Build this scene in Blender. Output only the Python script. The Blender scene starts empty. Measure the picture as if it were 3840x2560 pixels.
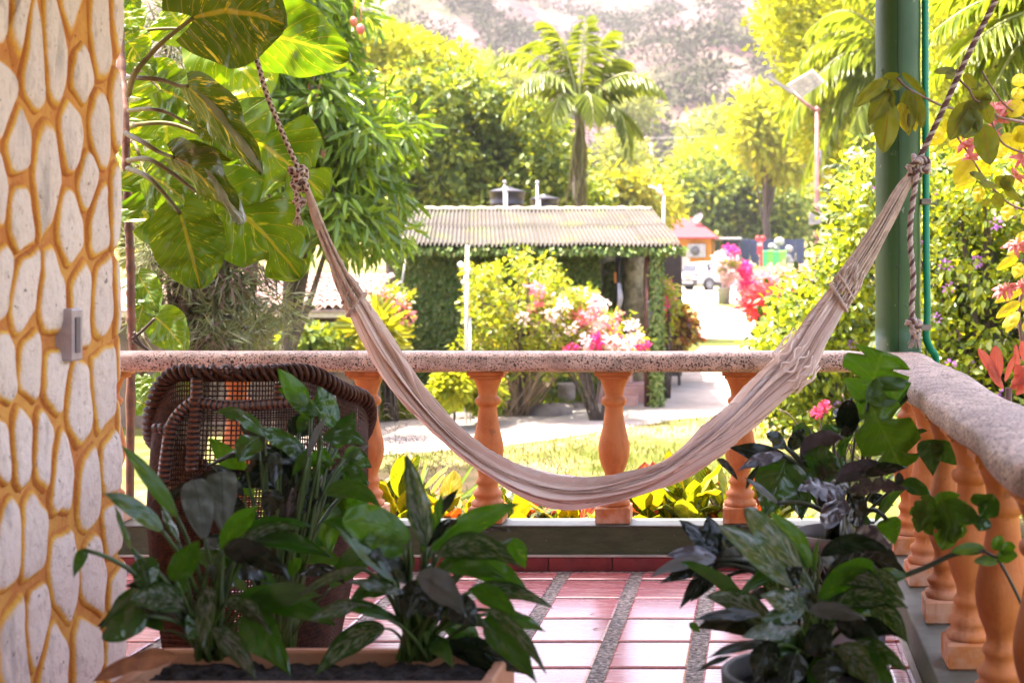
import bpy, math, random
import numpy as np
from mathutils import Vector, Matrix, noise as mnoise

random.seed(7); np.random.seed(7)
RNG = np.random.RandomState(11)
S = bpy.context.scene
col = S.collection
R = math.radians

# ---------------------------------------------------------------- camera
FN = 50/36*3840                 # focal length in photograph pixels
CX, CY, EYE = 2841.0, 1004.0, 1.165
cam_d = bpy.data.cameras.new('camera'); cam = bpy.data.objects.new('camera', cam_d); col.objects.link(cam)
cam.location = (0, 0, EYE); cam.rotation_euler = (R(90), 0, 0)
cam_d.lens = 50; cam_d.sensor_width = 36; cam_d.clip_start = 0.05; cam_d.clip_end = 4000
cam_d.shift_x = (1920-CX)/3840; cam_d.shift_y = (CY-1280)/3840
cam_d.dof.use_dof = True; cam_d.dof.focus_distance = 5.1; cam_d.dof.aperture_fstop = 4.6
S.camera = cam

# ---------------------------------------------------------------- world, sun, exposure
SUN = Vector((-0.30, 0.10, 0.95)).normalized()
w = bpy.data.worlds.new('World'); S.world = w; w.use_nodes = True
wn = w.node_tree.nodes; bg = wn['Background']
sky = wn.new('ShaderNodeTexSky'); sky.sky_type = 'NISHITA'; sky.sun_disc = False
sky.sun_elevation = math.asin(SUN.z); sky.sun_rotation = math.atan2(SUN.x, SUN.y)
sky.air_density = 1.0; sky.dust_density = 3.5; sky.ozone_density = 1.0
tn = wn.new('ShaderNodeMix'); tn.data_type = 'RGBA'; tn.blend_type = 'MULTIPLY'; tn.inputs[0].default_value = 1; tn.inputs[7].default_value = (1.16, .96, .90, 1)
w.node_tree.links.new(sky.outputs[0], tn.inputs[6]); w.node_tree.links.new(tn.outputs[2], bg.inputs[0]); bg.inputs[1].default_value = 0.145
sl = bpy.data.lights.new('sun', 'SUN'); sl.energy = 4.4; sl.angle = R(0.53); sl.color = (1, .91, .78)
so = bpy.data.objects.new('sun', sl); col.objects.link(so)
so.rotation_euler = (-SUN).to_track_quat('-Z', 'Y').to_euler()
S.view_settings.view_transform = 'Standard'; S.view_settings.look = 'None'
S.view_settings.gamma = 1; S.view_settings.use_curve_mapping = False
S.view_settings.exposure = 3.0
S.render.engine = 'CYCLES'; S.cycles.use_denoising = True
S.cycles.max_bounces = 8; S.cycles.diffuse_bounces = 4; S.cycles.transmission_bounces = 5
S.cycles.sample_clamp_indirect = 8; S.cycles.volume_bounces = 0
S.cycles.caustics_reflective = False; S.cycles.caustics_refractive = False

# ---------------------------------------------------------------- helpers
def P(x, y, Y):     # photograph pixel (3840 wide) at depth Y -> point
    return Vector(((x-CX)*Y/FN, Y, EYE-(y-CY)*Y/FN))
def D(x, y, Y):     # the same for the 2352 wide view
    return P(x/.6125, y/.6125, Y)
ORG = {}
def org(p):
    return ORG.get(p.name, Vector((0, 0, 0))) if p else Vector((0, 0, 0))
def tag(o, label=None, cat=None, group=None, kind=None):
    if label: o['label'] = label
    if cat: o['category'] = cat
    if group: o['group'] = group
    if kind: o['kind'] = kind
    return o
def thing(name, label, cat, loc, group=None):
    o = bpy.data.objects.new(name, None); col.objects.link(o); o.location = loc
    o.empty_display_size = .1
    ORG[o.name] = Vector(loc)
    return tag(o, label, cat, group)
def finish(me, name, m, parent, smooth=True):
    o = bpy.data.objects.new(name, me); col.objects.link(o)
    if m is not None and not me.materials: me.materials.append(m)
    if parent:
        o.parent = parent; ORG[o.name] = org(parent)
    return o
class MB:
    def __init__(s): s.v = []; s.f = []; s.uv = {}; s.at = None; s.flat = set()
    def box(s, lo, hi, bev=0):
        x0, y0, z0 = lo; x1, y1, z1 = hi; b = bev; n = len(s.v)
        if not b:
            s.v += [(x0,y0,z0),(x1,y0,z0),(x1,y1,z0),(x0,y1,z0),(x0,y0,z1),(x1,y0,z1),(x1,y1,z1),(x0,y1,z1)]
            fs = [(0,3,2,1),(4,5,6,7),(0,1,5,4),(1,2,6,5),(2,3,7,6),(3,0,4,7)]
        else:
            for z, i in ((z0, b), (z0+b, 0), (z1-b, 0), (z1, b)):
                s.v += [(x0+i,y0+i,z),(x1-i,y0+i,z),(x1-i,y1-i,z),(x0+i,y1-i,z)]
            fs = [(3,2,1,0),(12,13,14,15)]
            for k in range(3):
                for j in range(4):
                    a = k*4+j; c = k*4+(j+1) % 4
                    fs.append((a, c, c+4, a+4))
        for f in fs:
            s.flat.add(len(s.f)); s.f.append(tuple(n+i for i in f))
    def obox(s, c, ax, ay, az):     # oriented box: centre and half axes
        n = len(s.v); c = Vector(c)
        for sz in (-1, 1):
            for sx, sy in ((-1,-1),(1,-1),(1,1),(-1,1)):
                s.v.append(tuple(c+ax*sx+ay*sy+az*sz))
        for f in [(0,3,2,1),(4,5,6,7),(0,1,5,4),(1,2,6,5),(2,3,7,6),(3,0,4,7)]:
            s.flat.add(len(s.f)); s.f.append(tuple(n+i for i in f))
    def tube(s, pts, rad, n=8, cap=True, uvs=1.0):
        pts = [Vector(p) for p in pts]; k0 = len(s.v); m = len(pts)
        if not hasattr(rad, '__len__'): rad = [rad]*m
        t = (pts[1]-pts[0]).normalized()
        u = t.orthogonal().normalized(); L = 0
        for i, p in enumerate(pts):
            if i: L += (p-pts[i-1]).length
            tt = (pts[min(i+1, m-1)]-pts[max(i-1, 0)])
            tt = tt.normalized() if tt.length > 1e-9 else t
            u = (u-tt*u.dot(tt)); u = u.normalized() if u.length > 1e-6 else tt.orthogonal().normalized()
            v = tt.cross(u)
            for j in range(n):
                a = 2*math.pi*j/n
                s.v.append(tuple(p+(u*math.cos(a)+v*math.sin(a))*rad[i]))
            if i:
                for j in range(n):
                    a = k0+(i-1)*n+j; b = k0+(i-1)*n+(j+1) % n
                    s.uv[len(s.f)] = ((j/n, Lp*uvs), ((j+1)/n, Lp*uvs), ((j+1)/n, L*uvs), (j/n, L*uvs))
                    s.f.append((a, b, b+n, a+n))
            Lp = L
        if cap:
            s.f.append(tuple(k0+j for j in reversed(range(n)))); s.f.append(tuple(k0+(m-1)*n+j for j in range(n)))
    def lathe(s, c, prof, n=24, cap=True):
        k0 = len(s.v); c = Vector(c)
        for z, r in prof:
            for j in range(n):
                a = 2*math.pi*j/n; s.v.append((c.x+r*math.cos(a), c.y+r*math.sin(a), c.z+z))
        for i in range(len(prof)-1):
            for j in range(n):
                a = k0+i*n+j; b = k0+i*n+(j+1) % n
                s.f.append((a, b, b+n, a+n))
        if cap:
            s.f.append(tuple(k0+j for j in reversed(range(n)))); s.f.append(tuple(k0+(len(prof)-1)*n+j for j in range(n)))
    def grid(s, fn, nu, nv, cu=False, cv=False, uv=None):
        k0 = len(s.v)
        for i in range(nu+(0 if cu else 1)):
            for j in range(nv+(0 if cv else 1)):
                s.v.append(tuple(fn(i/nu, j/nv)))
        wv = nv if cv else nv+1; wu = nu if cu else nu+1
        for i in range(nu):
            for j in range(nv):
                a = k0+i*wv+j; b = k0+((i+1) % wu)*wv+j; c = k0+((i+1) % wu)*wv+(j+1) % wv; d = k0+i*wv+(j+1) % wv
                s.uv[len(s.f)] = ((i/nu, j/nv), ((i+1)/nu, j/nv), ((i+1)/nu, (j+1)/nv), (i/nu, (j+1)/nv))
                s.f.append((a, b, c, d))
    def prism(s, poly, up):         # polygon (3D points) extruded by vector up
        n = len(s.v); k = len(poly); up = Vector(up)
        s.v += [tuple(p) for p in poly]+[tuple(Vector(p)+up) for p in poly]
        s.flat.add(len(s.f)); s.f.append(tuple(n+i for i in reversed(range(k))))
        s.flat.add(len(s.f)); s.f.append(tuple(n+k+i for i in range(k)))
        for i in range(k):
            j = (i+1) % k; s.flat.add(len(s.f)); s.f.append((n+i, n+j, n+k+j, n+k+i))
    def mesh(s, name, m=None, o=Vector((0, 0, 0)), smooth=True, attr=None):
        me = bpy.data.meshes.new(name)
        me.from_pydata([(x-o.x, y-o.y, z-o.z) for x, y, z in s.v], [], s.f)
        if s.uv:
            lay = me.uv_layers.new(name='UVMap'); d = np.zeros((len(me.loops), 2), 'f'); li = 0
            for i, f in enumerate(s.f):
                q = s.uv.get(i)
                if q:
                    for k in range(len(f)): d[li+k] = q[k]
                li += len(f)
            lay.data.foreach_set('uv', d.ravel())
        sm = [smooth and i not in s.flat for i in range(len(s.f))]
        me.polygons.foreach_set('use_smooth', sm)
        if attr is not None:
            a = me.attributes.new('edge', 'FLOAT', 'POINT'); a.data.foreach_set('value', attr)
        if m is not None: me.materials.append(m)
        me.update()
        return me
    def build(s, name, m=None, parent=None, smooth=True, attr=None):
        return finish(s.mesh(name, m, org(parent), smooth, attr), name, m, parent)
def bez(a, b, c, n=12):
    a, b, c = Vector(a), Vector(b), Vector(c)
    return [a*(1-t)**2+b*2*t*(1-t)+c*t*t for t in [i/n for i in range(n+1)]]
def smoothpath(pts, k=5):           # Catmull-Rom
    pts = [Vector(p) for p in pts]; out = []
    q = [pts[0]*2-pts[1]]+pts+[pts[-1]*2-pts[-2]]
    for i in range(1, len(q)-2):
        p0, p1, p2, p3 = q[i-1:i+3]
        for j in range(k):
            t = j/k
            out.append(.5*((2*p1)+(p2-p0)*t+(2*p0-5*p1+4*p2-p3)*t*t+(3*p1-p0-3*p2+p3)*t**3))
    out.append(pts[-1]); return out
def setkind(o, k='stuff'): o['kind'] = k; return o

# ---------------------------------------------------------------- materials
class NT:
    def __init__(s, name):
        s.m = bpy.data.materials.new(name); s.m.use_nodes = True
        s.t = s.m.node_tree; s.b = s.t.nodes['Principled BSDF']; s.o = s.t.nodes['Material Output']
    def put(s, sock, v):
        if isinstance(v, bpy.types.NodeSocket): s.t.links.new(v, sock)
        elif isinstance(v, (tuple, list)) and len(v) == 3 and sock.type == 'RGBA': sock.default_value = (*v, 1)
        else: sock.default_value = v
    def n(s, typ, ins=None, out=0, **pr):
        nd = s.t.nodes.new('ShaderNode'+typ)
        for k, v in pr.items(): setattr(nd, k, v)
        for k, v in (ins or {}).items(): s.put(nd.inputs[k], v)
        return nd.outputs[out]
    def math(s, op, a, b=None, c=None, clamp=False):
        nd = s.t.nodes.new('ShaderNodeMath'); nd.operation = op; nd.use_clamp = clamp
        for i, v in enumerate((a, b, c)):
            if v is not None: s.put(nd.inputs[i], v)
        return nd.outputs[0]
    def mix(s, f, a, b, mode='MIX'):
        nd = s.t.nodes.new('ShaderNodeMix'); nd.data_type = 'RGBA'; nd.blend_type = mode
        s.put(nd.inputs[0], f); s.put(nd.inputs[6], a); s.put(nd.inputs[7], b)
        return nd.outputs[2]
    def ramp(s, f, stops, mode='LINEAR'):
        nd = s.t.nodes.new('ShaderNodeValToRGB'); nd.color_ramp.interpolation = mode
        e = nd.color_ramp.elements
        while len(e) < len(stops): e.new(.5)
        for i, (p, c) in enumerate(stops):
            e[i].position = p; e[i].color = (*c, 1) if hasattr(c, '__len__') else (c, c, c, 1)
        s.put(nd.inputs[0], f); return nd.outputs[0]
    def sm(s, x, a, b):
        nd = s.t.nodes.new('ShaderNodeMapRange'); nd.interpolation_type = 'SMOOTHSTEP'
        s.put(nd.inputs[0], x); nd.inputs[1].default_value = a; nd.inputs[2].default_value = b
        return nd.outputs[0]
    def noise(s, vec, sc, det=3, rough=.5, out=0):
        return s.n('TexNoise', {'Vector': vec, 'Scale': sc, 'Detail': det, 'Roughness': rough}, out)
    def coord(s, k='Object'): 
        nd = s.t.nodes.new('ShaderNodeTexCoord'); return nd.outputs[k]
    def scale(s, v, sc):
        return s.n('Mapping', {'Vector': v, 'Scale': sc})
    def bump(s, h, st=.3, dist=.01):
        return s.n('Bump', {'Height': h, 'Strength': st, 'Distance': dist})
    def rnd(s):
        a = s.n('Attribute', out=2, attribute_name='rnd')
        nd = s.t.nodes.new('ShaderNodeObjectInfo')
        return s.math('FRACT', s.math('ADD', a, nd.outputs['Random']))
    def fin(s, **kw):
        for k, v in kw.items():
            key = {'col': 'Base Color', 'rough': 'Roughness', 'metal': 'Metallic', 'normal': 'Normal',
                   'spec': 'Specular IOR Level', 'coat': 'Coat Weight', 'sheen': 'Sheen Weight', 'coatr': 'Coat Roughness'}[k]
            s.put(s.b.inputs[key], v)
        return s.m
def simple(name, c1, c2=None, sc=6, rough=.6, bs=.25, bsc=40, bd=.003, metal=0, spec=.5, lo=.35, hi=.65, var=0):
    t = NT(name); v = t.coord(); c2 = c2 or tuple(x*.7 for x in c1)
    f = t.sm(t.noise(v, sc, 6, .6), lo, hi); c = t.mix(f, c1, c2)
    if var:
        oi = t.t.nodes.new('ShaderNodeObjectInfo').outputs['Random']
        c = t.mix(t.math('MULTIPLY', oi, var), c, (0.02, .01, .01))
    return t.fin(col=c, rough=rough, metal=metal, spec=spec, normal=t.bump(t.noise(v, bsc, 5, .6), bs, bd))
def leafy(name, cols, trans=.45, tcol=None, rough=.45, spec=.4):
    """small leaf material: colour per leaf from a ramp; light goes through"""
    t = NT(name); r = t.rnd(); n = len(cols)
    c = t.ramp(r, [(i/(n-1) if n > 1 else 0, k) for i, k in enumerate(cols)])
    t.fin(col=c, rough=rough, spec=spec)
    tr = t.n('BsdfTranslucent', {'Color': t.mix(1.0, c, tcol or (1.6, 1.5, .5), 'MULTIPLY')})
    mx = t.n('MixShader', {0: trans, 1: t.b.outputs[0], 2: tr}); t.t.links.new(mx, t.o.inputs[0]); return t.m
def veined(name, c1, c2, vein, vari=None, vamt=.0, trans=.4, tcol=(1.7, 1.5, .4), rough=.35, count=9, slope=.3, spec=.5, spots=None, veinw=.07, vmix=.7, bumps=.5, rndc=None, hole=False):
    t = NT(name); uv = t.coord('UV'); sp = t.t.nodes.new('ShaderNodeSeparateXYZ'); t.t.links.new(uv, sp.inputs[0])
    oi = t.t.nodes.new('ShaderNodeObjectInfo').outputs['Random']
    u = sp.outputs[0]; s_ = t.math('MULTIPLY', t.math('ABSOLUTE', t.math('SUBTRACT', sp.outputs[1], .5)), 2)
    q = t.math('SUBTRACT', u, t.math('MULTIPLY', t.math('POWER', s_, .8), slope))
    fr = t.math('ABSOLUTE', t.math('SUBTRACT', t.math('FRACT', t.math('MULTIPLY', q, count)), .5))
    vm = t.math('MULTIPLY', t.math('SUBTRACT', 1, t.sm(fr, 0, veinw)), t.math('SUBTRACT', 1, t.math('MULTIPLY', s_, .7)))
    mr = t.math('SUBTRACT', 1, t.sm(s_, .025, .07))
    vv = t.math('MAXIMUM', mr, vm)
    nz = t.noise(t.coord(), 7, 4)
    c = t.mix(t.sm(nz, .35, .65), c1, c2)
    if rndc:
        c = t.mix(t.sm(oi, .3, .8), c, rndc)
    if vari:
        cv = t.n('CombineXYZ', {0: t.math('MULTIPLY', q, 11), 1: t.math('MULTIPLY', s_, 1.6), 2: t.math('ADD', t.math('MULTIPLY', oi, 40), t.math('MULTIPLY', t.math('GREATER_THAN', sp.outputs[1], .5), 9))})
        big = t.noise(cv, .75, 5, .62); fine = t.noise(cv, 2.6, 5, .7)
        a = t.math('MAXIMUM', t.sm(big, .60-vamt, .66-vamt), t.math('MULTIPLY', t.sm(fine, .60-vamt*.5, .66-vamt*.5), .8))
        c = t.mix(a, c, vari)
    if spots:
        cs = t.n('CombineXYZ', {0: t.math('MULTIPLY', q, 14), 1: t.math('MULTIPLY', s_, 4), 2: t.math('MULTIPLY', oi, 30)})
        c = t.mix(t.math('MULTIPLY', t.sm(t.noise(cs, 1.0, 4, .6), .46, .58), t.sm(s_, .92, .6)), c, spots)
    c = t.mix(t.math('MULTIPLY', vv, vmix), c, vein)
    t.fin(col=c, rough=t.ramp(nz, [(0, rough*.8), (1, rough*1.3)]), spec=spec, normal=t.bump(t.math('ADD', t.math('MULTIPLY', vv, -1.0), t.math('MULTIPLY', nz, .35)), bumps, .004))
    tr = t.n('BsdfTranslucent', {'Color': t.mix(1.0, c, tcol, 'MULTIPLY')})
    mx = t.n('MixShader', {0: trans, 1: t.b.outputs[0], 2: tr}); t.t.links.new(mx, t.o.inputs[0]); return t.m

# ---------------------------------------------------------------- leaves
CAMP = Vector((0, 0, EYE))
def leaf(mb, base, tip, width, roll=0, arc=0, bendn=0, heart=0, fold=.2, curl=0, wave=0, a=.55, b=.8, nt=14, ns=6, notch=0, nh=None, wf=4, asym=1.0, ribs=0, rsl=.36):
    base, tip = Vector(base), Vector(tip); d = tip-base; L = d.length; d.normalize()
    v = (nh if nh is not None else (CAMP-(base+tip)/2)).normalized()
    n0 = v-d*v.dot(d); n0 = n0.normalized() if n0.length > 1e-4 else d.orthogonal().normalized()
    n0 = Matrix.Rotation(R(roll), 3, d) @ n0
    tm = a/(a+b); nrm = tm**a*(1-tm)**b; up = Vector((0, 0, 1))
    ph = random.random()*6
    def rib(t): return base+d*(L*t)+up*(arc*L*4*t*(1-t))+n0*(bendn*L*4*t*(1-t))
    k0 = len(mb.v)
    ts = [((i/nt)**(1.5 if heart else 1.1)) for i in range(nt+1)]
    for t in ts:
        p = rib(t); tg = (rib(min(1, t+.02))-rib(max(0, t-.02))).normalized()
        sd = tg.cross(n0).normalized(); nn = sd.cross(tg).normalized()
        tt = max(t, .006 if heart else .0)
        w = width*.5*(tt**a*max(0, 1-tt)**b)/nrm
        for j in range(-ns, ns+1):
            s = j/ns; ww = w*(asym if s > 0 else 1)
            if notch:
                q = (t-abs(s)*.12)*notch+(.25 if s > 0 else 0); fr = abs((q % 1)-.5)*2
                ww *= 1-(.62*max(0, 1-fr*2.6) if .12 < t < .9 else 0)
            off = (mnoise.noise(Vector((t*5+ph*3, s*1.6+ph, 1)))*.09+mnoise.noise(Vector((t*13+ph, s*4, 5)))*.025)*width*min(1, 4*t)+(ribs and abs(math.sin(math.pi*ribs*(t-rsl*abs(s)**.8)))*width*.022*math.sin(math.pi*min(1, abs(s)*1.05+.0)))-fold*abs(s)*ww + curl*s*s*ww + wave*math.sin(t*wf*math.pi+s*1.5+ph)*abs(s)*ww
            mb.v.append(tuple(p+sd*(s*ww)+nn*off-tg*(heart*width*abs(s)**1.6*math.exp(-t*7))))
    m = 2*ns+1
    for i in range(nt):
        for j in range(2*ns):
            q = k0+i*m+j
            mb.uv[len(mb.f)] = ((ts[i], j/(2*ns)), (ts[i], (j+1)/(2*ns)), (ts[i+1], (j+1)/(2*ns)), (ts[i+1], j/(2*ns)))
            mb.f.append((q, q+1, q+m+1, q+m))
T_KITE = (np.array([(0,0,0),(.45,.24,.07),(1,0,-.06),(.45,-.24,.07)], 'f'), np.array([(0,2,1),(0,3,2)], 'i'))
T_OVAL = (np.array([(0,0,0),(.28,.25,.07),(.68,.23,.05),(1,0,-.08),(.68,-.23,.05),(.28,-.25,.07)], 'f'), np.array([(0,3,2,1),(0,5,4,3)], 'i'))
T_LONG = (np.array([(0,0,0),(.3,.11,.04),(.7,.09,-.02),(1,0,-.16),(.7,-.09,-.02),(.3,-.11,.04)], 'f'), np.array([(0,3,2,1),(0,5,4,3)], 'i'))
T_SPRIG = (np.array([(0,0,0),(.5,.05,.02),(1,0,0),(.5,-.05,.02),(.3,0,0),(.75,.28,.05),(.45,.06,0),(.55,0,0),(.95,-.25,-.03),(.66,-.05,0)], 'f'), np.array([(0,2,1),(0,3,2),(4,5,6),(7,9,8)], 'i'))
def npmesh(name, V, Fc, mat, rnd=None, smooth=False):
    me = bpy.data.meshes.new(name); nf, k = Fc.shape
    me.vertices.add(len(V)); me.vertices.foreach_set('co', V.astype('f').ravel())
    me.loops.add(nf*k); me.loops.foreach_set('vertex_index', Fc.astype('i').ravel())
    me.polygons.add(nf); me.polygons.foreach_set('loop_start', np.arange(0, nf*k, k, dtype='i'))
    me.polygons.foreach_set('loop_total', np.full(nf, k, 'i'))
    if smooth: me.polygons.foreach_set('use_smooth', np.ones(nf, bool))
    me.update(calc_edges=True)
    if rnd is not None:
        at = me.attributes.new('rnd', 'FLOAT', 'FACE'); at.data.foreach_set('value', rnd.astype('f'))
    if mat: me.materials.append(mat)
    return me
def nrmz(a): return a/np.maximum(np.linalg.norm(a, axis=-1, keepdims=True), 1e-9)
TM = {}
def cloud(name, C, Dv, Nv, Sz, mat, parent, tmpl, nobj=0, kind='stuff', rname=None):
    C = np.asarray(C, float); Dv = nrmz(np.asarray(Dv, float)); Sd = nrmz(np.cross(Dv, Nv)); Nn = np.cross(Sd, Dv)
    Sz = np.broadcast_to(Sz, (len(C),)).astype(float); o = np.array(org(parent)); tv, tf = tmpl
    order = np.argsort(C[:, 1]); ind = order[:nobj]; rest = order[nobj:]
    if nobj:
        key = (id(tv), mat.name)
        if key not in TM: TM[key] = npmesh(rname or 'leaf', tv, tf, mat, None)
        for i in ind:
            ob = bpy.data.objects.new(rname or 'leaf', TM[key]); col.objects.link(ob); ob.parent = parent
            M = Matrix.Identity(4); s = Sz[i]; p = C[i]-o
            for r_ in range(3):
                M[r_][0] = Dv[i, r_]*s; M[r_][1] = Sd[i, r_]*s; M[r_][2] = Nn[i, r_]*s; M[r_][3] = p[r_]
            ob.matrix_local = M
    C = C[rest]; Dv = Dv[rest]; Sd = Sd[rest]; Nn = Nn[rest]; Sz = Sz[rest][:, None, None]
    V = C[:, None, :]-o+Sz*(Dv[:, None, :]*tv[None, :, 0:1]+Sd[:, None, :]*tv[None, :, 1:2]+Nn[:, None, :]*tv[None, :, 2:3])
    n = len(C); k = len(tv)
    Fc = (tf[None]+(np.arange(n)*k)[:, None, None]).reshape(-1, tf.shape[1])
    rr = np.repeat(RNG.rand(n), len(tf))
    me = npmesh(name, V.reshape(-1, 3), Fc, mat, rr)
    ob = finish(me, name, mat, parent)
    if kind: ob['kind'] = kind
    return ob
def inpoly(x, y, poly):
    c = np.zeros(len(x), bool); j = len(poly)-1
    for i in range(len(poly)):
        xi, yi = poly[i]; xj, yj = poly[j]
        c ^= ((yi > y) != (yj > y)) & (x < (xj-xi)*(y-yi)/(yj-yi+1e-9)+xi); j = i
    return c
def clumps(poly, Ym, depth, n, inset=0):
    """clump centres through a crown's volume; outline given in view pixels at its middle depth"""
    need = inset*3267/Ym
    def edged(a, b):
        best = 1e9; j = len(poly)-1
        for i in range(len(poly)):
            (x1, y1), (x2, y2) = poly[j], poly[i]; dx, dy = x2-x1, y2-y1; q = max(0, min(1, ((a-x1)*dx+(b-y1)*dy)/(dx*dx+dy*dy+1e-9)))
            best = min(best, math.hypot(a-x1-q*dx, b-y1-q*dy)); j = i
        return best
    xs = [p[0] for p in poly]; ys = [p[1] for p in poly]; out = []
    while len(out) < n:
        x = RNG.uniform(min(xs), max(xs), n*2); y = RNG.uniform(min(ys), max(ys), n*2); k = inpoly(x, y, poly)
        for a, b in zip(x[k], y[k]):
            if need and edged(a, b) < need: need *= .985; continue
            p = D(a, b, Ym); out.append((p.x, Ym+RNG.uniform(-1, 1)*depth, p.z))
    return np.array(out[:n])
def crown(name, cc, rc, nleaf, size, mat, parent, tmpl=T_OVAL, droop=.3, nobj=0, flat=.8, up=.6, rname=None, var=.35, surf=.5):
    """leaves in clumps: they sit round each clump's rim, pointing out and down"""
    k = RNG.randint(0, len(cc), nleaf); g = nrmz(RNG.normal(size=(nleaf, 3)))
    r = (RNG.rand(nleaf)**surf)[:, None]*rc*RNG.uniform(.7, 1.2, (nleaf, 1)); g2 = g*np.array([1, 1, flat])
    C = cc[k]+g2*r
    Dv = g+RNG.normal(size=(nleaf, 3))*.45+np.array([0, 0, -droop])
    Nv = RNG.normal(size=(nleaf, 3))*.5+np.array([0, 0, up])+g*.5
    return cloud(name, C, Dv, Nv, size*RNG.uniform(1-var, 1+var, nleaf), mat, parent, tmpl, nobj, 'stuff', rname)
def trunk(parent, base, top, r0, r1, mat, cc=None, nlimb=0, name='trunk', wob=.06):
    base, top = Vector(base), Vector(top); mb = MB(); L = (top-base).length
    pts = []; N_ = 10
    for i in range(N_+1):
        t = i/N_; p = base.lerp(top, t)
        pts.append(p+Vector((math.sin(t*5+base.x*3), math.cos(t*4+base.y), 0))*wob*L*t*(1-t))
    mb.tube(pts, [r0*(1-i/N_)+r1*i/N_ for i in range(N_+1)], 10)
    if cc is not None:
        for i in RNG.choice(len(cc), min(nlimb, len(cc)), replace=False):
            q = Vector(cc[i]); a = pts[random.randint(3, N_)]
            mid = a.lerp(q, .5)+Vector((random.uniform(-.1, .1)*L, random.uniform(-.1, .1)*L, .12*L))
            mb.tube(bez(a, mid, q, 7), [r1*.8*(1-j/7)+r1*.1 for j in range(8)], 6)
    return mb.build(name, mat, parent)
# ================================================================ SETTING
def gz(Y):          # ground height below the porch floor, rising gently to the car park
    k = [(-30,-1.05),(22,-1.05),(27,-.86),(34,-.5),(50,-.12),(80,-.12),(110,.6),(150,3.0),(240,12)]
    for (a, za), (b, zb) in zip(k, k[1:]):
        if Y <= b:
            t = (Y-a)/(b-a); t = max(0, t); t = t*t*(3-2*t) if a == 22 or a == 34 else t; return za+(zb-za)*t
    return k[-1][1]
def ground_at(x, y):    # view pixel -> point on the ground
    lo, hi = 6, 230
    for _ in range(40):
        m = (lo+hi)/2
        if EYE-(y-615)*m/(FN*.6125) < gz(m): hi = m
        else: lo = m
    return D(x, y, lo)
def m_ground():
    t = NT('lawn_ground'); v = t.coord()
    big = t.noise(v, .35, 4); mid = t.noise(v, 1.6, 6, .65); fine = t.noise(v, 22, 5, .7)
    green = t.mix(t.sm(fine, .3, .7), (.045, .065, .010), (.10, .11, .018)); dry = t.mix(t.sm(fine, .3, .7), (.17, .125, .055), (.27, .20, .10))
    f = t.sm(t.math('ADD', t.math('MULTIPLY', big, .6), t.math('MULTIPLY', mid, .5)), .46, .64)
    c = t.mix(f, green, dry)
    return t.fin(col=c, rough=.95, spec=.15, normal=t.bump(fine, .8, .04))
def m_path():
    t = NT('pale_concrete'); v = t.coord()
    n1 = t.noise(v, 1.2, 6, .65); n2 = t.noise(v, 30, 4, .7)
    c = t.mix(t.sm(n1, .35, .7), (.34, .31, .275), (.24, .21, .175)); c = t.mix(t.sm(n2, .6, .75), c, (.13, .115, .09))
    return t.fin(col=c, rough=.9, spec=.2, normal=t.bump(n2, .4, .01))
MG = m_ground(); MP = m_path()
ys = [-12,-6,0,5,8,11,14,17,19,21,22.5,24,25.5,27,29,31,33,36,40,45,50,60,70,80,95,110,130,150,180,210,240]
xs = np.concatenate([[-260,-160,-100,-60], np.linspace(-40, 40, 41), [60,100,160,260]])
mb = MB(); nx = len(xs)
for Y in ys:
    for X in xs: mb.v.append((X, Y, gz(Y)+.03*mnoise.noise(Vector((X*.3, Y*.3, 0)))*(1 if 9 < Y < 70 else 0)*0))
for i in range(len(ys)-1):
    for j in range(nx-1):
        a = i*nx+j; mb.f.append((a, a+1, a+nx+1, a+nx))
setkind(mb.build('ground', MG), 'structure')
# path: rows of (view y, left x, right x)
rows = [(1060,540,720),(1045,560,900),(1030,600,1110),(1020,640,1185),(1005,680,1300),(990,720,1400),(975,770,1480),(962,860,1570),(955,1172,1650),(945,1240,1715),(932,1325,1725),(915,1375,1730),(900,1415,1732),(880,1470,1740),(860,1512,1745),(830,1560,1752),(800,1605,1762),(770,1612,1770),(740,1606,1772),(718,1592,1735),(700,1556,1640)]
mb = MB(); NS = 14
for y, x0, x1 in rows:
    for j in range(NS+1):
        p = ground_at(x0+(x1-x0)*j/NS, y); p.z = gz(p.y)+.006
        if j in (0, NS): p.x += random.uniform(-.12, .12)
        mb.v.append(tuple(p))
for i in range(len(rows)-1):
    for j in range(NS):
        a = i*(NS+1)+j; mb.f.append((a, a+1, a+NS+2, a+NS+1))
setkind(mb.build('path', MP), 'structure')
mb = MB(); R1 = [(697,1420,2060),(688,1420,2060),(678,1440,2060),(668,1440,2060),(660,1440,2060)]
for y, x0, x1 in R1:
    for j in range(9):
        p = ground_at(x0+(x1-x0)*j/8, y); mb.v.append((p.x, p.y, gz(p.y)+.012))
for i in range(len(R1)-1):
    for j in range(8):
        a = i*9+j; mb.f.append((a, a+1, a+10, a+9))
setkind(mb.build('road', MP), 'structure')

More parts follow.
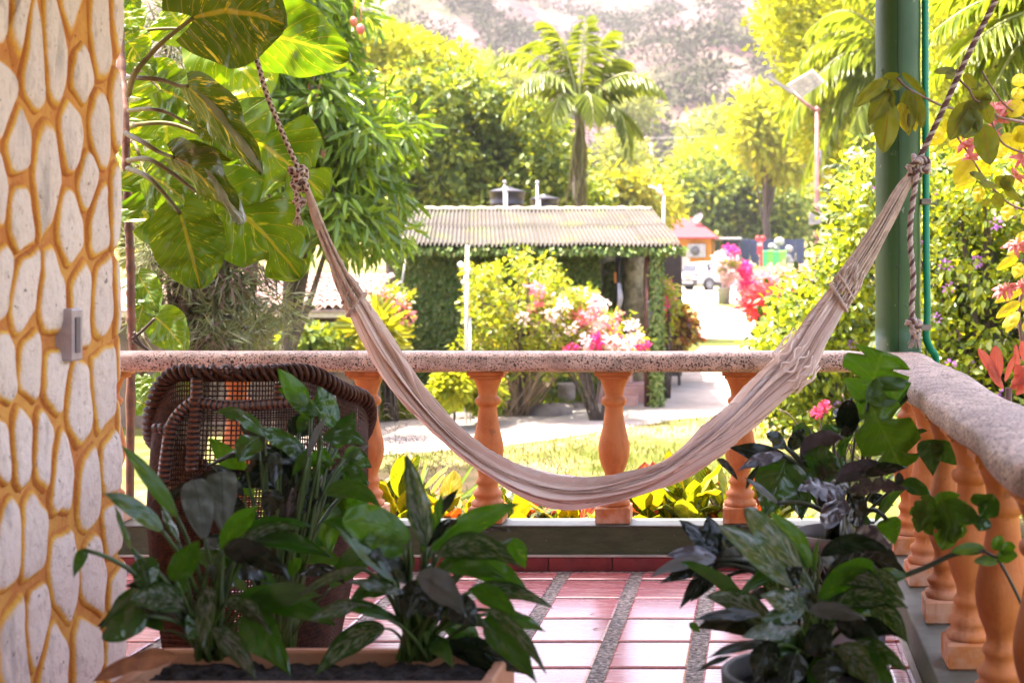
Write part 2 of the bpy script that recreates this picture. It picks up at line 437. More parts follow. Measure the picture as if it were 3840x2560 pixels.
# hills
def hz(X, Y):
    b = gz(240)+(Y-240)*.255 if Y > 240 else gz(Y)
    n = mnoise.fractal(Vector((X*.006, Y*.006, 3.3)), 1, 2.1, 5)*34+abs(mnoise.noise(Vector((X*.012+Y*.004, Y*.005, 8))))*26
    return b+(n+6)*min(1, max(0, (Y-200)/160))
t = NT('dry_hillside'); v = t.coord()
n1 = t.noise(v, .016, 6, .6); n2 = t.noise(v, .09, 6, .7)
c = t.mix(t.sm(n1, .42, .6), (.085, .048, .052), (.06, .062, .028)); c = t.mix(t.sm(n2, .45, .62), c, (.12, .088, .082))
MH = t.fin(col=c, rough=1, spec=.1, normal=t.bump(n2, 1, 3))
mb = MB(); mb.grid(lambda u, v_: (lambda X, Y: (X, Y, hz(X, Y)-.5))(-330+900*0+u*520, 200+v_*v_*560), 90, 90)
setkind(mb.build('hills', MH), 'structure')
MSC = leafy('hill_scrub', [(.042,.05,.022),(.052,.052,.03),(.06,.046,.042),(.052,.066,.022),(.072,.064,.05)], .2, (1, 1, 1), .8, .1)
cc = []
for i in range(1500):
    Y = 215+RNG.rand()**1.4*500; X = RNG.uniform(-.42, .16)*Y*1.02
    s = RNG.uniform(1.5, 4.6); cc.append((X, Y, hz(X, Y)+s*.5, s))
cc = np.array(cc); k = np.repeat(np.arange(len(cc)), 70); g = nrmz(RNG.normal(size=(len(k), 3)))
C = cc[k, :3]+g*cc[k, 3:4]*np.array([1, 1, .7])*RNG.rand(len(k), 1)**.4
cloud('scrub', C, g+RNG.normal(size=g.shape)*.5, g+np.array([0, 0, .5]), cc[k, 3]*.42, MSC, None, T_KITE)

# ---------------------------------------------------------------- porch
XL = .44            # inner edge of the right-hand kerb
YF = 5.47           # inner face of the front kerb
M_grout = (lambda t: t.fin(col=t.mix(t.sm(t.noise(t.coord(), 62, 4, .8), .44, .56), t.mix(t.sm(t.noise(t.coord(), 3, 3), .3, .7), (.30,.27,.25), (.20,.175,.16)), t.ramp(t.noise(t.coord(), 60, 2), [(.42,(.05,.04,.035)),(.60,(.62,.56,.5))])), rough=.8, normal=t.bump(t.noise(t.coord(), 110, 4, .8), .9, .006)))(NT('pebbled_grout'))
mb = MB(); mb.box((-4.2, -2.5, -.12), (XL, YF, 0))
fl = setkind(mb.build('floor', M_grout), 'structure')
mb = MB(); mb.box((-4.2, -2.5, -1.2), (.66, 5.64, -.125))
setkind(mb.build('porch_foundation', simple('rough_render', (.3,.27,.22), (.2,.18,.14))), 'structure')
t = NT('glazed_clay_tile'); v = t.coord(); oi = t.t.nodes.new('ShaderNodeObjectInfo').outputs['Random']
lv = t.coord('Object')
n1 = t.noise(t.scale(lv, (4, 22, 4)), 1, 5, .6); n2 = t.noise(t.scale(lv, (3,3,3)), 1, 3)
c = t.mix(t.sm(n1, .3, .75), (.60, .18, .19), (.70, .35, .36)); c = t.mix(t.math('MULTIPLY', oi, .45), c, (.38, .085, .08))
c = t.mix(t.math('MULTIPLY', t.sm(n2, .55, .7), .35), c, (.68, .38, .34))
c = t.mix(t.math('MULTIPLY', t.sm(t.noise(t.scale(lv, (40, 40, 40)), 1, 3), .68, .74), .5), c, (.15, .05, .04))
t.b.inputs['Coat IOR'].default_value = 1.65
M_tile = t.fin(col=c, rough=t.ramp(n1, [(.2, .2), (.8, .34)]), spec=1.0, coat=.5, coatr=.22, normal=t.bump(t.noise(t.scale(lv, (9, 40, 9)), 1, 4), .12, .003))
def bevtile(w_, d_, h=.006, b=.006):
    mb = MB()
    mb.v = [(-w_,-d_,0),(w_,-d_,0),(w_,d_,0),(-w_,d_,0),(-w_,-d_,h*.5),(w_,-d_,h*.5),(w_,d_,h*.5),(-w_,d_,h*.5),
            (-w_+b,-d_+b,h),(w_-b,-d_+b,h),(w_-b,d_-b,h),(-w_+b,d_-b,h)]
    mb.f = [(0,1,5,4),(1,2,6,5),(2,3,7,6),(3,0,4,7),(4,5,9,8),(5,6,10,9),(6,7,11,10),(7,4,8,11),(8,9,10,11)]
    return mb.mesh('tile', M_tile, smooth=False)
full = bevtile(.114, .134); part = bevtile(.114, .055); half = bevtile(.024, .134)
GX0, PXX, GY0, PYY = -.458, .279, 4.995, .29
for kx in range(-13, 4):
    for ky in range(-11, 2):
        cx = GX0+PXX*(kx+.5); cy = GY0+PYY*(ky+.5); me = full
        if ky == 1: cy = 5.362; me = part
        if kx == 3: 
            if ky == 1: continue
            cx = .404+.004; me = half
        o = bpy.data.objects.new('tile', me); col.objects.link(o); o.parent = fl
        o.location = (cx+random.uniform(-.002, .002), cy+random.uniform(-.002, .002), .0005+random.uniform(0, .0008)); o.rotation_euler = (random.uniform(-.003, .003), random.uniform(-.003, .003), random.uniform(-.006, .006))
# kerb
t = NT('green_kerb_paint'); v = t.coord()
n1 = t.noise(t.scale(v, (8, 8, 30)), 1, 6, .7); n2 = t.noise(v, 45, 5, .7)
c = t.mix(t.sm(n1, .35, .65), (.030, .042, .014), (.060, .074, .030)); c = t.mix(t.sm(n2, .64, .70), c, (.30, .31, .27))
M_kerb = t.fin(col=c, rough=.55, normal=t.bump(n1, .6, .006))
M_ktop = simple('worn_kerb_top', (.115,.13,.11), (.07,.08,.065), 9, .45, .3, 40, .002)
M_skirt = simple('oxblood_glazed_tile', (.23,.035,.035), (.13,.02,.022), 7, .25, .15, 30, .002, spec=.6)
kerb = thing('kerb', 'low green painted kerb under the terracotta balusters with oxblood skirting', 'kerb', (0, YF, 0)); kerb['kind'] = 'structure'
mb = MB(); mb.box((-4.2, YF, 0), (XL+.0, YF+.15, .168)); mb.box((XL, 1.0, 0), (XL+.19, YF+.15, .168))
mb.build('kerb_body', M_kerb, kerb)
mb = MB(); mb.box((-4.2, YF-.006, .169), (XL-.006, YF+.155, .176), .003); mb.box((XL-.006, 1.0, .169), (XL+.195, YF+.155, .1755), .003)
mb.build('kerb_cap', M_ktop, kerb)
mb = MB(); mb.box((-4.2, YF-.016, .055), (XL-.016, YF, .064), .002); mb.box((XL-.018, 1.0, .055), (XL, YF-.016, .064), .002)
mb.build('grout_ledge', simple('pale_grout', (.5,.44,.38)), kerb)
sk = MB(); sk.box((-.1215, -.012, 0), (.1215, 0, .054), .002); ms = sk.mesh('skirting_tile', M_skirt)
for i in range(19):
    o = bpy.data.objects.new('skirting_tile', ms); col.objects.link(o); o.parent = kerb; o.location = (XL-.016-.12-i*.246, 0, 0)
for i in range(13):
    o = bpy.data.objects.new('skirting_tile', ms); col.objects.link(o); o.parent = kerb; o.location = (XL, -.14-i*.246, 0); o.rotation_euler = (0, 0, -math.pi/2)

# balusters
t = NT('terracotta_paint'); oi = t.t.nodes.new('ShaderNodeObjectInfo').outputs['Random']; v = t.n('VectorMath', {0: t.coord(), 1: t.n('CombineXYZ', {0: t.math('MULTIPLY', oi, 9), 1: t.math('MULTIPLY', oi, 5)})}, operation='ADD')
n1 = t.noise(v, 9, 5, .65); n2 = t.noise(t.scale(v, (30, 30, 9)), 1, 6, .7)
c = t.mix(t.sm(n1, .35, .65), (.44, .13, .03), (.54, .195, .06)); c = t.mix(t.math('MULTIPLY', t.sm(n2, .66, .74), .6), c, (.75, .48, .33))
c = t.mix(t.math('MULTIPLY', t.sm(t.noise(v, 24, 4), .70, .73), .45), c, (.16, .07, .03)); gz_ = t.n('SeparateXYZ', {0: t.coord()}, 2); c = t.mix(t.math('MULTIPLY', t.math('MULTIPLY', t.sm(gz_, .16, .0), t.sm(t.noise(v, 12, 5), .4, .6)), .7), c, (.60, .40, .30)); c = t.mix(t.math('MULTIPLY', t.sm(t.noise(t.n('Mapping', {'Vector': v, 'Scale': (22, 22, 3)}), 1, 4), .55, .7), .45), c, (.24, .075, .025))
M_terra = t.fin(col=c, rough=.62, spec=.3, normal=t.bump(n2, .45, .006))
PR = [(.066,.060),(.074,.0635),(.083,.062),(.088,.053),(.096,.050),(.104,.055),(.112,.057),(.120,.053),(.126,.044),(.134,.040),(.145,.039),(.152,.044),(.160,.046),(.168,.042),(.175,.037),(.19,.037),
      (.205,.042),(.23,.052),(.255,.0585),(.28,.061),(.305,.0595),(.33,.0545),(.36,.0475),(.39,.0415),(.42,.037),(.447,.035),(.452,.036),(.456,.043),(.463,.048),(.472,.050),(.480,.048),(.486,.042),(.490,.037),
      (.50,.0365),(.515,.039),(.53,.044),(.545,.050),(.555,.054),(.56,.056)]
mb = MB(); mb.box((-.067,-.067,0), (.067,.067,.066), .006); mb.lathe((0,0,0), PR, 28)
mb.box((-.060,-.060,.5595), (.060,.060,.572), .003); mb.box((-.070,-.070,.5725), (.070,.070,.590), .003)
bme = mb.mesh('baluster', M_terra)
def baluster(x, y, label, group):
    o = bpy.data.objects.new('baluster', bme); col.objects.link(o); o.location = (x, y, .1755); o.rotation_euler.z = random.uniform(-.03, .03)
    tag(o, label, 'baluster', group)
fx = [(1410, 'terracotta baluster behind the lowest part of the hammock'), (1120, 'terracotta baluster left of the hammock bottom, its foot behind plant leaves'), (845, 'terracotta baluster just right of the wicker chair'),
      (1700, 'terracotta baluster behind the right end of the hammock cloth'), (545, 'terracotta baluster hidden behind the wicker chair back'), (250, 'terracotta baluster hidden behind the stone-patterned pillar')]
for x, lb in fx: baluster((x-1740)*(YF+.072)/3267, YF+.075, lb, 'balusters of the front railing')
sy = [(4.95, 'farthest baluster of the right railing, beside the corner post'), (4.47, 'second baluster of the right railing from the corner post'), (4.01, 'third baluster of the right railing from the corner post'),
      (3.56, 'fourth baluster of the right railing from the corner, belly seen whole'), (3.10, 'big near baluster of the right railing cut by the photo edge'), (2.64, 'nearest baluster of the right railing, under the rail end')]
for y, lb in sy: baluster(XL+.095, y, lb, 'balusters of the right railing')

# rails
t = NT('speckled_terrazzo'); v = t.coord(); geo = t.t.nodes.new('ShaderNodeNewGeometry')
nzv = t.t.nodes.new('ShaderNodeSeparateXYZ'); t.t.links.new(geo.outputs['Normal'], nzv.inputs[0])
base = t.mix(t.sm(t.noise(v, 14, 5, .6), .35, .65), (.66, .49, .40), (.42, .30, .24)); base = t.mix(t.math('MULTIPLY', t.sm(t.noise(v, 2.2, 3), .45, .7), .5), base, (.28, .2, .18))
s1 = t.sm(t.noise(v, 150, 3, .6), .54, .58); s2 = t.sm(t.noise(v, 75, 3, .6), .60, .63)
sp = t.math('MULTIPLY', t.math('MAXIMUM', s1, s2), t.sm(t.noise(v, 6, 3), .22, .42))
c = t.mix(sp, base, (.045, .03, .028)); c = t.mix(t.sm(t.noise(v, 90, 2), .66, .7), c, (.62, .55, .5))
M_rail = t.fin(col=c, rough=.6, spec=.35, normal=t.bump(t.math('SUBTRACT', t.noise(v, 20, 4), sp), .5, .005))
def railprof(wd, h, n=20):
    out = []
    for i in range(n):
        a = 2*math.pi*i/n; ca, sa = math.cos(a), math.sin(a)
        out.append((math.copysign(abs(ca)**.62, ca)*wd, math.copysign(abs(sa)**.62, sa)*h))
    return out
def rail(name, a, b, wd, h, lab, n=60, wob=.003):
    a, b = Vector(a), Vector(b); d = (b-a).normalized(); sd = d.cross(Vector((0, 0, 1))); pr = railprof(wd, h); mb = MB(); L = (b-a).length
    for i in range(n+1):
        e = min(i, n-i); sc = 1-.16*math.exp(-(L*e/n)/.012) if e < 4 else 1
        p = a.lerp(b, i/n)
        for x, z in pr:
            w1 = mnoise.noise(Vector((p.x*3, p.y*3, x*20+z*9)))*wob*2
            mb.v.append(tuple(p+sd*(x+w1)*sc+Vector((0, 0, (z+w1*.6)*sc))))
    m = len(pr)
    for i in range(n):
        for j in range(m): mb.f.append((i*m+j, (i+1)*m+j, (i+1)*m+(j+1) % m, i*m+(j+1) % m))
    mb.f.append(tuple(range(m))); mb.f.append(tuple(n*m+j for j in reversed(range(m))))
    return tag(mb.build(name, M_rail), lab, 'handrail', 'speckled cast rails of the porch')
rail('handrail', (-3.4, 5.515, .803), (.425, 5.515, .803), .092, .0395, 'long speckled rail running across the view behind the hammock')
rail('handrail', (XL+.10, 2.36, .805), (XL+.10, 5.62, .805), .108, .041, 'broad mauve grey rail coming toward the camera at right', 70, .006)

# corner post
t = NT('green_post_paint'); v = t.coord(); n1 = t.noise(v, 5, 4); n2 = t.noise(t.scale(v, (20, 20, 5)), 1, 5, .7)
c = t.mix(t.sm(n1, .3, .7), (.026, .074, .018), (.042, .10, .026)); c = t.mix(t.sm(t.noise(v, 26, 3), .70, .74), c, (.2, .24, .16))
M_post = t.fin(col=c, rough=.46, spec=.4, normal=t.bump(t.math('ADD', n2, t.math('MULTIPLY', t.sm(t.noise(v, 16, 2), .68, .74), 2)), .35, .004))
mb = MB(); zs = [(.840+i*.1, .0875+.0015*math.sin(i*2.1)) for i in range(23)]
mb.lathe((.545, 5.52, 0), [(.836, .094), (.845, .090)]+zs, 40)
post = tag(mb.build('corner_post', M_post), 'round green painted post standing on the corner of the rail', 'post')
mb = MB(); cr = [(.545-.0075+.012*math.sin(z*3)*.3, 5.52-.0882, .85+z) for z in [i*.1 for i in range(22)]]
mb.tube(cr, .0012, 5); mb.build('crack', simple('dark_crack', (.01,.02,.01)), post)
# hose
t = NT('green_hose'); M_hose = t.fin(col=(.0, .23, .13), rough=.4)
hp = smoothpath([(.648, 5.50, 2.75), (.648, 5.50, 2.1), (.650, 5.50, 1.6), (.652, 5.49, 1.2), (.655, 5.49, 1.0), (.652, 5.50, .90), (.672, 5.53, .85), (.70, 5.58, .80), (.71, 5.62, .6)], 60)
mb = MB(); mb.tube(hp, [.0125+(.0022 if i % 2 else 0) for i in range(len(hp))], 14)
hose = tag(mb.build('corrugated_hose', M_hose), 'bright green corrugated hose running down beside the green post', 'hose')
for z in (1.42, .935):
    mb = MB(); mb.box((.632, 5.478, z-.012), (.668, 5.52, z+.012), .003); mb.box((.615, 5.492, z-.004), (.633, 5.508, z+.004), .001)
    mb.build('clip', simple('grey_plastic', (.25,.22,.2)), hose)

# roof and walls of the porch
mb = MB(); mb.box((-4.3, -2.6, 2.78), (.95, 5.85, 2.92))
roof = setkind(mb.build('porch_roof', simple('timber_ceiling', (.40,.31,.25), (.32,.24,.19))), 'structure')
mb = MB(); mb.box((-4.3, 5.45, 2.60), (.63, 5.60, 2.775)); mb.box((.47, -2.5, 2.60), (.62, 5.445, 2.775)); mb.build('beam', simple('brown_beam', (.16,.08,.04)), roof)
mb = MB(); mb.box((-4.3, -2.75, -.1), (.95, -2.6, 2.775)); mb.box((-4.45, -2.75, -.1), (-4.302, 3.40, 2.775)); mb.box((-4.3, 3.20, .001), (-1.9, 3.40, 2.775))  # left-hand walls are unseen, added to block sky light from that side
setkind(mb.build('house_wall', simple('brown_render', (.28,.21,.16))), 'structure')

# ---------------------------------------------------------------- stone-patterned pillar
XW = -1.555
def wallpt(u, z, off=0):     # u runs along +Y on the flat face, then round the far corner
    Y0 = 3.42; r = .10
    fl_ = .045*max(0, (1.15-z))**1.4*.5+.012*math.sin(z*4+1)*.6
    if u <= Y0: return Vector((XW+fl_*.5+off, u, z))
    a = min((u-Y0)/r, math.pi*.75)
    return Vector((XW-r+fl_*.5+(r+off)*math.cos(a), Y0+(r+off)*math.sin(a), z))
def unwall(cx_, cy_, half):
    x = cx_*.8163; y = cy_*.8163+(1280 if half else 0)
    if x > 445: u = 3.42+.10*(.35+(x-445)/60)
    else: u = (XW+.01)*FN/(x-CX)
    u2 = min(u, 3.45); return (u, EYE-(y-CY)*u2/FN)
t = NT('faux_stone_paint'); v = t.coord(); e = t.n('Attribute', out=2, attribute_name='edge')
n1 = t.noise(v, 16, 5, .6); n2 = t.noise(t.scale(v, (60, 60, 30)), 1, 5, .75); n3 = t.noise(v, 4, 2)
e2 = t.math('ADD', e, t.math('MULTIPLY', t.math('SUBTRACT', n1, .5), .45))
e2 = t.math('SUBTRACT', e2, t.math('MULTIPLY', t.sm(n3, .42, .62), .14))
white = t.mix(t.sm(n2, .50, .72), (.82, .69, .62), (.50, .40, .35)); white = t.mix(t.math('MULTIPLY', t.sm(t.noise(v, 55, 3), .68, .72), .8), white, (.12, .08, .07))
oi = t.t.nodes.new('ShaderNodeObjectInfo').outputs['Random']
white = t.mix(t.math('MULTIPLY', oi, .35), white, (.62, .50, .42)); white = t.mix(t.math('MULTIPLY', t.sm(t.noise(t.scale(v, (9, 9, 2.2)), 1, 4, .65), .52, .70), .6), white, (.30, .25, .225))
yel = t.mix(t.sm(n1, .3, .7), (.74, .42, .05), (.66, .31, .04))
c = t.mix(t.sm(e2, .02, .20), (.55, .20, .05), yel); c = t.mix(t.sm(e2, .18, .50), c, white)
M_stone = t.fin(col=c, rough=.8, spec=.25, normal=t.bump(t.math('ADD', n2, t.math('MULTIPLY', n1, 2)), .8, .010))
t = NT('orange_joint_paint'); v = t.coord(); n1 = t.noise(v, 12, 5, .6); n2 = t.noise(v, 70, 4)
c = t.mix(t.sm(n1, .35, .65), (.50, .19, .055), (.60, .30, .07)); c = t.mix(t.sm(n2, .62, .72), c, (.36, .1, .03))
M_joint = t.fin(col=c, rough=.85, spec=.2, normal=t.bump(n2, .6, .005))
pil = thing('pillar', 'thick pillar painted as pale stones with orange and yellow joints', 'pillar', (XW-.3, 3.1, 0))
mb = MB()
def pw(u, z):
    U = 1.9+u*(3.42-1.9+.10*math.pi*.75); return wallpt(U, z*2.78)
mb.grid(pw, 70, 60)
mb.grid(lambda u, z: Vector((XW-.10*1.707-u*.6, 3.42+.0707-.0*u, z*2.78)), 2, 2)
mb.build('pillar_core', M_joint, pil)
sites = [(unwall(a, b, 0)) for a, b in [(10,60),(75,110),(150,280),(265,240),(335,60),(455,180),(548,120),(548,480),(8,420),(80,680),(212,800),(345,620),(372,330),(452,600),(405,830),(90,970),(2,930),(345,1050),(455,1010),(552,960),(20,1260),(115,1370),(255,1400),(385,1370),(480,1370),(565,1330)]]
sites += [(unwall(a, b, 1)) for a, b in [(35,150),(148,110),(255,170),(372,310),(492,210),(592,100),(598,350),(8,480),(108,450),(212,480),(290,600),(408,690),(520,600),(618,620),(30,920),(150,900),(285,1060),(425,1060),(520,850),(535,1180),(625,900),(160,1300),(60,1400),(220,1460),(390,1450),(520,1400),(628,1250)]]
for i in range(5):
    for j in range(9): sites.append((2.86-.19*i-.05*(j % 2), .15+j*.27+.08*(i % 2)))
for i in range(6): sites += [(2.95+i*.12, .06+.03*(i % 2)), (2.95+i*.12, 2.35+.06*(i % 2)), (2.95+i*.12, 2.65)]
sites += [(3.60, .3+.33*j) for j in range(8)]
AZ = .60
sites = np.array([(p[0], p[1]*AZ) for p in sites])
def clip(poly, nx_, ny_, c_):
    out = []
    for i in range(len(poly)):
        a, b = poly[i], poly[(i+1) % len(poly)]; da = a[0]*nx_+a[1]*ny_-c_; db = b[0]*nx_+b[1]*ny_-c_
        if da <= 0: out.append(a)
        if (da < 0) != (db < 0) and abs(da-db) > 1e-12:
            k = da/(da-db); out.append((a[0]+(b[0]-a[0])*k, a[1]+(b[1]-a[1])*k))
    return out
for i, (u, z) in enumerate(sites):
    if z > 2.75*AZ or z < 0: continue
    poly = [(u-.3, z-.3), (u+.3, z-.3), (u+.3, z+.3), (u-.3, z+.3)]
    for j, (u2, z2) in enumerate(sites):
        if i == j or abs(u2-u) > .6 or abs(z2-z) > .6: continue
        du, dz = u2-u, z2-z; L = math.hypot(du, dz)
        if L < .01: continue
        poly = clip(poly, du/L, dz/L, (u*du+z*dz)/L+L/2-.0035)
        if len(poly) < 3: break
    if len(poly) < 3: continue
    poly = clip(poly, 0, -1, -.005); poly = clip(poly, 0, 1, 2.775*AZ)
    if len(poly) < 3: continue
    for _ in range(3):
        q = []
        for k in range(len(poly)):
            a, b = poly[k], poly[(k+1) % len(poly)]
            q += [(a[0]*.84+b[0]*.16, a[1]*.84+b[1]*.16), (a[0]*.16+b[0]*.84, a[1]*.16+b[1]*.84)]
        poly = q
    ccx = sum(p[0] for p in poly)/len(poly); ccz = sum(p[1] for p in poly)/len(poly)
    poly = [(ccx+(p[0]-ccx)*(1+.16*mnoise.noise(Vector((p[0]*16, p[1]*16, 7)))-.03), ccz+(p[1]-ccz)*(1+.16*mnoise.noise(Vector((p[0]*16+9, p[1]*16, 7)))-.03)) for p in poly]
    if len(poly) > 40: poly = poly[::2]
    poly = [(p[0], p[1]/AZ) for p in poly]
    cu = sum(p[0] for p in poly)/len(poly); cz = sum(p[1] for p in poly)/len(poly)
    rm = sum(math.hypot(p[0]-cu, p[1]-cz) for p in poly)/len(poly)
    mb = MB(); ed = []; dm = .013; n = len(poly)
    for sc_, of, ev in ((1.04, -.004, 0), (1.0, .002, .02), (.93, .007, .22), (.83, .0115, .46), (.66, .0145, .85), (.36, .016, 1)):
        for p in poly:
            uu, zz = cu+(p[0]-cu)*sc_, cz+(p[1]-cz)*sc_
            mb.v.append(tuple(wallpt(uu, zz, of+(.007*mnoise.noise(Vector((uu*14, zz*9, 2)))+.0025*mnoise.noise(Vector((uu*45, zz*30, 4))) if ev else 0)))); ed.append(ev)
    mb.v.append(tuple(wallpt(cu, cz, .0165))); ed.append(1)
    for r_ in range(5):
        for k in range(n): mb.f.append((r_*n+k, r_*n+(k+1) % n, (r_+1)*n+(k+1) % n, (r_+1)*n+k))
    for k in range(n): mb.f.append((5*n+k, 5*n+(k+1) % n, 6*n))
    mb.build('stone', M_stone, pil, attr=ed)
# light switch
sw = thing('light_switch', 'grey mauve wall switch plate on the stone-patterned pillar', 'light switch', wallpt(2.99, 1.02))
mpl = simple('switch_plastic', (.42,.34,.36), (.34,.27,.29), 30, .35, .1)
yc = (XW+.02)*FN/(266-CX); mb = MB(); mb.box((XW-.005, yc-.025, .957), (XW+.034, yc+.025, 1.074), .004); mb.build('plate', mpl, sw)
mb = MB(); mb.box((XW+.0342, yc-.010, .975), (XW+.037, yc+.010, 1.055), .0012); mb.build('rocker', simple('switch_rocker', (.17,.13,.14)), sw)
# ================================================================ HAMMOCK
YH = 4.98
up_e = [(703,412),(722,462),(745,520),(770,575),(800,628),(840,680),(870,722),(920,800),(985,900),(1060,980),(1150,1040),(1250,1076),(1350,1084),(1440,1068),(1530,1035),(1640,950),(1720,870),(1790,795),(1850,720),(1920,640),(1990,540),(2060,430),(2101,383)]
lo_e = [(697,418),(712,485),(732,540),(755,600),(775,655),(800,722),(850,832),(905,912),(1000,1012),(1080,1080),(1180,1138),(1290,1170),(1380,1166),(1480,1146),(1600,1090),(1700,1020),(1790,930),(1870,862),(1905,790),(1955,690),(2010,590),(2070,470),(2107,392)]
def resample(pts, n):
    p = [Vector((a, b, 0)) for a, b in pts]; p = smoothpath(p, 8); d = [0]
    for i in range(1, len(p)): d.append(d[-1]+(p[i]-p[i-1]).length)
    out = []; j = 0
    for i in range(n+1):
        s = d[-1]*i/n
        while j < len(d)-2 and d[j+1] < s: j += 1
        k = (s-d[j])/max(1e-9, d[j+1]-d[j]); out.append(p[j].lerp(p[j+1], min(1, max(0, k))))
    return out
NH = 420
U_, L_ = resample(up_e, NH), resample(lo_e, NH)
def ydepth(t): return YH-.10*math.sin(math.pi*t)      # the belly hangs a little nearer
cen = []; half = []; nrm = []
for i in range(NH+1):
    a = D(U_[i].x, U_[i].y, ydepth(i/NH)); b = D(L_[i].x, L_[i].y, ydepth(i/NH))
    cen.append((a+b)/2); half.append((a-b)/2)
def sect(i, th, off=0.0, rad=1.0):   # point on the gathered bundle's skin
    h = half[i]; H = max(h.length, .004); hd = h.normalized()
    dep = Vector((0, -1, 0))*(H*.62)
    return cen[i]+h*(math.cos(th)*rad)+dep*(math.sin(th)*rad)+(hd*math.cos(th)+Vector((0, -1, 0))*math.sin(th))*off
# stations of cloth start and end along the hammock
def station(x, y):
    return min(range(NH+1), key=lambda i: (U_[i].x+L_[i].x-2*x)**2+(U_[i].y+L_[i].y-2*y)**2)
iA = station(812, 690); iB = station(1932, 672)
iA0 = station(762, 590); iB1 = station(1960, 640); iG = station(1838, 812)
t = NT('cream_cotton'); v = t.coord(); uv = t.coord('UV')
n1 = t.noise(v, 5, 3); weave = t.n('TexWave', {'Vector': t.scale(uv, (900, 240, 1)), 'Scale': 1.0}, 0)
n2 = t.noise(v, 240, 2); n4 = t.noise(v, 30, 4, .6)
c = t.mix(t.sm(n1, .35, .65), (.90, .75, .66), (.80, .63, .54)); st_ = t.noise(t.scale(uv, (1.2, 34, 1)), 1, 4, .7); c = t.mix(t.math('MULTIPLY', t.sm(st_, .52, .60), .75), c, (.40, .25, .18)); c = t.mix(t.math('MULTIPLY', t.sm(st_, .42, .34), .5), c, (.86, .74, .64)); c = t.mix(t.math('MULTIPLY', t.sm(n4, .6, .75), .2), c, (.52, .38, .30))  # brown and pale streaks carry the shading of the folds in the colour
M_cloth = t.fin(col=c, rough=.9, spec=.15, sheen=.3, normal=t.bump(t.math('ADD', n2, t.math('MULTIPLY', n4, 1.5)), .35, .0025))
M_cord = simple('beige_cord', (.62,.48,.39), (.48,.36,.29), 40, .9, .5, 200, .002, spec=.1)
ham = thing('hammock', 'cream cotton hammock slung across the porch by two knotted ropes', 'hammock', (cen[NH//2].x, YH, cen[NH//2].z))
NTH = 200
def pleat(x):
    f = (x/math.pi) % 1.0
    return (f/.86)**.8 if f < .86 else .5+.5*math.cos(math.pi*(f-.86)/.14)
def cloth(u, vv):
    i = iA+(iB-iA)*u; i0 = int(i); f = i-i0; i1 = min(NH, i0+1)
    th = 2*math.pi*vv
    a = sect(i0, th).lerp(sect(i1, th), f)
    H = half[i0].length*(1-f)+half[i1].length*f
    rd = (half[i0].normalized()*math.cos(th)+Vector((0, -1, 0))*math.sin(th))
    w_ = mnoise.noise(Vector((u*2.6, math.cos(th)*1.1, math.sin(th)*1.1+4)))
    w2 = mnoise.noise(Vector((u*7, math.cos(th)*2.3+9, math.sin(th)*2.3)))
    w3 = mnoise.noise(Vector((u*1.4+5, 2, 1)))
    p1 = pleat(th*3.5+u*1.5*math.pi+w_*3.2+w3*2)
    p2 = pleat(th*7-u*2.6+w_*4+1.2)
    p3 = pleat(th*13+w2*3+u*3)
    mid = math.sin(math.pi*min(1, max(0, u)))**.5
    d = -.046*(1-p1)-.024*(1-p2)*(.4+.6*abs(w3)*2)-.004*(1-p3)+.020*w_*mid+.005*w2
    d *= min(1.0, H/.07)*(.55+.6*mid)
    return a+rd*d
mb = MB(); mb.grid(cloth, 460, 230, False, True)
mb.build('cloth', M_cloth, ham)
# woven bands where the cords enter the cloth, as a ring of small loops
for (ia, dirn) in ((iA, 1), (iB, -1)):
    mb = MB(); pts = [sect(ia+2*dirn, 2*math.pi*k/80, .003+.003*math.sin(k*2.2)) for k in range(81)]
    mb.tube(pts, .0058, 6, cap=False)
    pts = [sect(ia-4*dirn, 2*math.pi*k/80, .003+.004*math.sin(k*1.7)) for k in range(81)]
    mb.tube(pts, .0045, 6, cap=False); mb.build('end_band', M_cord, ham)
# cords
def cords(i0, i1, n, rad, sgn, wobble=.004, rr=(.9, 1.0)):
    lst = []
    for k in range(n):
        th = 2*math.pi*k/n+random.uniform(-.06, .06); ph = random.uniform(0, 6); pts = []; m = 26
        rk = random.uniform(*rr)
        for j in range(m+1):
            i = int(round(i0+(i1-i0)*j/m)); q = j/m
            pts.append(sect(i, th+.25*math.sin(q*4+ph)*.4, wobble*math.sin(q*9+ph)*math.sin(math.pi*q), rk))
        mb = MB(); mb.tube(pts, rad*random.uniform(.85, 1.15), 6)
        lst.append(mb.build('cord', M_cord, ham))
    return lst
cords(0, iA0+6, 26, .0030, 1, .002)
cords(iA0-4, iA+3, 34, .0034, 1, .004, (.93, 1.04))
cords(iB1-8, NH, 34, .0030, -1, .004)
cords(iB-3, iB1+6, 40, .0030, -1, .009, (.9, 1.05))
cords(iB-3, NH, 10, .0035, -1, .006, (.2, .7)); cords(0, iA+3, 8, .0035, -1, .003, (.2, .7))
# braids lying over the left cords
for th0 in (.15, .75, 1.5):
    mb = MB()
    for s_ in range(2):
        pts = [sect(int(iA0-14+(iA+2-iA0+14)*j/60), th0+.5+.09*math.sin(j*1.9+s_*math.pi), .006+.003*math.cos(j*1.9+s_*math.pi)) for j in range(61)]
        mb.tube(pts, .0042, 6)
    mb.build('braid', M_cord, ham)
# ruffled gathers at the right end
for k in range(9):
    th0 = .2+k*.36; mb = MB()
    pts = [sect(int(iG-12+16*j/14), th0+.12*math.sin(j*.8+k), .003+.003*math.sin(j*.9)) for j in range(15)]
    mb.tube(pts, [.002+.0025*math.sin(math.pi*j/14) for j in range(15)], 6); mb.build('gather', M_cloth, ham)
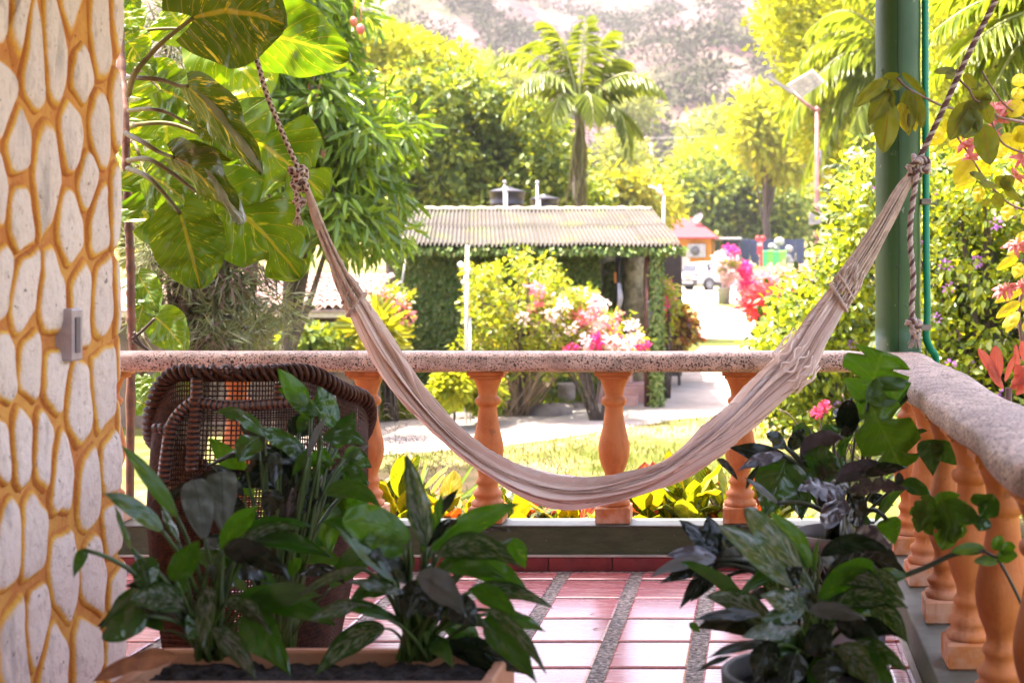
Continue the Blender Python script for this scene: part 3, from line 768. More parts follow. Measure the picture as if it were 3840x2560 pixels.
# ropes
def m_rope(name, c1, c2, kind):
    t = NT(name); uv = t.coord('UV'); sp = t.t.nodes.new('ShaderNodeSeparateXYZ'); t.t.links.new(uv, sp.inputs[0])
    a = t.math('FRACT', t.math('ADD', t.math('MULTIPLY', sp.outputs[0], 2), t.math('MULTIPLY', sp.outputs[1], 38)))
    b = t.math('FRACT', t.math('SUBTRACT', t.math('MULTIPLY', sp.outputs[0], 2), t.math('MULTIPLY', sp.outputs[1], 38)))
    ga = t.math('GREATER_THAN', a, .40); gb = t.math('GREATER_THAN', b, .40)
    f = t.math('MULTIPLY', ga, gb) if kind == 'dots' else ga
    c = t.mix(f, c1, c2); c = t.mix(t.math('MULTIPLY', t.noise(t.coord(), 150, 3), .4), c, (.25, .17, .15))
    return t.fin(col=c, rough=.9, spec=.1, normal=t.bump(t.math('ADD', t.math('ABSOLUTE', t.math('SUBTRACT', a, .5)), t.noise(t.coord(), 220, 2)), .6, .003))
M_ropeL = m_rope('braided_rope', (.62,.52,.44), (.10,.045,.04), 'dots'); M_dark = simple('maroon_strand', (.09,.045,.042), (.14,.07,.06), 90, .9, .4, 200)
M_pale = simple('pale_strand', (.50,.40,.36), (.38,.29,.26), 90, .9, .4, 200)
kL = D(686, 396, YH); kR = D(2106, 376, YH)
def twist(mbs, pts, r, turns, n=5):
    """three strands laid round a path"""
    pts = [Vector(p) for p in pts]; L = [0]
    for i in range(1, len(pts)): L.append(L[-1]+(pts[i]-pts[i-1]).length)
    N_ = max(30, int(L[-1]/.006)); k = len(mbs); lines = [[] for _ in range(k)]; j = 0; u = None
    for i in range(N_+1):
        s = L[-1]*i/N_
        while j < len(L)-2 and L[j+1] < s: j += 1
        f = (s-L[j])/max(1e-9, L[j+1]-L[j]); p = pts[j].lerp(pts[j+1], f); tg = (pts[j+1]-pts[j]).normalized()
        u = tg.orthogonal().normalized() if u is None else (u-tg*u.dot(tg)).normalized()
        w_ = tg.cross(u)
        for q in range(k):
            a = s*turns*2*math.pi+2*math.pi*q/k; lines[q].append(p+(u*math.cos(a)+w_*math.sin(a))*r*.55)
    for q in range(k): mbs[q].tube(lines[q], r*.62, n)
def rope_thing(name, label, pts, r, kind, knots, tails, grp):
    th = thing(name, label, 'rope', pts[-1], grp)
    if kind == 'braid':
        mb = MB(); mb.tube(smoothpath(pts, 14), r, 12); mb.build('strand', M_ropeL, th)
    else:
        ms_ = [MB() for _ in range(3)]; twist(ms_, smoothpath(pts, 10), r, 22)
        for q in range(3): ms_[q].build('strand', M_pale if q == 0 else M_dark, th)
    for c_, s_, rot in knots:
        mb = MB(); m3 = Matrix.Rotation(rot[0], 3, 'X') @ Matrix.Rotation(rot[1], 3, 'Y') @ Matrix.Rotation(rot[2], 3, 'Z')
        kp = [Vector(c_)+m3 @ (Vector((math.sin(a)+2*math.sin(2*a), 1.1*(math.cos(a)-2*math.cos(2*a)), -1.7*math.sin(3*a)))*s_*.34) for a in [2*math.pi*i/70 for i in range(71)]]
        if kind == 'braid': mb.tube(kp, r, 10, cap=False); mb.build('knot', M_ropeL, th)
        else:
            ms_ = [MB() for _ in range(3)]; twist(ms_, kp, r, 22)
            for q in range(3): ms_[q].build('knot', M_pale if q < 2 else M_dark, th)
    for tp in tails:
        if kind == 'braid': mb = MB(); mb.tube(smoothpath(tp, 10), r, 12); mb.build('tail', M_ropeL, th)
        else:
            ms_ = [MB() for _ in range(3)]; twist(ms_, smoothpath(tp, 10), r, 22)
            for q in range(3): ms_[q].build('tail', M_pale if q < 2 else M_dark, th)
    return th
def fray(th, c_, r, mat, n=26):
    mb = MB()
    for _ in range(n):
        a = random.uniform(0, 6.28); q = random.uniform(.2, 1)
        p0 = Vector(c_)+Vector((math.cos(a), math.sin(a), 0))*r*.6*q; p1 = p0+Vector((math.cos(a)*r*q, math.sin(a)*r*q, -.02-random.random()*.014))
        mb.tube([p0, (p0+p1)/2+Vector((0, 0, .002)), p1], .0013, 4)
    mb.build('frayed_end', mat, th)
rl = rope_thing('hammock_rope', 'brown and cream braided rope holding the left end of the hammock', [kL+Vector((0,0,.012)), D(668,350,YH), D(640,285,YH), D(612,215,YH), D(590,140,YH+.02), D(560,60,YH+.05), D(500,-75,YH+.12)], .0088, 'braid',
    [(kL+Vector((.002,-.01,-.005)), .031, (.4, .2, .3)), (kL+Vector((.004,.0,-.040)), .024, (1.3, .5, .9)), (D(689,462,YH)-Vector((0,.008,0)), .018, (.2,.9,.1))],
    [[kL+Vector((-.004,-.012,-.03)), D(680,430,YH)+Vector((0,-.012,0)), D(688,462,YH)+Vector((0,-.012,0)), D(687,490,YH)+Vector((0,-.01,0)), D(684,500,YH)], [kL+Vector((.01,-.006,-.03)), D(700,420,YH-.02), D(707,440,YH-.02)]], 'hammock ropes')
fray(rl, D(684,498,YH), .013, M_pale)
rr_ = rope_thing('hammock_rope', 'maroon twisted rope holding the right end of the hammock', [kR, D(2160,265,YH), D(2222,130,YH), D(2285,5,YH), D(2345,-110,YH)], .0098, 'twist',
    [(kR+Vector((.004,-.012,0)), .031, (.4, .2, 1.3)), (kR+Vector((-.012,-.006,-.028)), .025, (1.3, .7, .2)), (kR+Vector((.028,-.002,-.006)), .022, (.9, 1.5, .2)), (D(2099,742,YH-.03), .021, (.3, .4, .8)), (D(2103,765,YH-.03), .015, (1.3, .4, .1))],
    [[kR+Vector((0,-.02,-.02)), D(2096,470,YH-.03), D(2090,540,YH-.03), D(2098,640,YH-.03), D(2094,700,YH-.03), D(2097,735,YH-.03), D(2102,775,YH-.03)]], 'hammock ropes')
fray(rr_, D(2102,778,YH-.03), .02, M_pale, 40)

# ================================================================ WICKER CHAIR
M_wick = (lambda t: t.fin(col=t.mix(t.sm(t.noise(t.coord(), 55, 4, .7), .35, .65), (.085,.028,.010), (.028,.009,.004)), rough=.6, spec=.3, normal=t.bump(t.noise(t.coord(), 150, 3), .3, .002)))(NT('brown_wicker'))
M_wick2 = (lambda t: t.fin(col=t.mix(t.sm(t.n('TexWave', {'Vector': t.coord('UV'), 'Scale': 20.0, 'Distortion': .6}, 0, bands_direction='Y'), .25, .75), (.012,.004,.003), (.13,.045,.016)), rough=.42, normal=t.bump(t.n('TexWave', {'Vector': t.coord('UV'), 'Scale': 20.0, 'Distortion': .6}, 0, bands_direction='Y'), .8, .006)))(NT('wrapped_cane'))
YCH = 4.25
chc = D(570, 1400, YCH); ch = thing('wicker_chair', 'brown wicker armchair standing on the tiles behind the left trough plants', 'chair', (chc.x, YCH, 0))
RX, RY = .272, .30; CXc, CYc = chc.x, YCH+.14
def rimz(a):       # a: 0 = side toward the camera left, goes round the back of the seat
    q = abs(a)/math.pi*2     # 0 centre, 1 at +-90 deg
    xf = abs(math.sin(a))**.72 if q < 1 else 1.0; return .865-(.24*max(0, (xf-.42)/.58)**2.2 if a < 0 else .085*max(0, (xf-.6)/.4)**2.6)-.32*max(0, q-.95)**1.1
def shell(a, h):   # a in radians, 0 faces the camera; h 0 floor .. 1 rim
    z = rimz(a)*h
    bulge = 1+.045*math.sin(math.pi*min(1, h*1.1))*(1 if h < .9 else .6)-.10*(1-h)**2*0+.07*(h > .0)*h
    ex = .72
    ca, sa = math.cos(a), math.sin(a)
    x = math.copysign(abs(sa)**ex, sa)*RX*bulge*(.80+.20*min(1, h*1.6)) ; y = -math.copysign(abs(ca)**ex, ca)*RY*bulge
    return Vector((CXc+x, CYc+y-.07*(1-h)+.0, z))
A0, A1 = -2.45, 2.45
mb = MB(); ns_ = 180
for k in range(ns_+1):
    a = A0+(A1-A0)*k/ns_; mb.tube([shell(a, h/16) for h in range(17)], .0026, 4, cap=False)
mb.build('upright_canes', M_wick, ch)
mb = MB(); nr = 124
for r_ in range(nr):
    h = (r_+.5)/nr
    if h > .62 and (r_ % 2) and not (.84 < h < .9): continue
    pts = []
    for k in range(ns_*2+1):
        a = A0+(A1-A0)*k/(ns_*2); p = shell(a, h); c0 = Vector((CXc, CYc, p.z)); nn = (p-c0).normalized()
        pts.append(p+nn*(.0032*math.cos(math.pi*k/1.0*.5*2+math.pi*r_)))
    mb.tube(pts, .0030, 3, cap=False)
setkind(mb.build('woven_canes', M_wick, ch))
mb = MB(); rim = [shell(A0+(A1-A0)*k/120, 1.0) for k in range(121)]
mb.tube(rim, .017, 10); mb.build('rim_core', M_wick2, ch)
for s_ in range(3):
    mb = MB(); pts = []
    for k in range(361):
        a = A0+(A1-A0)*k/360; p = shell(a, 1.0); q = shell(a+.01, 1.0); tg = (q-p).normalized(); u = tg.cross(Vector((0, 0, 1))).normalized(); w_ = tg.cross(u)
        th = k*.42+s_*2.094; pts.append(p+(u*math.cos(th)*.024+w_*math.sin(th)*.020))
    mb.tube(pts, .0068, 6); mb.build('rim_braid', M_wick, ch)
mb = MB(); base_r = [shell(A0+(A1-A0)*k/80, .012) for k in range(81)]; mb.tube(base_r, .013, 8); mb.build('base_ring', M_wick2, ch)
def inner(a, h, k=.86):
    p = shell(a, h); return Vector((CXc+(p.x-CXc)*k, CYc+(p.y-CYc)*k, p.z))
def pole(pts, r): mb = MB(); mb.tube(smoothpath(pts, 8), r, 10); mb.build('pole', M_wick2, ch)
fy = CYc-RY-.055
def cp(x, y, Y=None): return D(x, y, Y or fy)
pole([cp(452,868), cp(450,930), cp(444,1000), cp(440,1080)], .017)
pole([cp(452,922), cp(520,932), cp(580,930), cp(640,926), cp(700,922), cp(770,920)], .015)
pole([cp(450,918), cp(420,940), cp(395,975), cp(384,1030), cp(374,1110)], .017)
pole([cp(352,985), cp(372,983), cp(392,985)], .014)
pole([cp(640,880), cp(640,926)], .013)

# ================================================================ PLANTERS AND DARK PLANTS
M_trough = simple('pale_terracotta', (.55,.27,.15), (.46,.21,.115), 8, .75, .3, 50, .003)
M_soil = (lambda t: t.fin(col=t.mix(t.sm(t.noise(t.coord(), 45, 5, .8), .4, .65), (.008,.005,.004), (.05,.036,.03)), rough=1, normal=t.bump(t.noise(t.coord(), 40, 6, .8), 1, .02)))(NT('potting_soil'))
tr = thing('planter_trough', 'long terracotta trough at the bottom left, full of dark soil', 'planter', (D(700,1500,2.7).x, 2.7, 0))
x0, x1 = D(258,1500,2.6).x, D(1172,1500,2.78).x-.0; zt = .412
mb = MB()
for lo, hi in (((x0, 2.575, .08), (x1, 2.60, zt)), ((x0, 2.80, .08), (x1, 2.825, zt)), ((x0, 2.60, .08), (x0+.025, 2.80, zt-.001)), ((x1-.025, 2.60, .08), (x1, 2.80, zt-.001)), ((x0+.025, 2.60, .08), (x1-.025, 2.80, .10))): mb.box(lo, hi, .005)
mb.build('trough_box', M_trough, tr)
mb = MB()
for a, b in (((x0-.006, 2.565, zt-.03), (x1+.006, 2.574, zt-.001)), ): mb.box(a, b, .003)
mb.build('lip', M_trough, tr)
mb = MB(); mb.grid(lambda u, v_: (x0+.026+u*(x1-x0-.052), 2.601+v_*.198, .385+.012*mnoise.noise(Vector((u*22, v_*8, 1)))+.006*mnoise.noise(Vector((u*70, v_*20, 1)))), 90, 24)
mb.build('soil', M_soil, tr)
for sx in (x0+.08, x1-.14):
    mb = MB(); mb.box((sx, 2.60, 0), (sx+.07, 2.80, .079), .004); mb.build('foot', M_trough, tr)

M_agl = veined('aglaonema_leaf', (.018,.042,.008), (.030,.060,.009), (.02,.035,.01), spots=(.13,.13,.11), trans=.18, tcol=(1.5,2.2,.3), rough=.2, count=8, vmix=.5, spec=.5)
M_dief = veined('glossy_dark_leaf', (.020,.052,.007), (.034,.080,.009), (.035,.07,.012), trans=.24, tcol=(1.6,2.4,.3), rough=.19, count=9, vmix=.35, spec=.65)
M_lit = veined('lit_green_leaf', (.034,.085,.007), (.052,.12,.009), (.07,.12,.015), vari=(.13,.18,.015), vamt=-.01, trans=.50, tcol=(1.6,2.0,.3), rough=.3, count=9, vmix=.4)
M_silver = veined('silvery_leaf', (.13,.13,.12), (.075,.085,.075), (.03,.045,.025), trans=.12, tcol=(1.2,1.3,.8), rough=.35, count=8, vmix=.5, spec=.5)
M_split = veined('split_dark_leaf', (.008,.012,.006), (.013,.019,.008), (.02,.024,.016), trans=.12, tcol=(1.2,1.7,.4), rough=.26, count=6, vmix=.4, spec=.45)
M_mon = veined('monstera_leaf', (.050,.10,.008), (.07,.135,.012), (.11,.17,.025), trans=.42, tcol=(1.4,1.7,.35), rough=.35, count=7, vmix=.5)
M_mauve = veined('mauve_sheen_leaf', (.045,.040,.045), (.075,.065,.072), (.09,.08,.085), trans=.08, tcol=(1,1,.8), rough=.28, count=6, vmix=.3, spec=.7)  # dark split leaf with its mauve sky reflection put into the base colour
M_stem = simple('green_stalk', (.045,.085,.010), (.022,.04,.006), 20, .45, .1)
M_dstem = simple('dark_stalk', (.03,.04,.02), (.02,.025,.014), 20, .45, .1)
MAT = {'a': M_agl, 'd': M_dief, 'l': M_lit, 's': M_silver, 'k': M_split, 'm': M_mon, 'v': M_mauve}
def plant(name, label, cat, base, leaves, offs=(0, 0), sc=1.0, depth=0, stem=M_stem, sr=.0045, group=None, spread=.03, up=.5, fill=0, fr=(.10, .24), fm='dkad', fz=(.02, .22)):
    """leaves: (base x, base y, tip x, tip y, width, depth of base, depth of tip, roll, material key, options)"""
    b = Vector(base); th = thing(name, label, cat, base, group)
    for k in range(fill):
        an = k*2.4+random.random()*.6; dr = Vector((math.cos(an), math.sin(an)*.6, 0)); r0 = random.uniform(.02, fr[0]); L = random.uniform(.13, .22)
        B = b+dr*r0+Vector((0, 0, random.uniform(*fz))); T = B+dr*random.uniform(.5, 1)*L+Vector((0, 0, random.uniform(-.5, .75)*L))
        mb = MB(); leaf(mb, B, T, L*random.uniform(.20, .31), random.uniform(-50, 50), nt=18, ns=5, fold=.3, curl=.2, wave=.1, arc=random.uniform(.04, .2), a=.7, b=.95); lo = mb.build('leaf', MAT[random.choice(fm)], th)
        g = b+dr*.01; mb = MB(); mb.tube(bez(g, g.lerp(B, .5)+Vector((0, 0, .03)), B, 6), [sr*.9-sr*.4*j/6 for j in range(7)], 6); mb.build('stalk', stem, lo)
    for i, lf in enumerate(leaves):
        bx, by, tx, ty, wd, yb, yt, roll, mk = lf[:9]; op = dict(lf[9]) if len(lf) > 9 else {}
        cv = lambda x, y, Y: P(offs[0]+x*sc, offs[1]+y*sc, Y)
        B, T = cv(bx, by, yb), cv(tx, ty, yt); W = wd*sc*(yb+yt)/2/FN*.96
        nostalk = op.pop('ns', 0)
        op.setdefault('fold', .30); op.setdefault('curl', .15); op.setdefault('wave', .09); op.setdefault('arc', .05); op.setdefault('a', .80); op.setdefault('b', 1.1)
        mb = MB(); leaf(mb, B, T, W, roll, nt=48 if not op.get('notch') else 60, ns=6, ribs=op.pop('ribs', 9 if mk == 's' else 6), **op)
        lo = mb.build('leaf', MAT.get(mk, mk) if isinstance(mk, str) else mk, th)
        if not nostalk:
            g = b+Vector((random.uniform(-1, 1)*spread, random.uniform(-1, 1)*spread*.7, .0))
            d = (T-B).normalized(); L = (B-g).length; mid = g.lerp(B, .55)+Vector((0, 0, L*.16))-d*L*.12*up
            mb = MB(); mb.tube(bez(g, mid, B+d*.004, 9), [sr*1.3-sr*.5*j/9 for j in range(10)], 7); mb.build('stalk', stem, lo)
    return th
# crops: offset and scale turn zoom pixels into photograph pixels
C1 = ((240, 1600), .6124)
plant('dieffenbachia', 'tall leafy plant at the left end of the trough, two silvery leaves on top', 'plant', D(478, 1510, 2.68), [
 (700,560,350,110,105,2.65,2.6,20,'l',{'fold':.35,'a':.8}), (700,700,590,470,80,2.65,2.7,50,'d',{}), (860,690,790,325,185,2.66,2.62,0,'s',{'a':.6,'b':.35,'wave':.08}), (975,650,960,275,190,2.7,2.66,0,'s',{'a':.7,'b':.3,'wave':.06}),
 (610,640,235,405,130,2.62,2.55,25,'d',{'a':.7,'arc':.08}), (960,760,1190,475,150,2.62,2.58,20,'l',{'arc':.06}), (680,950,830,690,170,2.62,2.6,15,'l',{'a':.5}), (1100,620,1520,610,110,2.72,2.75,35,'d',{}),
 (1170,700,1640,800,130,2.7,2.72,30,'d',{'arc':.08}), (480,800,540,1110,170,2.6,2.58,10,'d',{'a':.4}), (420,760,310,480,60,2.6,2.58,50,'d',{'fold':.5}), (500,930,420,760,46,2.6,2.6,60,'s',{}), (510,1150,235,1300,190,2.58,2.55,20,'d',{'a':.45,'b':.6}),
 (130,740,60,920,80,2.55,2.53,20,'l',{'arc':.1}), (960,760,1385,940,210,2.62,2.6,40,'k',{'arc':.12,'wave':.1}), (900,1240,1180,1560,150,2.6,2.55,20,'a',{'arc':.12}), (980,1070,1270,1270,150,2.62,2.6,45,'a',{'arc':.14}),
 (1070,1180,1390,1530,270,2.64,2.6,25,'d',{'arc':.1,'a':.5}), (690,1010,760,950,90,2.64,2.64,0,'l',{'ns':1}), (880,740,940,690,90,2.66,2.66,0,'s',{'ns':1}), (880,840,970,960,50,2.66,2.66,40,'s',{}), (1080,730,1180,700,90,2.74,2.76,0,'s',{})],
 *C1, spread=.035, fill=16)
mb = MB(); 
M_dead = simple('dead_leaf', (.30,.11,.04), (.18,.06,.025), 30, .8, .4)
C2 = ((1100, 1600), .6124)
plant('aglaonema', 'broad leafed plant at the right end of the trough with a tall spear leaf', 'plant', D(958, 1510, 2.70), [
 (830,740,690,160,165,2.7,2.66,25,'a',{'fold':.45,'a':.55}), (800,780,680,170,90,2.7,2.68,-30,'l',{'fold':.3,'a':.9}), (720,700,300,590,240,2.68,2.58,10,'l',{'a':.6,'b':.5,'arc':.10}), (690,760,420,690,190,2.68,2.60,20,'l',{'arc':.05}), (840,760,1385,470,175,2.7,2.76,22,'l',{'arc':.05}),
 (880,790,1390,860,190,2.66,2.62,25,'a',{'arc':.16}), (620,950,250,600,90,2.62,2.58,30,'d',{'fold':.3,'arc':.02}), (860,700,910,400,70,2.74,2.74,30,'l',{'fold':.4}), (780,640,700,480,90,2.78,2.8,20,'k',{}), (940,880,1300,930,130,2.66,2.7,30,'l',{'arc':.1}),
 (1030,860,1440,1010,170,2.7,2.7,20,'l',{'arc':.10}), (750,920,1060,1160,200,2.6,2.55,25,'s',{'arc':.12,'wave':.08}), (1060,1010,1590,1110,130,2.7,2.7,35,'a',{'arc':.10}), (1080,1000,1380,1170,140,2.66,2.64,20,'l',{'arc':.10}), (1180,1140,1545,1250,120,2.7,2.72,30,'d',{'arc':.04}),
 (1190,1110,1550,1510,110,2.6,2.55,35,'a',{'arc':.08}), (1160,1180,1490,1568,210,2.66,2.6,20,'d',{'arc':.08,'a':.6}), (680,1020,330,950,110,2.62,2.58,40,'a',{'arc':.06}), (440,860,0,1060,80,2.6,2.6,30,'a',{'arc':.08}), (600,1180,200,1100,110,2.62,2.6,30,'l',{'arc':.12}), (400,1080,90,1190,120,2.6,2.56,30,'a',{}),
 (900,1150,1200,1230,130,2.62,2.6,30,'a',{'arc':.08}), (860,1180,1080,1060,160,2.64,2.64,20,'k',{}), (780,1000,900,1190,170,2.62,2.6,10,'k',{}), (980,1330,1180,1320,120,2.76,2.78,10,'l',{}), (1040,640,1330,640,70,2.78,2.82,60,'k',{'fold':.3}), (1330,680,1420,870,120,2.78,2.8,10,'l',{}), (760,930,700,1180,170,2.62,2.6,10,'k',{}), (950,1060,1130,1220,190,2.6,2.6,10,'k',{}),
 (880,560,1010,380,60,3.2,3.2,10,'k',{'ns':1})],
 *C2, spread=.04, fill=14)
C3 = ((1000+0, 1400), .6124)
# philodendron behind them, in front of the chair  (zoom of the photograph's 1400x1310 area)
C4 = ((0, 1250), .8353)
plant('philodendron', 'dark bushy plant standing before the wicker chair, leaves above its rim', 'plant', D(640, 1500, 3.35), [
 (1400,380,1245,155,105,3.4,3.35,20,'l',{'fold':.3}), (1440,370,1245,245,95,3.4,3.38,35,'l',{'fold':.3}), (1500,430,1430,235,115,3.45,3.45,20,'d',{}), (1510,520,1590,350,95,3.45,3.42,20,'d',{}), (1540,560,1670,600,130,3.45,3.5,15,'d',{'a':.4}), (1530,600,1660,500,60,3.45,3.5,50,'s',{}),
 (1390,570,1145,430,110,3.4,3.35,35,'d',{'arc':.1}), (1370,590,1010,560,100,3.4,3.3,40,'k',{'arc':.12}), (1300,520,905,610,60,3.4,3.4,45,'k',{'arc':.1}), (1350,560,1060,690,200,3.42,3.35,20,'k',{}), (1380,620,1200,780,150,3.42,3.4,20,'k',{}), (1400,520,1310,640,60,3.38,3.36,20,'l',{}),
 (1380,560,1470,360,50,3.36,3.34,50,'s',{'fold':.4}), (1400,640,1330,830,150,3.4,3.36,15,'k',{}), (1500,610,1440,780,160,3.45,3.42,20,'k',{}), (1530,620,1660,680,100,3.45,3.45,20,'d',{}), (1560,700,1650,790,110,3.45,3.45,20,'l',{}), (1440,720,1480,1010,230,3.5,3.46,5,'m',{'a':.3,'heart':.2}), (1450,760,1640,820,200,3.5,3.5,10,'m',{}), (1390,560,1500,590,100,3.4,3.42,10,'l',{}),
 (1340,450,1430,300,80,3.42,3.42,30,'d',{}), (1330,700,1180,900,120,3.4,3.36,30,'k',{}), (1300,450,1400,390,120,3.44,3.44,20,'k',{})],
 *C4, spread=.03, sr=.0055, up=.9, fill=26, fr=(.14, .2), fz=(.12, .52), fm='dkdkl')
# dead leaf hanging over the trough's left end
mb = MB(); leaf(mb, P(240+700*.6124, 1600+1400*.6124, 2.58), P(240+170*.6124, 1600+1560*.6124, 2.52), .045, 40, arc=.12, fold=.4, wave=.15)
tag(mb.build('dead_leaf', M_dead), 'curled brown dead leaf lying over the left end of the trough', 'dead leaf')
# pot of the philodendron
def pot(name, label, c_, r0, r1, h, m, n=36):
    th = thing(name, label, 'plant pot', c_)
    mb = MB(); mb.lathe(c_, [(0, r0*.96), (.004, r0), (h*.86, r1), (h*.865, r1*1.07), (h, r1*1.09), (h, r1*.98), (h*.9, r1*.95)], n, cap=False); mb.lathe(c_, [(0, r0*.96), (.001, r0*.9)], n); mb.build('pot_wall', m, th)
    mb = MB(); mb.lathe(c_, [(h*.88, r1*.97), (h*.885, r1*.5), (h*.89, .001)], n, cap=False); mb.build('soil', M_soil, th); return th
c_ = D(640, 1500, 3.35); M_bpot = simple('brown_plastic', (.016,.009,.006), (.010,.006,.004), 8, .6)
pot('plant_pot', 'dark brown pot on the tiles under the bushy plant, behind the trough', (c_.x, 3.35, 0), .10, .13, max(.2, c_.z+.02)*0+.21, M_bpot)

# right-hand group
C5 = ((2400, 1600), .6124)
agb = D(1850, 1560, 2.75)
plant('aglaonema', 'silver streaked leafy plant filling the bottom right foreground', 'plant', agb, [
 (1080,1040,640,500,190,2.75,2.68,30,'a',{'a':.7,'b':.6,'arc':.06,'fold':.3}), (950,1000,460,600,170,2.7,2.62,25,'a',{'arc':.07,'fold':.3}), (1060,860,790,520,170,2.8,2.75,30,'l',{'arc':.06,'a':.6}), (1070,900,1090,690,50,2.78,2.78,40,'l',{'fold':.5}), (1200,870,1110,780,90,2.8,2.8,20,'s',{}),
 (1100,1060,1440,870,180,2.7,2.66,20,'l',{'arc':.12,'a':.6,'b':.4}), (1440,875,1620,1060,110,2.66,2.6,30,'a',{'arc':.04,'ns':1}), (1190,1100,1640,1110,170,2.7,2.62,35,'a',{'arc':.12}), (1030,1130,1380,1180,130,2.62,2.56,30,'s',{'arc':.06,'wave':.1}), (1380,1060,1650,1330,170,2.7,2.6,25,'a',{'arc':.08}),
 (1020,1110,730,1030,170,2.66,2.6,20,'a',{'a':.5,'arc':.02}), (740,1150,330,1180,90,2.66,2.6,35,'k',{'arc':.05,'ns':1}), (1000,1130,740,1190,130,2.64,2.6,30,'d',{}), (990,1230,620,1290,150,2.62,2.56,30,'a',{'arc':.05,'wave':.1}), (850,1330,400,1420,90,2.62,2.56,40,'k',{'arc':.08}), (560,1400,340,1500,50,2.58,2.55,40,'k',{'ns':1}),
 (1190,1200,1480,1330,170,2.64,2.6,30,'k',{}), (1300,1330,1640,1500,150,2.62,2.56,30,'a',{'arc':.08}), (1200,1360,1480,1620,200,2.6,2.52,25,'a',{'arc':.1}), (1080,1150,900,1000,180,2.72,2.7,10,'k',{}), (1200,1180,1330,980,180,2.74,2.74,10,'k',{}), (860,980,1000,860,120,2.7,2.7,0,'k',{}), (1340,1400,1560,1600,170,2.6,2.55,30,'d',{}),
 (800,1300,700,1560,180,2.6,2.55,20,'k',{}), (960,1380,900,1600,200,2.6,2.55,10,'k',{}), (1160,1400,1140,1600,220,2.6,2.55,10,'k',{}), (1000,1250,1180,1400,220,2.66,2.62,10,'k',{}), (1300,1200,1580,1280,120,2.66,2.6,30,'k',{})],
 *C5, spread=.04, fill=22, fr=(.13, .24), fz=(-.02, .24))
pot('plant_pot', 'brown pot at the bottom right under the silver streaked plant', (agb.x, 2.75, 0), .11, .15, max(.2, agb.z+.02), M_bpot)
phb = D(1935, 1235, 4.0); phb.z = .42
NK = {'notch': 7, 'a': .35, 'b': .7, 'wave': .12, 'fold': .3}
plant('split_leaf_plant', 'nearly black split leaf plant in a slatted pot at the foot of the green post', 'plant', (phb.x, 4.0, .40), [
 (880,170,600,270,110,3.75,3.7,35,'v',{'arc':.08}), (900,130,770,40,110,3.8,3.76,30,'k',{'arc':.06}), (920,150,1010,10,110,3.85,3.85,30,'k',{}), (900,200,760,560,340,3.8,3.7,12,'d',{'a':.4,'arc':.02}), (980,170,1250,70,150,3.85,3.8,35,'v',{'arc':.12}), (1100,60,1240,20,110,3.85,3.85,20,'d',{}), (1000,200,1240,290,230,3.85,3.8,20,'d',{}),
 (950,260,990,570,260,3.8,3.72,14,'d',{'a':.4}), (1050,300,1330,300,230,3.85,3.8,20,'d',{}), (1200,340,1530,250,160,3.4,3.35,40,'v',{'arc':.1}), (1260,410,960,390,200,3.3,3.22,45,'v',{'arc':.08,'wave':.15,**{'notch':5}}), (1270,400,1640,380,170,3.3,3.3,50,'v',{'arc':.06,'notch':5}), (1230,430,1130,640,190,3.3,3.2,30,'v',{'arc':.04}), (1290,430,1350,620,180,3.3,3.22,30,'k',{'arc':.04}), (1380,300,1640,250,120,3.35,3.3,45,'k',{'arc':.05}),
 (1560,330,1620,330,100,3.3,3.3,10,'k',{'ns':1}), (1300,700,1540,740,190,3.2,3.1,25,'v',{'arc':.08}), (1240,690,1190,860,180,3.2,3.15,20,'k',{}), (1300,800,1640,900,240,3.2,3.1,25,'k',{'arc':.05}), (1330,900,1520,1010,200,3.2,3.1,20,'k',{}), (1250,560,1420,590,120,3.7,3.7,20,'d',{}), (1510,560,1560,725,160,3.6,3.6,8,'l',{'a':.4}),
 (650,380,730,230,60,3.7,3.7,50,'k',{'ns':1}), (470,200,600,330,60,3.7,3.65,40,'k',{'ns':1,'arc':.1}), (850,470,640,310,60,3.6,3.55,40,'s',{'arc':.03})],
 *C5, spread=.05, stem=M_dstem, sr=.007, fill=22, fr=(.2, .2), fz=(.04, .36), fm='kdkd')
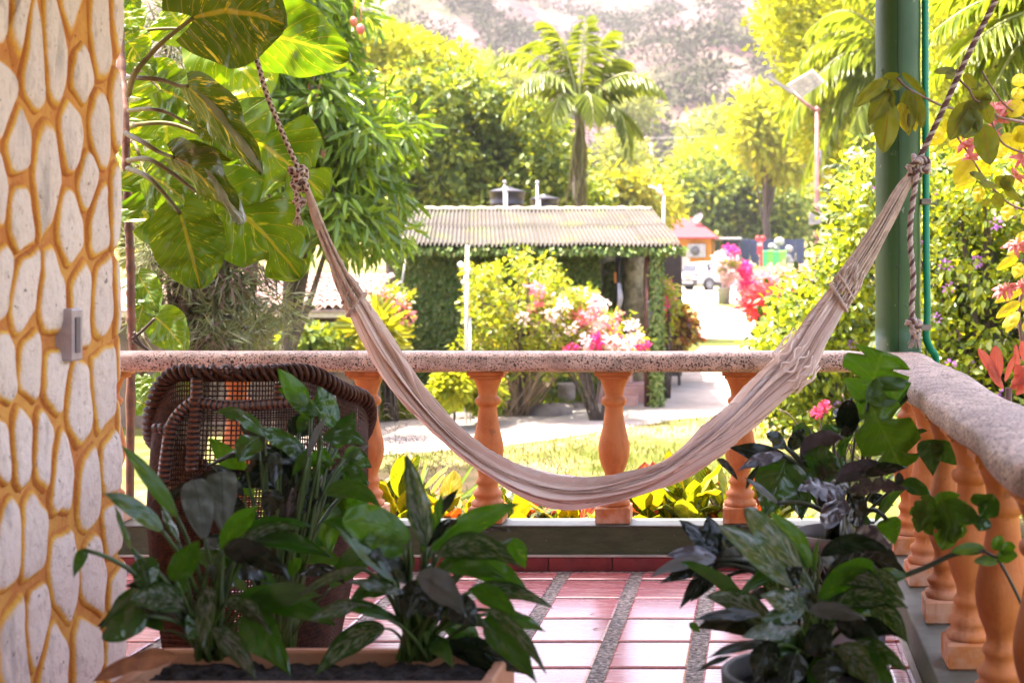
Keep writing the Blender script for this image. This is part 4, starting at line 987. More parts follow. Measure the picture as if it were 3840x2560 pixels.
# monstera leaf group and the low split leaves at left
C6 = ((2960, 1280), .8163)
plant('monstera', 'tall monstera with one big upright pale green holed leaf under the green post', 'plant', (phb.x+.05, 3.95, .40), [
 (362,268,430,45,330,3.9,3.86,4,'m',{'a':.45,'b':.35,'heart':.1,'notch':2.3,'ns':1,'asym':1.0}), (362,268,520,590,300,3.9,3.85,8,'m',{'a':.4,'b':.3,'heart':.12,'notch':2.1,'arc':.0}), (350,275,560,190,150,3.88,3.9,10,'m',{'ns':1}), (640,450,660,620,130,3.7,3.7,10,'d',{'a':.4,'ns':1}), (660,470,780,570,110,3.7,3.7,20,'d',{'ns':1})],
 *C6, spread=.02, stem=M_dstem, sr=.006, up=.2)
plant('split_leaf_plant', 'low black split leaf cluster hanging over the tiles left of the silver streaked plant', 'plant', D(1790, 1330, 2.9), [
 (480,800,235,565,120,2.95,2.95,30,'k',{}), (490,790,410,540,150,2.95,2.97,20,'k',{}), (500,780,620,600,110,2.95,2.98,30,'k',{}), (480,810,160,790,130,2.92,2.88,35,'v',{'arc':.08,'wave':.15}), (470,820,60,920,110,2.9,2.84,40,'s',{'arc':.1}), (460,840,120,960,110,2.9,2.86,30,'k',{'arc':.06}), (450,850,240,1120,100,2.9,2.86,25,'k',{'arc':.08}), (470,850,310,1070,130,2.9,2.88,20,'k',{'arc':.04}),
 (500,800,640,790,120,2.92,2.94,30,'s',{'arc':.05}), (540,900,510,1020,75,2.9,2.88,10,'l',{}), (880,990,600,1100,90,2.86,2.82,35,'k',{'arc':.1}), (870,980,730,950,90,2.86,2.84,30,'s',{}), (620,1010,600,1110,50,2.84,2.82,40,'s',{'ns':1}), (300,1200,370,1260,50,2.8,2.8,10,'l',{'ns':1})],
 *C5, spread=.03, stem=M_dstem, sr=.005)
# slatted pot
sp_ = thing('plant_pot', 'grey pot with a woven lattice band under the dark split leaf plant', 'plant pot', (phb.x, 4.0, 0))
M_gp = simple('grey_plastic_pot', (.20,.165,.17), (.14,.12,.12), 8, .45)
mb = MB(); mb.lathe((phb.x, 4.0, 0), [(0, .11), (.02, .115), (.30, .13)], 40); mb.lathe((phb.x, 4.0, 0), [(.40, .138), (.41, .142), (.425, .142), (.425, .132), (.39, .13)], 40, cap=False); mb.build('pot_wall', M_gp, sp_)
mb = MB()
for k in range(40):
    for sg in (1, -1):
        mb.tube([(phb.x+(.131+.008*j/8)*math.cos(2*math.pi*(k+sg*j*.25)/40), 4.0+(.131+.008*j/8)*math.sin(2*math.pi*(k+sg*j*.25)/40), .30+.0125*j) for j in range(9)], .0022, 4, cap=False)
mb.build('lattice_band', M_gp, sp_)
mb = MB(); mb.lathe((phb.x, 4.0, 0), [(.30, .128), (.385, .128), (.39, .001)], 30, cap=False); mb.build('soil', M_soil, sp_)
# thin twig vine at right
vb = P(2960+1070*.8163, 1280+1230*.8163, 2.9)
vine = thing('vine', 'thin vine with small round green leaves in front of the near right balusters', 'vine', vb)
for pl, r_ in (([(500,1085),(640,1030),(760,975),(890,960)], .0055), ([(960,1000),(1000,1070),(1050,1170),(1075,1230)], .0035), ([(890,960),(960,990),(1010,960)], .003)):
    mb = MB(); mb.tube(smoothpath([P(2960+x*.8163, 1280+y*.8163, 2.9) for x, y in pl], 6), r_, 7); mb.build('stem', M_dstem, vine)
for a in [(900,955,740,965,60),(960,1010,845,1010,50),(950,985,1050,985,70),(930,950,985,900,60),(960,960,1040,940,60),(870,730,960,800,120),(900,800,870,870,90),(760,770,870,830,90),(890,760,850,700,80)]:
    mb = MB(); leaf(mb, P(2960+a[0]*.8163, 1280+a[1]*.8163, 2.9), P(2960+a[2]*.8163, 1280+a[3]*.8163, 2.87), a[4]*.8163*2.9/FN, random.uniform(-20, 20), arc=.04, wave=.05); mb.build('leaf', M_dief if a[4] > 75 else M_mon, vine)
for a in [(690,690,760,930,200),(640,700,590,880,110),(780,720,700,960,180),(560,760,660,890,90)]:
    mb = MB(); leaf(mb, P(2960+a[0]*.8163, 1280+a[1]*.8163, 3.3), P(2960+a[2]*.8163, 1280+a[3]*.8163, 3.25), a[4]*.8163*3.3/FN, 12, arc=.03, wave=.08, notch=4); mb.build('leaf', M_mon, vine)

# small dry leaves fallen on the tiles
for (x, y, sz, lb) in ((2212,2312,.016,'tiny dry leaf on the tile column right of centre'), (2222,2368,.022,'small curled dry leaf on the tiles below the tiny one')):
    Y_ = FN*EYE/(y-CY); p = P(x, y, Y_); p.z = .0075; mb = MB(); leaf(mb, p, p+Vector((sz, sz*.5, .003)), sz*.5, 0, nh=Vector((0,0,1)), arc=.1, nt=6, ns=2)
    tag(mb.build('fallen_leaf', M_dead), lb, 'fallen leaf')
# ================================================================ HANGING VINE WITH BIG LEAVES (left)
M_p_lit = veined('variegated_leaf_sunlit', (.10,.19,.012), (.15,.25,.016), (.36,.38,.05), vari=(.55,.55,.10), vamt=.02, trans=.58, tcol=(1.5,1.35,.25), rough=.35, count=8, slope=.36, veinw=.07, vmix=.65, bumps=.8)  # lighter copy: sunlight painted into the leaf colour
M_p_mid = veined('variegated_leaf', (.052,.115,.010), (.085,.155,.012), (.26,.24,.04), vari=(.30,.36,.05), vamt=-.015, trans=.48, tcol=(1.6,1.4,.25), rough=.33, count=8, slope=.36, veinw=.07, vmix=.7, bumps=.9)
M_p_dk = veined('variegated_leaf_shaded', (.045,.085,.008), (.07,.115,.010), (.30,.23,.04), vari=(.5,.42,.08), vamt=-.005, trans=.44, tcol=(1.6,1.35,.25), rough=.3, count=8, slope=.36, veinw=.07, vmix=.7, bumps=.9)  # darker copy: porch shade painted into the leaf colour
M_silverback = veined('pale_leaf_sheen', (.22,.24,.17), (.30,.32,.24), (.4,.38,.25), vari=(.5,.5,.3), vamt=.0, trans=.25, tcol=(1.2,1.2,.5), rough=.28, count=8, slope=.36, veinw=.04, vmix=.4)
M_pet = simple('olive_petiole', (.12,.12,.02), (.09,.06,.015), 12, .7, .1)
KS = .38265
def c1(x, y): return (460+x*KS, y*KS)
def c2(x, y): return (860+x*KS, y*KS)
def c3(x, y): return (460+x*KS, 500+y*KS)
def c4(x, y): return (860+x*KS, 500+y*KS)
pt = thing('climbing_vine', 'huge leafed variegated vine climbing behind the stone-patterned pillar', 'vine', P(470, 1400, 5.8))
def pl(base, tip, wd, Yb, Yt, roll, m, petiole=None, pr=.0075, **op):
    op.setdefault('a', .38); op.setdefault('b', .80); op.setdefault('heart', .24); op.setdefault('fold', .18); op.setdefault('wave', .12); op.setdefault('arc', .04); op.setdefault('curl', .12)
    if Yb > 5.3: Yb += .35; Yt += .35
    wd *= 1.26
    mb = MB(); leaf(mb, P(*base, Yb), P(*tip, Yt), wd*KS*(Yb+Yt)/2/FN, roll, nt=64, ns=12, ribs=8, **op)
    lo = mb.build('leaf', m, pt)
    if petiole:
        pts = [P(*q, Yb+(.35 if k == 0 else .12*(len(petiole)-k)/len(petiole))) for k, q in enumerate(petiole)]+[P(*base, Yb-.004)]
        mb = MB(); sp2 = smoothpath(pts, 8); mb.tube(sp2, [pr*1.15-pr*.45*i/len(sp2) for i in range(len(sp2))], 8); mb.build('petiole', M_pet, lo)
    return lo
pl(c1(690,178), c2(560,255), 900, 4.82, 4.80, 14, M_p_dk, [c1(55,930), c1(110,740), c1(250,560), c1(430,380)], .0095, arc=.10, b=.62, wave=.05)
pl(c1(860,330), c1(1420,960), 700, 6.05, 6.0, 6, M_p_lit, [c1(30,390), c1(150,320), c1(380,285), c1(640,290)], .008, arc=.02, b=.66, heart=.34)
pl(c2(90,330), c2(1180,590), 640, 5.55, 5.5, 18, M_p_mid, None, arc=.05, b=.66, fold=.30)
pl(c1(600,300), c1(420,60), 470, 6.2, 6.2, 8, M_p_lit, None)
pl(c1(470,-130), c1(620,60), 260, 6.2, 6.2, 8, M_p_mid, [c1(300,-80), c1(400,-20)])
pl(c1(20,60), c1(110,340), 300, 6.05, 6.0, 6, M_p_lit); pl(c1(20,370), c1(200,610), 330, 6.0, 6.0, 10, M_p_lit); pl(c1(-20,-60), c1(180,80), 180, 6.0, 6.0, 10, M_p_mid)
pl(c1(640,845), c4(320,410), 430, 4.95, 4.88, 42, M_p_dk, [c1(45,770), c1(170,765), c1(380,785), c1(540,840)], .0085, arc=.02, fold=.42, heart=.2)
pl(c1(700,860), c4(330,400), 150, 4.93, 4.86, -40, M_silverback, None, fold=.2, heart=0, a=.9, asym=.5, arc=.045)
pl(c1(375,890), c1(450,1480), 760, 5.95, 5.9, 4, M_p_lit, [c1(40,640), c1(160,690), c1(300,810)], arc=.0, b=.66, notch=3.2)
pl(c1(380,880), c1(800,1120), 430, 5.85, 5.8, 10, M_p_mid, None)
pl(c1(1130,1290), c4(960,640), 760, 5.5, 5.45, 10, M_p_mid, [c1(50,1250), c1(200,1215), c1(500,1220), c1(900,1370), c1(1060,1380)], .009, arc=.05, b=.66, notch=2.3, heart=.3)
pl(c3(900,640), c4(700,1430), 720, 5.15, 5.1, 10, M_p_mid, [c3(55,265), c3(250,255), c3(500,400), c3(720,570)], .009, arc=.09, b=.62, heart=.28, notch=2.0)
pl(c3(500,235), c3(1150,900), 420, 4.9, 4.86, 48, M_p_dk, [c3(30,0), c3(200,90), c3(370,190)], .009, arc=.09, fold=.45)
pl(c3(520,240), c3(1060,270), 250, 4.92, 4.9, 30, M_p_dk, None, arc=.07, heart=0, asym=.4)
pl(c3(800,340), c3(1160,895), 230, 4.86, 4.83, -35, M_silverback, None, heart=0, a=.9, b=.4, asym=.35, fold=.3, arc=.04)
pl(c3(235,430), c3(420,1155), 560, 5.5, 5.45, 8, M_p_mid, [c3(40,60), c3(120,110), c3(180,280)], .008, notch=2.6, arc=.02)
pl(c3(240,420), c3(690,720), 440, 5.4, 5.35, 20, M_p_mid, None, arc=.06, heart=.15)
pl(c3(562,785), c3(760,1525), 560, 4.95, 4.92, 6, M_p_mid, [c3(50,345), c3(250,430), c3(430,620)], .009, arc=.03, b=.62)
pl(c3(250,290), c3(670,460), 290, 6.0, 6.0, 8, M_p_lit); pl(c1(770,1270), c1(660,1000), 150, 5.3, 5.3, 30, M_p_dk, [c1(60,1085), c1(250,1070), c1(420,1100), c1(600,1190)], .0075)
pl(c3(760,0), c3(1190,305), 260, 5.6, 5.55, 12, M_p_mid, None, heart=.1); pl(c1(780,1260), c1(960,1360), 170, 5.2, 5.2, 10, M_p_dk); pl(c3(780,480), c3(920,800), 260, 5.7, 5.65, 10, M_p_dk)
pl(c3(40,90), c3(160,300), 200, 6.0, 6.0, 10, M_p_lit, None); pl(c1(100,950), c1(200,1200), 260, 6.0, 6.0, 10, M_silverback, None, heart=.1)
pl(c1(300,720), c1(560,900), 330, 6.1, 6.1, 10, M_p_lit); pl(c1(20,520), c1(340,760), 260, 6.1, 6.05, 10, M_p_mid); pl(c3(60,440), c3(120,760), 300, 5.8, 5.8, 10, M_p_mid)
U1 = lambda x, y: (x*.829, y*.829)
for bx, by, tx, ty, wd in [(622,1240,720,1420,230),(650,1370,615,1500,210),(700,1430,845,1590,330),(600,1270,600,1350,90),(720,1680,860,1790,260),(640,1700,640,1800,160),(610,1810,700,1860,200),(760,1690,800,1640,120)]:
    pl(U1(bx, by), U1(tx, ty), wd, 5.75, 5.7, 10, M_p_mid, [U1(600,1560), U1(620,1500)], .0035, heart=.15)
mb = MB(); tp = smoothpath([P(430,-260,6.3), P(445,0,6.2), P(455,250,6.1), P(468,420,6.0), P(474,620,5.95), P(484,860,5.95), P(490,1000,5.95), P(492,1200,5.95), P(500,1330,5.95), P(490,1500,5.95), Vector((P(480,1500,5.95).x, 5.95, -1.05))], 12)
mb.tube(tp, [.017+(.004 if i % 6 == 0 else 0) for i in range(len(tp))], 10); mb.build('stem', simple('red_brown_stem', (.20,.08,.05), (.10,.05,.035), 20, .6, .4), pt)
mb = MB()
for pts in ([(600,1540),(690,1600),(745,1650),(800,1790)], [(605,1500),(640,1560),(720,1620),(780,1700)], [(700,1440),(640,1500),(600,1530)]):
    mb.tube(smoothpath([P(*U1(*q), 5.7) for q in pts], 6), .006, 7)
mb.build('tendril', simple('brown_tendril', (.05,.03,.02)), pt)

# ================================================================ MUSSAENDA (right)
M_mu_o = veined('olive_bract_leaf', (.10,.125,.012), (.15,.17,.016), (.16,.045,.02), trans=.45, tcol=(1.5,1.3,.3), rough=.5, count=6, slope=.3, veinw=.035, vmix=.6)
M_mu_y = veined('sunlit_yellow_leaf', (.40,.34,.02), (.48,.42,.03), (.36,.20,.03), trans=.62, tcol=(1.2,1.15,.3), rough=.5, count=6, slope=.3, veinw=.03, vmix=.5)  # brighter copy for the lit leaves, sunlight included in the yellow
M_red = simple('coral_petal', (.70,.12,.11), (.80,.30,.26), 60, .6, .1)
M_twig = simple('maroon_twig', (.16,.07,.06), (.10,.05,.04), 40, .6, .2)
mu = thing('mussaenda_shrub', 'shrub branch with olive and yellow leaves and coral flowers beside the green post', 'shrub', (1.25, 5.9, -1.05))
K5 = .44643
def m5(x, y): return (3140+x*K5, 180+y*K5)
def m6(x, y): return (3340+x*K5, 700+y*K5)
def br(pts, r, Yl):
    mb = MB(); mb.tube(smoothpath([P(*q, Y) for q, Y in zip(pts, Yl)], 8), [r]*(len(pts)*8-7), 7); mb.build('branch', M_twig, mu)
def ml(b_, t_, wd, Y, m, roll=10, f=m5, **op):
    op.setdefault('a', .6); op.setdefault('b', .75); op.setdefault('fold', .16); op.setdefault('wave', .05); op.setdefault('arc', .03)
    mb = MB(); leaf(mb, P(*f(*b_), Y), P(*f(*t_), Y-.02), wd*K5*Y/FN, roll, nt=20, ns=5, **op); mb.build('leaf', m, mu)
YM = 5.12
br([m5(*q) for q in [(1568,620),(1200,560),(895,490),(740,420),(590,340),(500,250)]], .0045, [5.9,5.6,5.3,5.2,5.12,5.1])
br([m5(*q) for q in [(1700,700),(1568,600),(1400,470),(1270,290),(1215,195)]], .004, [5.9,5.8,5.6,5.5,5.5])
br([m5(*q) for q in [(1700,650),(1568,630),(1430,600),(1340,570),(1280,520)]], .005, [5.8,5.8,5.7,5.6,5.6])
br([m5(*q) for q in [(1700,900),(1568,880),(1450,840),(1360,760),(1240,500),(1150,430),(1100,340),(1030,270),(1000,180)]], .0045, [5.8,5.7,5.6,5.5,5.3,5.2,5.2,5.2,5.2])
br([m5(*q) for q in [(1700,1400),(1568,1360),(1420,1290),(1240,1100),(1130,930),(1010,750)]], .0045, [6,5.9,5.85,5.8,5.75,5.7])
br([m5(1700,900), m5(1700,1400), m6(1120,800), m6(1080,1100), m6(1140,1500)], .008, [6.0,6.0,6.0,6.0,6.0])
mb = MB(); mb.tube([P(*m6(1140,1500), 6.0), (1.30, 5.95, -1.05)], .02, 8); mb.build('trunk', M_twig, mu)
for a in [((425,260),(140,500),130,'o',10),((445,340),(265,650),165,'o',14),((440,450),(385,890),215,'o',6),((540,262),(440,355),110,'o',10),((412,360),(270,468),66,'o',30),((585,350),(600,742),150,'o',14),((525,460),(585,712),120,'y',8),((650,380),(715,684),130,'o',12),((540,210),(748,415),80,'o',35),((385,255),(525,225),70,'o',30),((640,520),(655,705),70,'y',10),((430,340),(470,510),80,'o',20)]:
    ml(a[0], a[1], a[2], YM, M_mu_o if a[3] == 'o' else M_mu_y, a[4])
for a in [((1130,450),(945,775),230,'o'),((1160,530),(1060,760),220,'o'),((1215,640),(1285,985),220,'o'),((1095,410),(1300,440),130,'o'),((1200,370),(1215,525),180,'o'),((990,185),(808,205),70,'o'),((1060,220),(1165,345),95,'o'),((1000,190),(910,262),80,'o'),((1235,470),(1290,640),120,'o'),((1100,440),(1180,700),160,'o')]:
    ml(a[0], a[1], a[2], 5.25, M_mu_o, random.uniform(5, 25))
for a in [((925,690),(750,810),140),((1085,915),(903,985),90),((1140,950),(985,1150),165),((1168,960),(1292,1075),130),((1165,1105),(982,1192),95),((1190,1158),(1180,1300),115),((1560,450),(1440,580),150),((1600,250),(1465,300),120),((1500,660),(1560,800),150),((1480,740),(1350,790),90),((1130,830),(985,890),100),((1160,820),(1160,960),60),((1480,900),(1560,700),120),((1430,770),(1330,930),120),((1568,350),(1470,420),120),((900,610),(960,720),100),((1100,700),(940,830),140),((1568,1080),(1490,1190),90),((1440,1310),(1415,1455),120)]:
    ml(a[0], a[1], a[2], 5.75+random.uniform(-.1, .15), M_mu_y, random.uniform(-10, 25))
for a in [((1245,1100),(1108,1048),66),((1345,1165),(1178,1130),66),((1370,1165),(1490,1090),120),((1300,1240),(1395,1330),130),((1260,1330),(1240,1270),90),((1320,1090),(1470,1200),110),((1400,1190),(1560,1300),70)]:
    ml(a[0], a[1], a[2], 5.68, M_mu_o, random.uniform(0, 25))
for a in [((1120,505),(975,575),70),((1075,590),(885,700),80),((1100,640),(1040,770),110),((1120,870),(872,975),80),((1090,970),(885,1105),100),((1085,1055),(935,1185),90),((1085,1080),(965,1225),70),((1130,930),(1180,1080),120),((1140,380),(1060,500),100),((1110,230),(1180,330),120),((1120,1130),(1200,1250),110)]:
    ml(a[0], a[1], a[2], 5.85+random.uniform(-.08, .08), M_mu_y, random.uniform(-10, 25), m6)
for c_, f in [((1320,500),m5),((1345,620),m5),((1335,700),m5),((1420,500),m5),((1140,810),m5),((1065,800),m5),((1500,1080),m5),((1545,930),m5),((1110,930),m5),((1040,500),m6),((1075,480),m6),((940,870),m6),((985,850),m6),((1100,830),m6)]:
    p = P(*f(*c_), 5.7); mb = MB()
    for k in range(6):
        a = random.uniform(0, 6.28); d = Vector((math.cos(a), random.uniform(-.4, .4), math.sin(a)*.7-.5)).normalized()
        leaf(mb, p, p+d*random.uniform(.035, .06), .018, 20, nt=5, ns=2, wave=.2, arc=.1)
    for k in range(4):
        d = Vector((random.uniform(-1, 1), random.uniform(-.5, .5), random.uniform(.2, 1))).normalized(); mb.tube([p, p+d*.012, p+d*.026], [.002, .0015, .003], 5)
    mb.build('flower', M_red, mu)
# ti plant
M_ti = veined('pink_ti_leaf', (.55,.13,.10), (.42,.10,.07), (.75,.30,.24), trans=.45, tcol=(1.3,1,.8), rough=.4, count=2, slope=2, veinw=.1, vmix=.3)
ti = thing('ti_plant', 'pink and red spiky leafed plant just outside the right rail', 'plant', (P(3770,1500,4.9).x, 4.9, -1.05))
for a in [(930,1640,735,1355,85,0),(900,1640,880,1330,115,0),(960,1640,1050,1405,60,30),(1010,1700,1180,1470,90,10),(1080,1560,1050,1320,60,30),(1110,1660,1060,1490,90,0),(990,1700,1290,1580,90,20),(1150,1500,1100,1290,80,20),(950,1700,820,1500,80,20),(1050,1750,1200,1600,90,10)]:
    mb = MB(); leaf(mb, P(*m6(a[0], a[1]), 4.9), P(*m6(a[2], a[3]), 4.88), a[4]*K5*4.9/FN, a[5], a=.8, b=.7, fold=.3, nt=16, ns=4); mb.build('leaf', M_ti, ti)
mb = MB(); mb.tube([P(*m6(990,1690), 4.9), (ti.location.x, 4.9, -1.05)], .012, 8); mb.build('stem', M_twig, ti)

# ================================================================ CROTONS behind the kerb
M_cr = []
for nm, a, b_, vn, tr_ in (('yellow_croton', (.30,.22,.01), (.20,.20,.01), (.50,.36,.02), .5), ('green_croton', (.02,.045,.006), (.04,.07,.008), (.42,.32,.02), .35), ('red_croton', (.28,.035,.01), (.09,.016,.01), (.60,.22,.03), .35), ('lime_croton', (.13,.17,.008), (.19,.22,.01), (.42,.36,.02), .5)):
    M_cr.append(veined(nm+'_leaf', a, b_, vn, trans=tr_, tcol=(1.3,1.2,.4), rough=.4, count=8, slope=.35, veinw=.13, vmix=.85))
crm = []
for m in M_cr:
    for k in range(2):
        mb = MB(); leaf(mb, (0,0,0), (1,0,0), .46+.06*k, 0, nh=Vector((0,0,1)), a=.8, b=.6, arc=.04+.03*k, fold=.22, wave=.05, nt=14, ns=4); crm.append(mb.mesh('leaf', m))
cw = [(905,'with tall bright yellow leaves beside the grassy clump'),(965,'with orange speckled leaves left of the second baluster'),(1035,'low with green and yellow veined leaves left of the second baluster'),(1105,'hidden behind the second baluster foot'),(1180,'with red and yellow leaves just right of the second baluster'),(1245,'with orange red leaves under the hammock'),(1310,'with dark green yellow veined leaves under the hammock'),
      (1375,'directly behind the third baluster foot'),(1460,'with big lime leaves right of the third baluster'),(1530,'with coral red leaves right of the third baluster'),(1590,'tallest, with upright lime leaves right of the hammock bottom'),(1650,'with dark green and red striped leaves beside the fourth baluster'),(1715,'behind the fourth baluster'),(1790,'half hidden behind the dark split leaf plant')]
tops = {905:1085,965:1120,1035:1145,1105:1150,1180:1150,1245:1150,1310:1155,1375:1150,1460:1120,1530:1115,1590:1085,1650:1105,1715:1115,1790:1120}
for i, (x, lb) in enumerate(cw):
    Y = 6.2+.25*(i % 2); q = D(x, tops[x]+22, Y); th = thing('croton', 'croton '+lb, 'croton', (q.x, Y, -1.05), 'crotons behind the front kerb')
    mb = MB(); mb.tube([(q.x, Y, -1.05), (q.x+.02, Y, -.4), (q.x, Y, q.z-.08)], [.016, .012, .008], 7)
    for k in range(3): mb.tube(bez((q.x, Y, -.7+.2*k), (q.x+random.uniform(-.1, .1), Y, -.4+.15*k), (q.x+random.uniform(-.16, .16), Y+random.uniform(-.12, .12), q.z-.16), 6), .006, 6)
    mb.build('stem', M_twig, th)
    ml_ = [[0,1,6,7,0,2],[4,5,0,3,0],[2,1,0,4,3],[0,3],[4,5,0,3,5,1],[4,5,0,5],[2,3,0,4,1],[0,2,6],[6,7,3,0,4],[4,5,3,4,1],[6,7,2,0,6],[2,3,4,0,5],[2,6,4],[2,4,6]][i]
    for k in range(34):
        a = k*2.4+random.uniform(-.3, .3); el = R(random.uniform(15, 78)) if k > 8 else R(random.uniform(60, 88)); L = random.uniform(.15, .23)
        d = Vector((math.cos(a)*math.cos(el), math.sin(a)*math.cos(el), math.sin(el))); h = q.z-.07-.045*(34-k)/6*random.uniform(.5, 1) if k < 26 else q.z-.06
        s = d.cross(Vector((0, 0, 1))).normalized(); s = -s; n = d.cross(s)
        if n.z < 0: n = -n; 
        s = n.cross(d); o = bpy.data.objects.new('leaf', crm[random.choice(ml_)]); col.objects.link(o); o.parent = th
        p = Vector((q.x+math.cos(a)*.05+random.uniform(-.06, .06), Y+math.sin(a)*.05, h))-Vector(th.location)
        M = Matrix.Identity(4)
        for r_ in range(3): M[r_][0] = d[r_]*L; M[r_][1] = s[r_]*L; M[r_][2] = n[r_]*L; M[r_][3] = p[r_]
        o.matrix_local = M
# grassy clump and seed heads
M_gr = veined('striped_grass', (.14,.22,.06), (.18,.26,.09), (.55,.58,.36), trans=.4, tcol=(1.3,1.3,.6), rough=.4, count=2, slope=2, vmix=.4)
sg = thing('spider_grass', 'clump of long arching striped grass blades behind the third baluster from left', 'grass clump', (D(925,1150,6.6).x, 6.6, -1.05))
sgb = Vector((sg.location.x, 6.6, .02))
for k in range(46):
    a = random.uniform(0, 6.28); L = random.uniform(.2, .46); el = R(random.uniform(45, 85)); d = Vector((math.cos(a)*math.cos(el), math.sin(a)*math.cos(el), math.sin(el)))
    mb = MB(); b0 = sgb+Vector((random.uniform(-.16, .16), random.uniform(-.1, .1), -.25))
    leaf(mb, b0, b0+d*L*1.35+Vector((math.cos(a), math.sin(a), -.4))*L*.3, .018, random.uniform(-30, 30), arc=.12, a=.5, b=.6, fold=.3, nt=9, ns=1); mb.build('leaf', M_gr, sg)
mb = MB(); mb.tube([(sg.location.x, 6.6, -1.05), (sg.location.x, 6.6, -.2)], [.06, .03], 8); mb.build('stem', M_twig, sg)
M_seed = simple('dry_seed_stem', (.10,.07,.06), (.07,.05,.04), 30, .8)
hs = thing('seed_grass', 'wispy seed heads of wild grass rising over the lawn beside the hammock', 'wild grass', (D(960,1100,6.8).x, 6.8, -1.05))
for (bx, tx, ty) in [(915,905,935),(930,935,960),(950,985,965),(960,1010,1000),(985,1035,1045),(945,960,1010),(925,890,990),(1000,1050,1075),(955,930,1000),(1215,1212,1030),(1240,1265,1050),(1255,1305,1070),(975,1020,1030),(910,880,1020)]:
    b0 = D(bx, 1230, 6.8); T = D(tx, ty, 6.8); mid = b0.lerp(T, .6)+Vector((-(T.x-b0.x)*.25, 0, .05)); cv = bez(b0, mid, T, 12); mb = MB(); mb.tube(cv, [.0018-.001*i/12 for i in range(13)], 4)
    for i in range(7, 13):
        for s_ in (-1, 1, -1):
            p = cv[i]; e = p+Vector((s_*random.uniform(.015, .05), random.uniform(-.02, .02), random.uniform(-.005, .035))); mb.tube([p, p.lerp(e, .6)+Vector((0,0,.008)), e, e+Vector((s_*.006, 0, -.012))], [.0008,.0008,.0007,.0016], 3)
    mb.build('seed_head', M_seed, hs)
mb = MB(); mb.tube([(hs.location.x, 6.8, -1.05), (hs.location.x, 6.8, D(0,1230,6.8).z)], .02, 6); mb.build('stem', M_seed, hs)
# pink powder flowers and thin twigs by the hedge
pk = thing('twiggy_shrub', 'bare twiggy shrub with two fluffy pink flowers behind the dark split leaf plant', 'shrub', (D(1880,1100,6.6).x, 6.6, -1.05))
for ptsx in ([(1960,1100),(1955,1040),(1940,1000),(1945,950),(1935,905)], [(1955,1040),(1975,1010),(2000,995),(2010,960)], [(1960,1100),(1985,1060),(2005,1030),(2000,1000)], [(1880,1100),(1870,1040),(1820,960),(1790,940)], [(1870,1040),(1885,980),(1892,940)], [(1950,1020),(1930,1010),(1915,1030)], [(1985,1060),(1960,1045),(1955,1020)], [(1935,1060),(1965,1000),(2005,980)]):
    mb = MB(); mb.tube(smoothpath([D(x, y, 6.6) for x, y in ptsx], 5), .004, 5); mb.build('twig', simple('grey_twig', (.12,.08,.06)) if 'grey_twig' not in bpy.data.materials else bpy.data.materials['grey_twig'], pk)
mb = MB(); mb.tube([D(1935,1110,6.6), (pk.location.x, 6.6, -1.05)], .012, 6); mb.tube([D(1960,1098,6.6), D(1880,1102,6.6)], .008, 6); mb.build('stem', M_twig, pk)
M_pink = simple('hot_pink_petal', (.80,.03,.16), (.85,.10,.25), 50, .7)
for x, y in ((1895,934), (1877,948)):
    p = D(x, y, 6.6); mb = MB()
    for k in range(90):
        d = Vector((random.gauss(0,1), random.gauss(0,1), random.gauss(0,1))).normalized(); mb.tube([p, p+d*.030, p+d*.034], [.0012,.0009,.002], 3)
    mb.build('flower', M_pink, pk)
MLV = leafy('lime_small_leaf', [(.16,.24,.03),(.26,.34,.04)], .5)
g = nrmz(RNG.normal(size=(60, 3))); C = np.array([tuple(D(RNG.uniform(1860,2010), RNG.uniform(940,1090), 6.6)) for _ in range(60)])
cloud('leaves', C, g, g+[0,0,1], .03, MLV, pk, T_OVAL)
# ================================================================ GARDEN TREES
M_bark = simple('grey_bark', (.10,.075,.06), (.05,.036,.028), 12, .9, .8, 25, .02)
def tree(name, label, cat, poly, Ym, depth, ncl, rc, nleaf, size, mat, tmpl=T_OVAL, base=None, tr=(.15, .05), nlimb=10, droop=.3, nobj=0, group=None, **kw):
    cc = clumps(poly, Ym, depth, ncl, rc*.85); mx, my, mz = cc.mean(0)
    bx = base if base is not None else mx
    th = thing(name, label, cat, (bx, Ym, gz(Ym)), group)
    trunk(th, (bx, Ym, gz(Ym)-.05), (mx, my, mz+.1), tr[0], tr[1], M_bark, cc, nlimb)
    crown('crown', cc, rc, nleaf, size, mat, th, tmpl, droop, nobj, **kw)
    return th, cc
